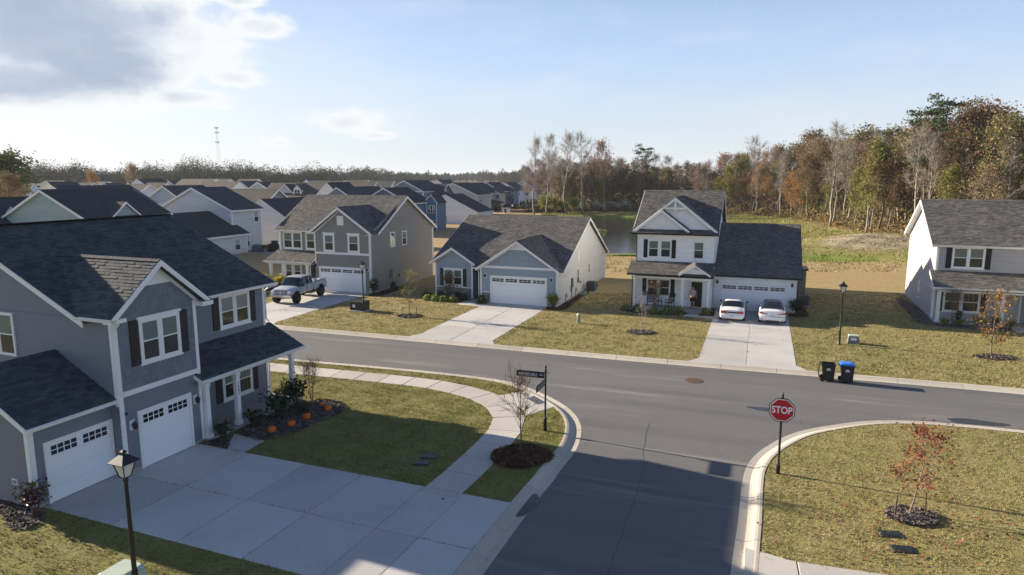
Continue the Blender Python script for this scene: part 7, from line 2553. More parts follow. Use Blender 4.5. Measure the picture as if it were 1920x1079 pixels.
# pumpkins in the bed
def pumpkin(loc, r_, label, rz):
    t = thing("pumpkin", label, "pumpkin", loc, rz, "orange pumpkins in the mulch bed")
    vs, fs = [], []
    N, K = 30, 10
    for k in range(K + 1):
        ph = math.pi * k / K
        for a in range(N):
            th_ = 2 * math.pi * a / N
            rb = r_ * (1 - 0.09 * abs(math.sin(th_ * 5)) ** 0.5 + 0.05) * (math.sin(ph) ** 0.85)
            zz = r_ * 0.88 * math.cos(ph) * (1 - 0.14 * math.exp(-(math.sin(ph) * 3) ** 2))
            vs.append((rb * math.cos(th_), rb * math.sin(th_), zz + r_ * 0.80))
    for k in range(K):
        for a in range(N):
            fs.append((k * N + a, k * N + (a + 1) % N, (k + 1) * N + (a + 1) % N, (k + 1) * N + a))
    m_ = MB(); m_.mesh_faces(vs, fs, M["pumpkin"]); m_.build("shell", t, True)
    m_ = MB(); m_.tube([(0, 0, r_ * 1.5), (.005, .01, r_ * 1.7), (.03, .02, r_ * 1.86)], [.03, .02, .024], 6, M["stemgreen"]); m_.build("stem", t)


pumpkin((-10.12, 27.42, 0.02), 0.175, "orange pumpkin nearest the entrance walk", 0.3)
pumpkin((-9.52, 28.14, 0.02), 0.165, "orange pumpkin second from the entrance walk", 1.1)
pumpkin((-9.10, 28.98, 0.02), 0.175, "orange pumpkin third from the entrance walk in the bed", 2.0)
pumpkin((-8.47, 30.10, 0.02), 0.17, "orange pumpkin at the sunlit far end of the bed", 0.7)
pumpkin((-8.95, 30.72, 0.02), 0.10, "small pale orange pumpkin on the sunlit stones", 2.6)

# downspout splash block by the near corner
t = thing("splash_block", "black splash tray on the grass at the left house corner", "splash tray", (-15.9, 20.55, 0.0), R1 + 0.9)
m_ = MB(); m_.hexa([(-.45, -.16, 0), (.45, -.2, 0), (.45, .2, 0), (-.45, .16, 0), (-.45, -.16, .06), (.45, -.2, .04), (.45, .2, .04), (-.45, .16, .06)], M["plastic_black"]); m_.build("tray", t)
m_ = MB(); m_.box(-.45, .45, -.215, -.19, .0, .09, M["steel"]); m_.box(-.45, .45, .19, .215, 0, .09, M["plastic_black"]); m_.build("rim", t)

# lattice mast far off
t = thing("radio_mast", "tall lattice radio mast rising above the far wood", "radio mast", (-296.0, 700.0, 0), 0.4)
m_ = MB()
zt = 59.0
for k in range(3):
    a = 2 * math.pi * k / 3
    m_.tube([(2.6 * math.cos(a), 2.6 * math.sin(a), 0), (.5 * math.cos(a), .5 * math.sin(a), zt)], 0.10, 4, M["tower"])
for lvl in range(15):
    z0_, z1_ = lvl * zt / 15, (lvl + 1) * zt / 15
    for k in range(3):
        a, b_ = 2 * math.pi * k / 3, 2 * math.pi * (k + 1) / 3
        r0_, r1_ = 2.6 - 2.1 * z0_ / zt, 2.6 - 2.1 * z1_ / zt
        m_.tube([(r0_ * math.cos(a), r0_ * math.sin(a), z0_), (r1_ * math.cos(b_), r1_ * math.sin(b_), z1_)], 0.055, 3, M["tower"])
m_.build("lattice", t)
for z_ in (58.0, 53.5, 44.0):
    m_ = MB()
    for k in range(9):
        a = 2 * math.pi * k / 9
        m_.box(1.7 * math.cos(a) - .18, 1.7 * math.cos(a) + .18, 1.7 * math.sin(a) - .18, 1.7 * math.sin(a) + .18, z_ - .8, z_ + .8, M["label_white"])
    m_.lathe([(1.7, z_ - .1), (1.7, z_ + .1)], 9, M["tower"])
    m_.build("antenna_array", t)

# odds and ends on the far lawn
t = thing("silt_fence", "black silt fence flap at the far end of the pond", "silt fence", (14.0, 198.0, gz(14, 198)), 0.3)
m_ = MB(); m_.hexa([(-1.6, -.05, 0), (1.2, -.05, 0), (1.2, .05, 0), (-1.6, .05, 0), (-1.0, -.05, .7), (1.3, -.05, 1.7), (1.3, .05, 1.7), (-1.0, .05, .7)], M["cover_black"]); m_.build("fabric", t)
for x_ in (-1.2, 0.2, 1.3):
    m_ = MB(); m_.tube([(x_, .08, -.2), (x_, .08, 1.2 + .4 * (x_ > 0))], .04, 5, M["wood_brown"]); m_.build("stake", t)
t = thing("play_house", "small white play house on the far lawn", "play house", (-1.6, 196, 0.3), R20)
m_ = MB(); m_.box(-.9, .9, -.8, .8, 0, 1.5, M["trim"]); m_.mesh_faces([(-1.1, -1, 1.5), (1.1, -1, 1.5), (1.1, 1, 1.5), (-1.1, 1, 1.5), (0, -1, 2.4), (0, 1, 2.4)], [(0, 1, 4), (3, 5, 2), (1, 2, 5, 4), (0, 4, 5, 3)], M["roof_far"]); m_.build("wall", t)
m_ = MB(); m_.box(-.3, .3, -.83, -.80, 0, 1.1, M["dark_room"]); m_.build("door", t)
t = thing("post", "slim wooden post on the far lawn beside the play house", "post", (-4.0, 194, 0.2), 0)
m_ = MB(); m_.tube([(0, 0, 0), (0, 0, 3.4)], .1, 6, M["wood_brown"]); m_.box(-.12, .12, -.12, .12, 3.4, 3.5, M["wood_brown"]); m_.build("shaft", t)
for k, (x, y, lab) in enumerate(((-4.5, 212, "black covered furniture behind the white ranch"), (1.0, 226, "black covered grill behind the deep blue row house"), (3.6, 245, "black covered furniture behind the blue row house"), (8.6, 275, "black covered grill beside the white row house"), (10.5, 300, "black covered furniture behind the last grey blue house"))):
    lump((x, y, gz(x, y)), R20 + k, lab, "covered_grill" if "grill" in lab else "garden_sofa", "grill" if "grill" in lab else "covered sofa", 2.4, 1.6, 1.5, M["cover_black"], "cover")


# ================================================================== PLANTING
BEDS = []


def bed(label, pts, mat, chips, z=0.03, chip_mat=None, csz=0.09):
    BEDS.append(pts)
    P = [Vector(p) for p in pts]
    cen = sum(P, Vector((0, 0))) / len(P)
    fine = cr_curve(P + [P[0]], 0.25)
    mb = MB()
    n = len(fine)
    rings = []
    for q, zz in ((1.0, 0.004), (0.9, z), (0.5, z * 1.6)):
        rings.append([(cen.x + (p.x - cen.x) * q, cen.y + (p.y - cen.y) * q, zz + random.uniform(-.008, .008) * (q < 1)) for p in fine])
    vs = [p for r_ in rings for p in r_] + [(cen.x, cen.y, z * 1.8)]
    fs = [(k * n + i, k * n + (i + 1) % n, (k + 1) * n + (i + 1) % n, (k + 1) * n + i) for k in range(2) for i in range(n)] + [(2 * n + i, 2 * n + (i + 1) % n, 3 * n) for i in range(n)]
    mb.mesh_faces(vs, fs, mat)
    o = tag(mb.build("mulch_bed"), kind="structure")
    if chips:
        xs_ = np.array([p.x for p in fine]); ys_ = np.array([p.y for p in fine])
        px = rng.uniform(xs_.min() - .1, xs_.max() + .1, chips * 2); py = rng.uniform(ys_.min() - .1, ys_.max() + .1, chips * 2)
        m_ = inside(px, py, [(p.x + (p.x - cen.x) * .05, p.y + (p.y - cen.y) * .05) for p in fine])
        c = np.stack([px[m_], py[m_], np.full(m_.sum(), z + .02) + rng.uniform(-.01, .03, m_.sum())], 1)
        v, f = leaf_quads(c, rng.uniform(.5, 1.3, len(c)) * csz, rng, 0.75, 1.8)
        ch = inst(np_mesh("mulch", v, f, chip_mat or M["chip"]), "mulch", o)
        ch["kind"] = "stuff"
    return o


def L(C, rz, pts):
    return [loc2(C, rz, a, b) for a, b in pts]


def ell(c, rx, ry, rot=0.0, n=14, j=0.08):
    return [(c[0] + rx * (1 + random.uniform(-j, j)) * math.cos(t) * math.cos(rot) - ry * math.sin(t) * math.sin(rot), c[1] + rx * (1 + random.uniform(-j, j)) * math.cos(t) * math.sin(rot) + ry * math.sin(t) * math.cos(rot)) for t in [2 * math.pi * k / n for k in range(n)]]


bed("b", [(-10.3, 26.6), (-9.9, 26.75), (-9.2, 27.4), (-8.6, 28.6), (-7.85, 29.9), (-8.0, 30.9), (-8.9, 31.55), (-9.8, 31.3), (-10.35, 30.4), (-11.2, 28.5), (-11.5, 27.6), (-10.9, 27.0)], M["mulch_grey"], 2600)
bed("b", L(H1C, R1, [(3.3, -0.3), (4.0, -0.4), (4.5, -0.6), (3.9, -1.0), (3.3, -1.5)]), M["mulch_grey"], 300, 0.02)
bed("b", [(-17.2, 21.5), (-16.2, 21.2), (-15.1, 20.5), (-14.75, 19.85), (-15.0, 19.4), (-15.6, 19.6), (-16.3, 20.35), (-17.1, 20.9)], M["mulch_grey"], 900)
bed("b", ell((0.35, 24.9), 1.15, 0.95, 0.4), M["mulch_brown"], 2600, 0.06, M["straw_chip"], 0.16)
bed("b", ell((12.7, 20.25), 0.78, 0.62), M["mulch_grey"], 700, 0.05)
bed("b", ell((-7.9, 51.6), 0.95, 0.7), M["mulch_grey"], 400, 0.05)
bed("b", ell((8.95, 46.1), 0.95, 0.7), M["mulch_grey"], 400, 0.05)
bed("b", ell((28.75, 39.5), 1.15, 0.62), M["mulch_grey"], 500, 0.05)
bed("b", L(H3C, R20, [(-12.3, 1.0), (-12.6, 0.2), (-11.9, -0.6), (-10.0, -0.9), (-8.5, -0.5), (-8.45, 1.1)]), M["mulch_brown"], 600)
bed("b", L(H3C, R20, [(-7.0, -0.1), (-7.0, -0.65), (-6.3, -0.6), (-6.25, -0.1)]), M["mulch_brown"], 100, 0.02)
bed("b", L(H3C, R20, [(-0.9, -0.15), (-0.8, -0.9), (0.3, -1.1), (0.9, -0.4), (0.75, 4.0), (0.7, 12.0), (0.15, 12.0), (0.1, 2.0), (0.1, -0.1)]), M["mulch_brown"], 300, 0.02)
bed("b", L(H4C, R20, [(-0.7, -1.9), (-0.7, -2.6), (0.6, -3.2), (2.6, -3.2), (4.15, -2.7), (4.15, -1.9)]), M["mulch_brown"], 700)
bed("b", L(H4C, R20, [(5.42, -1.9), (5.42, -2.5), (6.4, -2.5), (6.4, -0.2), (6.2, -0.1), (6.2, -1.9)]), M["mulch_brown"], 150, 0.02)
bed("b", L(H4C, R20, [(11.95, 0.4), (11.95, -0.5), (13.1, -0.5), (13.4, 0.6), (13.1, 3.6), (12.5, 3.6)]), M["mulch_brown"], 100, 0.02)
bed("b", L(H5C, R21, [(-1.2, -1.6), (-0.9, -2.5), (0.6, -3.0), (2.6, -3.1), (4.5, -2.9), (4.5, -1.85), (0.0, -1.85), (-0.4, 1.0), (-0.4, 8.0), (-1.1, 8.0)]), M["mulch_grey"], 1500)
bed("b", L(H2C, R20, [(-0.1, -0.2), (0.1, -1.0), (1.2, -0.9), (1.5, 0.4), (1.1, 4.5), (0.2, 4.5), (0.1, 0.0)]), M["mulch_brown"], 200, 0.02)
bed("b", L(H2C, R20, [(-11.9, -0.6), (-12.2, -1.4), (-9.0, -2.0), (-6.0, -1.6), (-5.9, -0.6)]), M["mulch_brown"], 200, 0.02)
for C_, R_, u0, u1, v in ((H3C, R20, 0, 0, 0),):
    pass


def shrub(loc, label, leaf, w, h_, n, size, group=None, stems=5, name="shrub", seed=0, cat="shrub", spread=1.0, mat2=None, n2=0):
    r_ = np.random.default_rng(seed + 100)
    t = thing(name, label, cat, loc, 0, group)
    m_ = MB()
    tips = []
    for k in range(stems):
        a = r_.uniform(0, 6.28)
        q = r_.uniform(.3, 1) * spread
        p0 = Vector((math.cos(a) * .05, math.sin(a) * .05, -0.03))
        p2 = Vector((math.cos(a) * w * .42 * q, math.sin(a) * w * .42 * q, h_ * r_.uniform(.65, .98)))
        p1 = p0.lerp(p2, .5) + Vector((0, 0, h_ * .1))
        m_.tube([p0, p1, p2], [.02, .013, .006], 5, M["twig"])
        tips += [p1, p0.lerp(p2, .75), p2, p0.lerp(p2, .9)]
    m_.build("stem", t)
    T_ = np.array([tuple(p) for p in tips])
    c = T_[r_.integers(0, len(T_), n)] + r_.normal(size=(n, 3)) * [w * .13, w * .13, h_ * .10]
    c[:, 2] = np.maximum(c[:, 2], .03)
    v, f = leaf_quads(c, r_.uniform(.7, 1.3, n) * size, r_)
    inst(np_mesh("foliage", v, f, leaf), "foliage", t)
    if mat2 is not None:
        up = T_[T_[:, 2] > h_ * .5]
        c = up[r_.integers(0, len(up), n2)] + r_.normal(size=(n2, 3)) * [w * .14, w * .14, h_ * .08] + [0, 0, h_ * .08]
        v, f = leaf_quads(c, r_.uniform(.7, 1.3, n2) * size, r_)
        inst(np_mesh("blossom", v, f, mat2), "blossom", t)
    return t


def dome(loc, label, leaf, w, h_, n, size, group=None, seed=0, name="shrub"):
    """clipped, rounded shrub"""
    r_ = np.random.default_rng(seed + 500)
    t = thing(name, label, "shrub", loc, 0, group)
    m_ = MB()
    for k in range(5):
        a = 1.257 * k
        m_.tube([(0, 0, -.03), (math.cos(a) * w * .3, math.sin(a) * w * .3, h_ * .7)], [.02, .008], 4, M["twig"])
    m_.build("stem", t)
    d = r_.normal(size=(n, 3)); d /= np.linalg.norm(d, axis=1)[:, None]; d[:, 2] = np.abs(d[:, 2])
    bumps = 1 + .16 * np.sin(d[:, 0] * 5 + seed) * np.cos(d[:, 1] * 6 + seed)
    c = d * np.array([w / 2, w / 2, h_]) * (r_.uniform(.6, 1.0, n) ** .5 * bumps)[:, None]
    c[:, 2] += .03
    v, f = leaf_quads(c, r_.uniform(.7, 1.3, n) * size, r_)
    inst(np_mesh("foliage", v, f, leaf), "foliage", t)
    return t


# near house planting
shrub((-15.1, 20.2, 0.03), "wine leaved shrub with glossy leaves at the left corner of the slate house", LEAF["wine"], 1.0, 1.05, 420, .10, stems=9, seed=1, mat2=LEAF["green"], n2=60)
shrub((*loc2(H1C, R1, 3.72, -0.75), 0.02), "sparse dark shrub alone beside the garage porch post", LEAF["dark"], .95, .80, 150, .12, stems=6, seed=2)
shrub((-11.05, 28.05, 0.03), "low dark shrub by the second porch post", LEAF["dark"], .95, .75, 230, .11, stems=8, seed=3)
shrub((-10.45, 29.35, 0.03), "widest dark glossy shrub in front of the porch", LEAF["dark"], 1.5, 1.15, 480, .12, stems=12, seed=4)
shrub((-10.0, 30.55, 0.03), "tall dark glossy shrub by the last porch post", LEAF["dark"], 1.4, 1.35, 460, .12, stems=10, seed=5)
shrub((-9.6, 29.7, 0.03), "small dark shrub between the pumpkins and the porch", LEAF["dark"], .8, .5, 150, .10, stems=6, seed=6)
# bungalow
dome((*loc2(H3C, R20, -12.0, 0.1), 0), "dark round shrub at the left end of the bungalow bed", LEAF["dark"], .9, .65, 350, .09, seed=1)
for k, (u, v, w, h_, lab) in enumerate(((-11.6, -0.55, .9, .45, "lime green low shrub leftmost in the bungalow bed"), (-10.8, -0.6, 1.0, .52, "lime green low shrub second from the left in the bungalow bed"), (-10.0, -0.65, 1.0, .50, "lime green low shrub third from the left in the bungalow bed"), (-9.2, -0.5, .95, .48, "lime green low shrub rightmost in the bungalow bed"))):
    dome((*loc2(H3C, R20, u, v), 0), lab, LEAF["lime"], w, h_, 420, .09, "lime green shrubs in front of the bungalow", seed=10 + k)
for k, (u, v, lab) in enumerate(((-10.9, 0.6, "dark shrub under the bungalow window, left"), (-9.2, 0.55, "dark shrub under the bungalow window, middle"), (-8.6, 0.35, "dark shrub beside the bungalow entrance walk"))):
    dome((*loc2(H3C, R20, u, v), 0), lab, LEAF["dark"], .8, .62, 300, .09, "dark shrubs below the bungalow window", seed=20 + k)
dome((*loc2(H3C, R20, -6.6, -0.42), 0), "dark green shrub left of the wide white garage door", LEAF["green"], .95, .75, 380, .09, seed=31)
shrub((*loc2(H3C, R20, -0.2, -0.55), 0), "tall yellow green shrub at the right garage corner of the bungalow", LEAF["ygreen"], 1.15, 1.15, 560, .10, stems=10, seed=32)
# white house
for k, (u, v, w, lab) in enumerate(((-0.35, -2.35, .75, "lime shrub at the left end of the white house bed"), (0.75, -2.75, .65, "lime shrub beside the thin bare sapling"), (2.0, -2.75, .72, "lime shrub below the dark rocking chair"), (3.0, -2.62, .78, "lime shrub fourth along the white house bed"), (3.85, -2.45, .95, "largest lime shrub by the middle porch post"))):
    dome((*loc2(H4C, R20, u, v), 0), lab, LEAF["lime"], w, w * .62, 320, .09, "lime shrubs along the white house porch", seed=40 + k)
for k, (u, v, lab) in enumerate(((0.5, -2.1, "dark shrub below the left porch window"), (3.0, -2.1, "dark shrub below the right rocking chair"), (3.7, -2.0, "dark shrub against the middle porch post"))):
    dome((*loc2(H4C, R20, u, v), 0), lab, LEAF["dark"], .65, .5, 240, .09, "dark shrubs along the white house porch", seed=50 + k)
dome((*loc2(H4C, R20, 5.85, -2.2), 0), "green shrub right of the white house entrance walk", LEAF["ygreen"], .75, .55, 300, .09, seed=60)
shrub((*loc2(H4C, R20, 12.55, 0.0), 0), "dark bushy shrub at the right corner of the white garage", LEAF["dark"], 1.25, 1.35, 620, .10, stems=10, seed=61)
# taupe house
shrub((*loc2(H2C, R20, 0.45, -0.35), 0), "dark conical evergreen at the right corner of the taupe house", LEAF["dark"], 1.0, 1.35, 800, .09, stems=10, seed=70, spread=.7)
shrub((*loc2(H2C, R20, 1.1, 2.0), 0), "small dark shrub beside the taupe side wall", LEAF["dark"], .7, .8, 300, .09, stems=7, seed=71, spread=.7)
shrub((*loc2(H2C, R20, -9.3, -1.1), 0), "yellow flowering plant beyond the silver pickup", LEAF["green"], 1.3, 1.2, 300, .11, stems=10, seed=72, mat2=M["flower_yellow"], n2=420)
shrub((*loc2(H2C, R20, -10.8, -0.9), 0), "green shrub at the left porch post of the taupe house", LEAF["ygreen"], 1.2, 1.4, 420, .11, stems=9, seed=73)
dome((*loc2(H2C, R20, -8.0, -1.2), 0), "low dark shrub behind the pickup hood", LEAF["dark"], .9, .6, 260, .09, seed=74)
# right house
for k, (u, v, h_, lab) in enumerate(((0.55, -2.4, .45, "small fern like plant below the bare multi stemmed shrub"), (2.55, -2.3, .75, "upright yellow green plant in the grey mulch bed"), (3.6, -2.2, .9, "green shrub behind the orange leaved sapling"), (4.3, -2.5, .6, "low green plant beside the right entrance walk"), (1.3, -2.2, .4, "low spreading plant below the flower pot"))):
    shrub((*loc2(H5C, R21, u, v), 0.03), lab, LEAF["ygreen"], .7, h_, 170, .11, "plants in the right house bed", 6, seed=80 + k, name="plant", cat="plant")


# ---------------------------------------------------------------- trees
def branchy(r_, H, base, reach, tr, nl, nsub, ntw, bark, up=0.55, lean=(0, 0), gnarl=0.06, taper=.75, crown_top=0.97, sides=(8, 5, 4, 3), twr=.02, twl=1.2, profile=None):
    """trunk, limbs, branches and twigs in one mesh; returns the mesh builder and the tip points"""
    m_ = MB()
    N = 9
    tp = []
    x = y = 0.0
    for i in range(N + 1):
        u = i / N
        tp.append(Vector((x + lean[0] * u * H, y + lean[1] * u * H, u * H * crown_top - .1)))
        x += r_.normal() * gnarl * H / N * 2
        y += r_.normal() * gnarl * H / N * 2
    rad = [max(tr * (1 - u) ** taper, .012) for u in [i / N for i in range(N + 1)]]
    rad[0] *= 1.25
    m_.tube(tp, rad, sides[0], bark)
    tips = []

    def at(u):
        k = min(int(u * N), N - 1)
        return tp[k].lerp(tp[k + 1], u * N - k), rad[k] + (rad[k + 1] - rad[k]) * (u * N - k)

    for k in range(nl):
        u = base + (1 - base) * ((k + r_.uniform(0, 1)) / nl)
        u = min(u, .985)
        p, rr0 = at(u)
        a = k * 2.4 + r_.uniform(-.5, .5)
        v = (u - base) / (1 - base)
        pf = profile(v) if profile else (math.sin(math.pi * (v * .80 + .17)) ** .7)
        Ls = reach * pf * r_.uniform(.7, 1.15)
        el_ = up + .5 * v + r_.uniform(-.15, .2)
        d = Vector((math.cos(a) * math.cos(el_), math.sin(a) * math.cos(el_), math.sin(el_)))
        pts = [p]
        for s_ in range(3):
            d = (d + Vector((r_.normal() * .12, r_.normal() * .12, .10 + r_.normal() * .08))).normalized()
            pts.append(pts[-1] + d * Ls / 3)
        r0 = min(rr0 * .55, tr * .4)
        m_.tube(pts, [r0, r0 * .7, r0 * .45, r0 * .2], sides[1], bark)
        for j in range(nsub):
            w = .25 + .75 * (j + r_.uniform(0, 1)) / nsub
            kk = min(int(w * 3), 2)
            q = pts[kk].lerp(pts[kk + 1], w * 3 - kk)
            dd = (d + Vector(r_.normal(size=3)) * .65).normalized()
            dd.z = dd.z * .7 + .2
            l2 = Ls * .42 * r_.uniform(.5, 1.1)
            e1 = q + dd * l2 * .5
            e2 = e1 + (dd + Vector((0, 0, .25)) + Vector(r_.normal(size=3)) * .2).normalized() * l2 * .5
            m_.tube([q, e1, e2], [r0 * .35, r0 * .22, max(r0 * .1, twr * .7)], sides[2], bark, False)
            tips += [e1, e2]
            for t_ in range(ntw):
                s0 = q.lerp(e2, r_.uniform(.3, 1))
                ed = (dd + Vector(r_.normal(size=3)) * .6 + Vector((0, 0, .35))).normalized()
                e3 = s0 + ed * twl * r_.uniform(.5, 1.2)
                m_.tube([s0, e3], [twr, twr * .45], sides[3], bark, False)
                tips.append(e3)
    return m_, tips


def crown_mesh(tips, n, size, mat, r_, sd=.5, flat=0.0, drop=0.0, mats=None):
    T_ = np.array([tuple(p) for p in tips])
    # leaves gather on some boughs more than others: gaps and clumps
    wgt = r_.random(len(T_)) ** 2.2
    wgt /= wgt.sum()
    c = T_[r_.choice(len(T_), n, p=wgt)] + r_.normal(size=(n, 3)) * sd
    c[:, 2] -= drop
    v, f = leaf_quads(c, r_.uniform(.6, 1.4, n) * size, r_, flat)
    if mats:
        return np_mesh("crown", v, f, mats, mi=(r_.random(n) < .3).astype(int))
    return np_mesh("crown", v, f, mat)


def proto(kind, seed):
    r_ = np.random.default_rng(seed)
    G_, B_ = M["bark_grey"], M["bark"]
    if kind == "bare":
        m_, tips = branchy(r_, 20, .38, 5.0, .26, 16, 7, 9, G_, .75, gnarl=.05, twr=.02, twl=1.5)
        return m_.mesh("trunk", True), crown_mesh(tips, 60, .22, LEAF["tan"], r_, .3)
    if kind == "mauve":
        m_, tips = branchy(r_, 18, .36, 4.4, .22, 15, 6, 5, B_, .7, twr=.022, twl=1.3)
        return m_.mesh("trunk", True), crown_mesh(tips, 2000, .24, LEAF["mauve"], r_, .45, mats=[LEAF["mauve"], LEAF["tan"]])
    if kind == "rust":
        m_, tips = branchy(r_, 19, .34, 5.4, .27, 16, 7, 4, B_, .5, twr=.022)
        return m_.mesh("trunk", True), crown_mesh(tips, 5200, .27, LEAF["rust"], r_, .62, mats=[LEAF["rust"], LEAF["olive"]])
    if kind == "orange":
        m_, tips = branchy(r_, 13, .25, 3.3, .16, 13, 5, 3, G_, .45, twr=.018)
        return m_.mesh("trunk", True), crown_mesh(tips, 2600, .23, LEAF["orange"], r_, .45, mats=[LEAF["orange"], LEAF["rust"]])
    if kind == "ygreen":
        m_, tips = branchy(r_, 16, .22, 3.2, .18, 15, 5, 3, G_, .65, twr=.018)
        return m_.mesh("trunk", True), crown_mesh(tips, 3600, .25, LEAF["ygreen"], r_, .5, mats=[LEAF["ygreen"], LEAF["olive"]])
    if kind == "olive":
        m_, tips = branchy(r_, 19, .26, 5.2, .27, 16, 6, 2, B_, .45, twr=.02)
        return m_.mesh("trunk", True), crown_mesh(tips, 6000, .28, LEAF["olive"], r_, .68, mats=[LEAF["olive"], LEAF["tan"]])
    if kind == "tan":
        m_, tips = branchy(r_, 17, .33, 4.3, .22, 15, 6, 4, G_, .6, twr=.022)
        return m_.mesh("trunk", True), crown_mesh(tips, 2600, .25, LEAF["tan"], r_, .5, mats=[LEAF["tan"], LEAF["rust"]])
    if kind == "pine":
        m_, tips = branchy(r_, 23, .58, 4.4, .28, 13, 6, 0, B_, .08, gnarl=.02, twr=.02, profile=lambda v: .55 + .6 * math.sin(math.pi * min(1, v * .9 + .05)) if v < .8 else .7)
        T_ = np.array([tuple(p) for p in tips])
        w_ = r_.random(len(T_)) ** 3; w_ /= w_.sum()
        c = T_[r_.choice(len(T_), 2600, p=w_)] + r_.normal(size=(2600, 3)) * [.60, .60, .13]
        v, f = leaf_quads(c, r_.uniform(.20, .42, 2600), r_, .1, 1.2)
        return m_.mesh("trunk", True), np_mesh("crown", v, f, LEAF["pine"])
    if kind == "oak":
        m_, tips = branchy(r_, 15, .16, 6.2, .42, 18, 7, 2, B_, .40, twr=.02)
        return m_.mesh("trunk", True), crown_mesh(tips, 5200, .45, LEAF["green"], r_, .8, mats=[LEAF["green"], LEAF["olive"]])


PROTO = {k: [proto(k, s_) for s_ in seeds] for k, seeds in dict(bare=(1, 2, 3), mauve=(11, 12), rust=(21, 22), orange=(31, 32), ygreen=(41, 42), olive=(51, 52), tan=(61, 62), pine=(71, 72), oak=(81,)).items()}
KINDLAB = {
    "bare": ("bare_tree", "bare grey tree with fine twigs at the edge of the wood"),
    "mauve": ("maple_tree", "thin tree with sparse mauve brown leaves in the wood"),
    "rust": ("oak_tree", "broad tree with rust brown leaves in the wood"),
    "orange": ("maple_tree", "smaller tree with bright orange leaves at the wood edge"),
    "ygreen": ("poplar_tree", "slender yellow green tree in the wood"),
    "olive": ("oak_tree", "broad olive green tree in the wood"),
    "tan": ("ash_tree", "tree with thinning tan leaves in the wood"),
    "pine": ("pine_tree", "tall dark green pine with bare trunk in the wood"),
}
trs = np.random.default_rng(99)


def plant(kind, x, y, s_=1.0, label=None, group="trees of the wood", name=None, sz=None, tilt=0.0, where=None):
    tr_, cr_ = PROTO[kind][int(trs.integers(0, len(PROTO[kind])))]
    nm, lab = KINDLAB.get(kind, ("tree", ""))
    if where:
        rw = ("in front row", "in second row", "deep in wood")[min(where[0], 2)]
        for lim, place in ((.10, "near the far lawn"), (.185, "behind the pond"), (.32, "above the white house roof"), (.42, "above dark garage roof"), (.575, "behind the straw bank"), (9, "above the right house roof")):
            if where[1] < lim:
                break
        lab = lab.split(" in the wood")[0].split(" at the")[0] + f" {rw} {place}"
        lab = " ".join(lab.split()[:16])
        group = f"wood trees {rw}, {place}"
    t = thing(name or nm, label or lab, "tree", (x, y, gz(x, y)), float(trs.uniform(0, 6.28)), None if label else f"{group}, {kind if kind != 'bare' else 'bare ones'}")
    if tilt:
        t.rotation_euler = (tilt, 0, t.rotation_euler[2])
    t.scale = (s_ * float(trs.uniform(.9, 1.12)), s_ * float(trs.uniform(.9, 1.12)), (sz or s_) * float(trs.uniform(.94, 1.06)))
    inst(tr_, "trunk", t)
    inst(cr_, "crown", t)
    return t


EDGE = cr_curve(V2([(4, 203), (20, 209), (36, 213), (50, 206), (62, 189), (66.5, 173), (68, 157), (68, 142), (66, 127), (64.5, 114), (64.5, 104), (68, 95), (76, 88)]), 3.3)
def outward(x, y):
    """into the wood: back at its left end, to the right along its right side"""
    k = min(1.0, max(0.0, (x - 40) / 26.0))
    return Vector((.42 * (1 - k) + k, (1 - k) + .05 * k)).normalized()


for i, p in enumerate(EDGE):
    tdir = (EDGE[min(i + 1, len(EDGE) - 1)] - EDGE[max(i - 1, 0)]).normalized()
    out_ = outward(p.x, p.y)
    right_side = p.x > 58
    for row, (dd, prob) in enumerate(((0.3, .75), (4.5, .95), (10, .95), (17, .9), (26, .85))):
        if trs.random() > prob:
            continue
        q = p + out_ * (dd + trs.uniform(-1.5, 1.5)) + tdir * trs.uniform(-1.3, 1.3)
        if right_side:
            if row <= 1:
                kd = trs.choice(["orange", "ygreen", "bare", "rust", "tan", "olive", "mauve"], p=[.17, .27, .24, .06, .12, .07, .07])
            else:
                kd = trs.choice(["rust", "tan", "olive", "bare", "mauve", "ygreen", "pine"], p=[.12, .20, .18, .20, .13, .12, .05])
            s_ = trs.uniform(.78, .98)
            if q.y < 122:
                s_ = trs.uniform(.78, .95)
                if row >= 1:
                    kd = trs.choice(["rust", "olive", "tan", "ygreen", "bare"], p=[.22, .32, .16, .18, .12])
        else:
            if row <= 1:
                kd = trs.choice(["mauve", "bare", "tan", "olive", "ygreen"], p=[.34, .24, .16, .12, .14])
            else:
                kd = trs.choice(["mauve", "tan", "bare", "rust", "olive"], p=[.42, .22, .16, .12, .08])
            s_ = trs.uniform(.66, .86)
            if q.x < 14:
                kd = "bare" if trs.random() < .6 else "mauve"
        if row == 0:
            s_ *= .8
        plant(str(kd), q.x, q.y, float(s_), where=(row, q.x / q.y))
# the ones that stand out
plant("bare", 6.2, 191, .96, "bare grey tree standing at the left end of the wood beside the far lawn", sz=.98)
plant("bare", 9.6, 193, .92, "bare slender tree second from the left end of the wood", sz=1.0)
plant("bare", 15.6, 197, 1.12, "tallest bare tree near the left end of the wood", sz=1.14)
plant("bare", 20.5, 200, 1.05, "wide bare tree leaning right near the left end of the wood", tilt=.08)
plant("mauve", 27.5, 203, 1.08, "tall mauve brown tree rising above the middle of the wood", sz=1.05)
plant("pine", 40.0, 213, .84, "single dark pine in the middle of the wood above the white house")
plant("bare", 64.6, 139, 1.0, "pale bare tree rising above the orange trees", sz=1.02)
plant("pine", 66.4, 111, .9, "tall dark pine nearest the right house roof", sz=.86)
plant("pine", 70.0, 113, .9, "tallest dark pine behind the nearest pine", sz=.90)
plant("rust", 72.5, 108, 1.25, "large rust brown tree above the right house roof", sz=.98)
plant("mauve", 77.5, 112, 1.2, "mauve topped tree behind the large rust brown tree", sz=1.12)
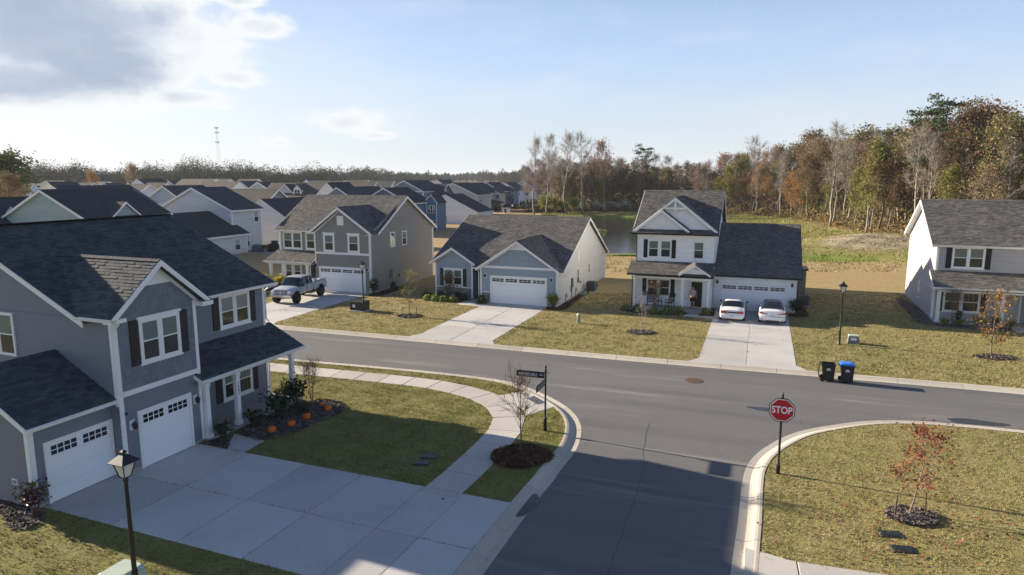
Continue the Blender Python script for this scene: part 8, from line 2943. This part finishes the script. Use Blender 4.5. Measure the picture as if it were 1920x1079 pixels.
plant("olive", 74.5, 97, 1.12, "tall olive green tree at the right edge of the picture", sz=1.12)
plant("ygreen", 63.2, 122, 1.05, "bright yellow green tree leaning at the wood edge", sz=1.0, tilt=.06)
# trees left of the houses
plant("oak", -112, 152, 1.0, "large green oak rising above the roofs at the far left", name="oak_tree", sz=.93)
plant("rust", -93, 128, .52, "orange brown tree below the large green oak", name="maple_tree")
plant("orange", -125, 205, .8, "small yellow tree among the distant left roofs")
plant("tan", -118, 215, .8, "small tan tree among the distant left roofs")

# undergrowth at the foot of the wood
n = 26000
ei = trs.integers(0, len(EDGE) - 1, n)
uu = trs.random(n)
ex = np.array([p.x for p in EDGE]); ey = np.array([p.y for p in EDGE])
bx = ex[ei] * (1 - uu) + ex[ei + 1] * uu; by = ey[ei] * (1 - uu) + ey[ei + 1] * uu
kk = np.clip((bx - 40) / 26, 0, 1)
ox, oy = .42 * (1 - kk) + kk, (1 - kk) + .05 * kk
tl = np.hypot(ox, oy); ox, oy = ox / tl, oy / tl
dep = trs.gamma(2.0, 1.6, n) - 1.8
bx, by = bx + ox * dep, by + oy * dep
hh = (1.0 + 1.4 * (np.sin(bx * .8) * np.cos(by * .53) + 1)) * np.clip(.4 + dep * .35, .25, 1.6)
c = np.stack([bx, by, ground_z(bx, by) + trs.random(n) ** 1.3 * hh], 1)
v, f = leaf_quads(c, trs.uniform(.18, .5, n), trs)
tag(inst(np_mesh("undergrowth", v, f, M["undergrowth"]), "undergrowth"), kind="stuff")
# the wood goes on behind the trunks one can tell apart
n = 30000
ei = trs.integers(0, len(EDGE) - 1, n)
uu = trs.random(n)
bx = ex[ei] * (1 - uu) + ex[ei + 1] * uu; by = ey[ei] * (1 - uu) + ey[ei + 1] * uu
kk = np.clip((bx - 40) / 26, 0, 1)
ox, oy = .42 * (1 - kk) + kk, (1 - kk) + .05 * kk
tl = np.hypot(ox, oy); ox, oy = ox / tl, oy / tl
dep = trs.uniform(9, 42, n)
bx, by = bx + ox * dep, by + oy * dep
top = 11.5 + 2.0 * np.sin(bx * .35) + 1.5 * np.sin(by * .4 + 1)
c = np.stack([bx, by, .03 + trs.random(n) ** .8 * top], 1)
v, f = leaf_quads(c, trs.uniform(.5, 1.2, n), trs)
tag(inst(np_mesh("forest", v, f, [M["undergrowth"], LEAF["tan"], LEAF["olive"]], mi=trs.integers(0, 3, n)), "forest"), kind="stuff")

# white tufted bushes by the pond
for k, (x, y) in enumerate(((21.5, 206), (24.5, 207), (27.0, 207), (30.0, 208), (32.0, 207.5), (34.5, 208))):
    shrub((x, y, gz(x, y)), "bush with white tufts at the foot of the wood behind the pond", LEAF["olive"], 2.6, 2.4 + .5 * (k % 2), 260, .3, "white tufted bushes behind the pond", 7, "bush", 90 + k, "bush", 1.0, M["flower_white"], 150)
# yellow green thicket left of the pond
for k, (x, y, h_) in enumerate(((9.5, 196, 5.0), (12.0, 199, 4.2), (15.0, 201, 3.6), (18.0, 203, 4.4))):
    shrub((x, y, gz(x, y)), "yellow green thicket bush below the bare trees at the left end of the wood", LEAF["ygreen"], 4.2, h_, 900, .34, "thicket bushes left of the pond", 10, "bush", 120 + k, "bush")
# dark hedging in the back gardens of the row
for k, (x, y, w, h_) in enumerate(((3.5, 216, 5, 1.6), (8.5, 214, 4, 1.3), (5.5, 238, 6, 1.8), (12.0, 240, 5, 1.5), (9.5, 262, 5, 1.6))):
    shrub((x, y, gz(x, y)), "dark garden shrub mass on the far lawn behind the row of houses", LEAF["dark"], w, h_, 500, .35, "dark shrubs on the far lawn", 9, "shrub", 140 + k)

# far wood on the horizon: one mass
fr_ = np.random.default_rng(5)
C_, S_, MI = [], [], []
for k in range(760):
    px = fr_.uniform(-160, 1080)
    d = np.interp(px, [-160, 200, 450, 620, 700, 800, 880, 960, 1080], [400, 430, 430, 500, 640, 900, 1150, 700, 460]) * fr_.uniform(1.0, 1.22)
    x = (px - 960) / 1280 * d * .99
    H_ = fr_.choice([11.5, 13.5, 15.5, 17.5, 20.0], p=[.18, .26, .28, .2, .08]) * fr_.uniform(.93, 1.07) * (1 + .10 * math.sin(px * .021) + .06 * math.sin(px * .057)) * np.interp(px, [0, 480, 640, 760, 880, 1000], [.98, 1.10, .95, .93, .85, .92])
    rad = H_ * fr_.uniform(.28, .46)
    nq = 320
    dirs = fr_.normal(size=(nq, 3)); dirs /= np.linalg.norm(dirs, axis=1)[:, None]
    q = fr_.random(nq) ** .4
    cc = dirs * q[:, None] * [rad, rad, H_ * .40]
    cc[:, 2] *= 1 + .25 * np.sin(dirs[:, 0] * 4 + k)
    cc += [x, d, H_ * .60]
    C_.append(cc); S_.append(fr_.uniform(.42, .90, nq) * d / 520)
    kind = fr_.choice(6, p=[.46, .16, .14, .10, .05, .09])
    MI.append(np.full(nq, kind))
c, s_, mi = np.concatenate(C_), np.concatenate(S_), np.concatenate(MI)
v, f = leaf_quads(c, s_, fr_)
tag(inst(np_mesh("far_woods", v, f, [LEAF["mix"], LEAF["fgreen"], LEAF["mix"], LEAF["ftan"], LEAF["ftan"], LEAF["fgreen"]], mi=mi), "far_woods"), kind="stuff")
# low hills at the horizon
mb = MB()
hx = np.linspace(-4200, 3600, 70)
rowz = 14 + 10 * np.exp(-((hx + 330) / 420) ** 2) + 8 * np.exp(-((hx + 1900) / 700) ** 2) + 3 * np.sin(hx * .004)
for i in range(len(hx) - 1):
    mb.poly([(hx[i], 4000, -1), (hx[i + 1], 4000, -1), (hx[i + 1], 4500, rowz[i + 1]), (hx[i], 4500, rowz[i])], LEAF["olive"])
    mb.poly([(hx[i], 4500, rowz[i]), (hx[i + 1], 4500, rowz[i + 1]), (hx[i + 1], 5200, -1), (hx[i], 5200, -1)], LEAF["olive"])
tag(mb.build("hills"), kind="structure")


# ---------------------------------------------------------------- young street and garden trees
def sapling(loc, label, H, base, reach, tr, nl, nsub, ntw, bark, leaf=None, nleaf=0, lsz=.09, lean=(0, 0), up=.8, twl=.5, seed=0, stems=1, name="sapling", stakes=False, twr=.004, sd=.08, group=None):
    r_ = np.random.default_rng(seed + 700)
    t = thing(name, label, "tree", loc, 0, group)
    tips = []
    for s_ in range(stems):
        a = 6.28 * s_ / max(stems, 1)
        ln = lean if stems == 1 else (math.cos(a) * .16, math.sin(a) * .16)
        m_, tp = branchy(r_, H * r_.uniform(.9, 1.0), base, reach, tr, nl, nsub, ntw, bark, up, ln, .03, .8, 1.0, (7, 5, 4, 3), twr, twl)
        o = m_.build("trunk", t, True)
        tips += tp
    if leaf is not None:
        inst(crown_mesh(tips, nleaf, lsz, leaf, r_, sd), "crown", t)
    if stakes:
        for sx in (-1, 1):
            m_ = MB(); m_.tube([(sx * .55, .1 * sx, -.1), (sx * .52, .1 * sx, .75)], .022, 6, M["wood_brown"]); m_.tube([(sx * .52, .1 * sx, .7), (0, 0, 1.25)], .006, 4, M["cover_black"]); m_.build("stake", t)
    return t


sapling((0.35, 25.0, 0), "bare vase shaped sapling in a brown mulch ring beside the street sign", 2.9, .38, 1.25, .038, 15, 5, 4, M["twig"], up=.85, twl=.55, seed=3, twr=.006)
sapling((12.68, 20.3, 0), "red leaved sapling leaning in a mulch ring on the right corner lawn", 2.95, .26, .95, .03, 15, 4, 3, M["branch_red"], LEAF["red"], 760, .068, lean=(.10, .02), up=.35, twl=.30, seed=4, stakes=True, sd=.09)
sapling((-7.92, 51.7, 0), "thin sapling with few yellow leaves and stakes near the transformer box", 3.6, .30, .85, .04, 14, 4, 3, M["branch_red"], LEAF["ygreen"], 260, .09, up=.45, seed=5, stakes=True, sd=.10, twr=.006)
sapling((8.95, 46.2, 0), "thin bare sapling in front of the white house", 2.7, .25, .55, .035, 12, 3, 3, M["bark_grey"], LEAF["tan"], 50, .08, up=.7, seed=6, twr=.006)
sapling((28.68, 39.6, 0), "orange and green leaved sapling in front of the light grey house", 3.9, .22, 1.0, .045, 16, 4, 3, M["branch_red"], LEAF["orange"], 620, .095, up=.4, seed=7, sd=.12, twr=.006)
sapling((*loc2(H5C, R21, 0.95, -2.35), 0.03), "bare multi stemmed pinkish shrub in front of the right porch", 2.6, .35, .6, .022, 7, 4, 3, M["branch_red"], LEAF["red"], 110, .08, up=.95, seed=8, stems=5, name="crepe_myrtle", twr=.005)
sapling((-9.5, 31.1, 0.03), "bare multi stemmed shrub at the far end of the pumpkin bed", 1.95, .45, .6, .018, 7, 4, 4, M["branch_red"], up=.95, seed=9, stems=4, name="crepe_myrtle", twl=.4, twr=.004)
sapling((*loc2(H3C, R20, -10.0, 0.35), 0.0), "small leafy brown tree in front of the bungalow window", 2.2, .22, .75, .03, 14, 4, 3, M["twig"], LEAF["olive"], 380, .10, up=.7, seed=10, name="crepe_myrtle", stems=2, twr=.005)
sapling((*loc2(H4C, R20, 1.95, -2.2), 0.0), "small multi stemmed brown shrub in front of the left porch rocker", 2.1, .30, .85, .022, 8, 4, 3, M["twig"], LEAF["rust"], 170, .09, up=.75, seed=11, stems=4, name="crepe_myrtle", twr=.005)

# ---------------------------------------------------------------- grass blades on the lawns
gr = np.random.default_rng(17)


def blades(lawn, x0, x1, y0, y1, dens, w, h_, name, base="grass_tan", gth=1.5):
    n = int((x1 - x0) * (y1 - y0) * dens)
    x = gr.uniform(x0, x1, n); y = gr.uniform(y0, y1, n)
    keep = (np.abs(x) < y * .79 + 1.5)
    x, y = x[keep], y[keep]
    m_ = inside(x, y, lawn)
    x, y = x[m_], y[m_]
    bad = np.zeros(len(x), bool)
    for pl_ in SW_POLYS + FP + BEDS:
        ax = np.array([p[0] for p in pl_]); ay = np.array([p[1] for p in pl_])
        sel = (x > ax.min()) & (x < ax.max()) & (y > ay.min()) & (y < ay.max()) & ~bad
        if sel.any():
            bad[sel] |= inside(x[sel], y[sel], pl_)
    x, y = x[~bad], y[~bad]
    # tufts: thicker where a slow noise says so
    cl = np.sin(x * 2.3 + 1.3 * np.sin(y * 1.7)) * np.cos(y * 2.9 + 1.1 * np.sin(x * 1.9)) + .6 * np.sin(x * 7.1 + y * 3.3) * np.sin(y * 6.7 - x * 2.2)
    k_ = gr.random(len(x)) < np.clip(.55 + .35 * cl, .12, 1)
    x, y, cl = x[k_], y[k_], cl[k_]
    n = len(x)
    a = gr.uniform(0, 6.283, n); hh = h_ * gr.uniform(.5, 1.35, n) * (1 + .25 * cl); ww = w * gr.uniform(.6, 1.3, n) * .5
    la = gr.uniform(0, 6.283, n); ll = hh * gr.uniform(.2, 1.1, n)
    z = np.zeros(n)
    v = np.stack([np.stack([x - np.cos(a) * ww, y - np.sin(a) * ww, z], 1), np.stack([x + np.cos(a) * ww, y + np.sin(a) * ww, z], 1), np.stack([x + np.cos(la) * ll, y + np.sin(la) * ll, hh], 1)], 1).reshape(-1, 3)
    f = np.arange(n * 3).reshape(-1, 3)
    green = (np.sin(x * .31 + 1.0) + np.sin(y * .43 + x * .17) + .9 * np.sin(x * 1.1 - y * .9) + gr.normal(size=n) * .9) > gth
    tag(inst(np_mesh(name, v, f, [M[base], M["grass_green"]], mi=green.astype(int)), name), kind="stuff")


blades(LAWN1, -17, 4, 13.5, 40, 330, .030, .055, "grass", "grass_blade", 0.5)
blades(LAWN2, 3, 30, 12, 30, 330, .030, .050, "grass")
blades(LAWN3, -26, 48, 28, 62, 120, .055, .070, "grass")

# fallen leaves round the red sapling
n = 420
x = 12.6 + gr.normal(size=n) * 2.2; y = 19.6 + gr.normal(size=n) * 1.9
c = np.stack([x, y, np.full(n, .05)], 1)
v, f = leaf_quads(c, gr.uniform(.05, .10, n), gr, .8)
tag(inst(np_mesh("fallen_leaves", v, f, LEAF["red"]), "fallen_leaves"), kind="stuff")

n = 90000
x = gr.uniform(8, 75, n); y = gr.uniform(76, 205, n)
pd_ = seg_dist(x, y, POND)
ok = ~inside(x, y, POND) & (x < y * .78 + 2) & (pd_ > .3)
for pl_ in FP:
    ok &= ~inside(x, y, pl_)
ok &= ((x - 54) / 11.0) ** 2 + ((y - 102) / 7.0) ** 2 > gr.uniform(.5, 1.0, n)
ok &= (np.sin(x * 1.1 + np.sin(y * .7)) * np.cos(y * .9) + gr.normal(size=n) * .6) > .0
x, y = x[ok], y[ok]
z = ground_z(x, y)
n = len(x)
hh = gr.uniform(.10, .30, n) * np.where(y > 120, 1.4, 1.0); a = gr.uniform(0, 6.283, n); ww = gr.uniform(.04, .10, n); la = gr.uniform(0, 6.283, n)
v = np.stack([np.stack([x - np.cos(a) * ww, y - np.sin(a) * ww, z - .02], 1), np.stack([x + np.cos(a) * ww, y + np.sin(a) * ww, z - .02], 1), np.stack([x + np.cos(la) * hh * .6, y + np.sin(la) * hh * .6, z + hh], 1)], 1).reshape(-1, 3)
gm = (((x - 42) / 7.0) ** 2 + ((y - 90) / 5.0) ** 2 < 1.2) | (gr.random(n) < np.where((y > 100) & (x < 62), .45, .08))
tag(inst(np_mesh("rough_grass", v, np.arange(n * 3).reshape(-1, 3), [M["grass_tan"], M["grass_green"]], mi=gm.astype(int)), "rough_grass"), kind="stuff")
n = 9000
x = 54 + gr.normal(size=n) * 6.0; y = 102 + gr.normal(size=n) * 4.0
k_ = (np.sin(x * .9) * np.cos(y * 1.3) + gr.normal(size=n) * .5) > -.1
x, y = x[k_], y[k_]
c = np.stack([x, y, ground_z(x, y) + gr.uniform(.01, .04, len(x))], 1)
v, f = leaf_quads(c, gr.uniform(.08, .22, len(x)), gr, .92, 2.2)
tag(inst(np_mesh("straw", v, f, M["straw_pale"]), "straw"), kind="stuff")

# ================================================================== AIR
hm = bpy.data.materials.new("haze")
hm.use_nodes = True
ht = NT(hm.node_tree)
pv_ = ht.n("ShaderNodeVolumePrincipled")
pv_.inputs["Color"].default_value = (0.86, 0.92, 1.0, 1.0)
pv_.inputs["Density"].default_value = 0.00013
pv_.inputs["Anisotropy"].default_value = 0.0
ho = ht.n("ShaderNodeOutputMaterial")
ht.t.links.new(pv_.outputs[0], ho.inputs["Volume"])
mb = MB()
mb.box(-9200, 9200, -600, 9200, -4.0, 64.0, hm)
tag(mb.build("haze"), kind="stuff")
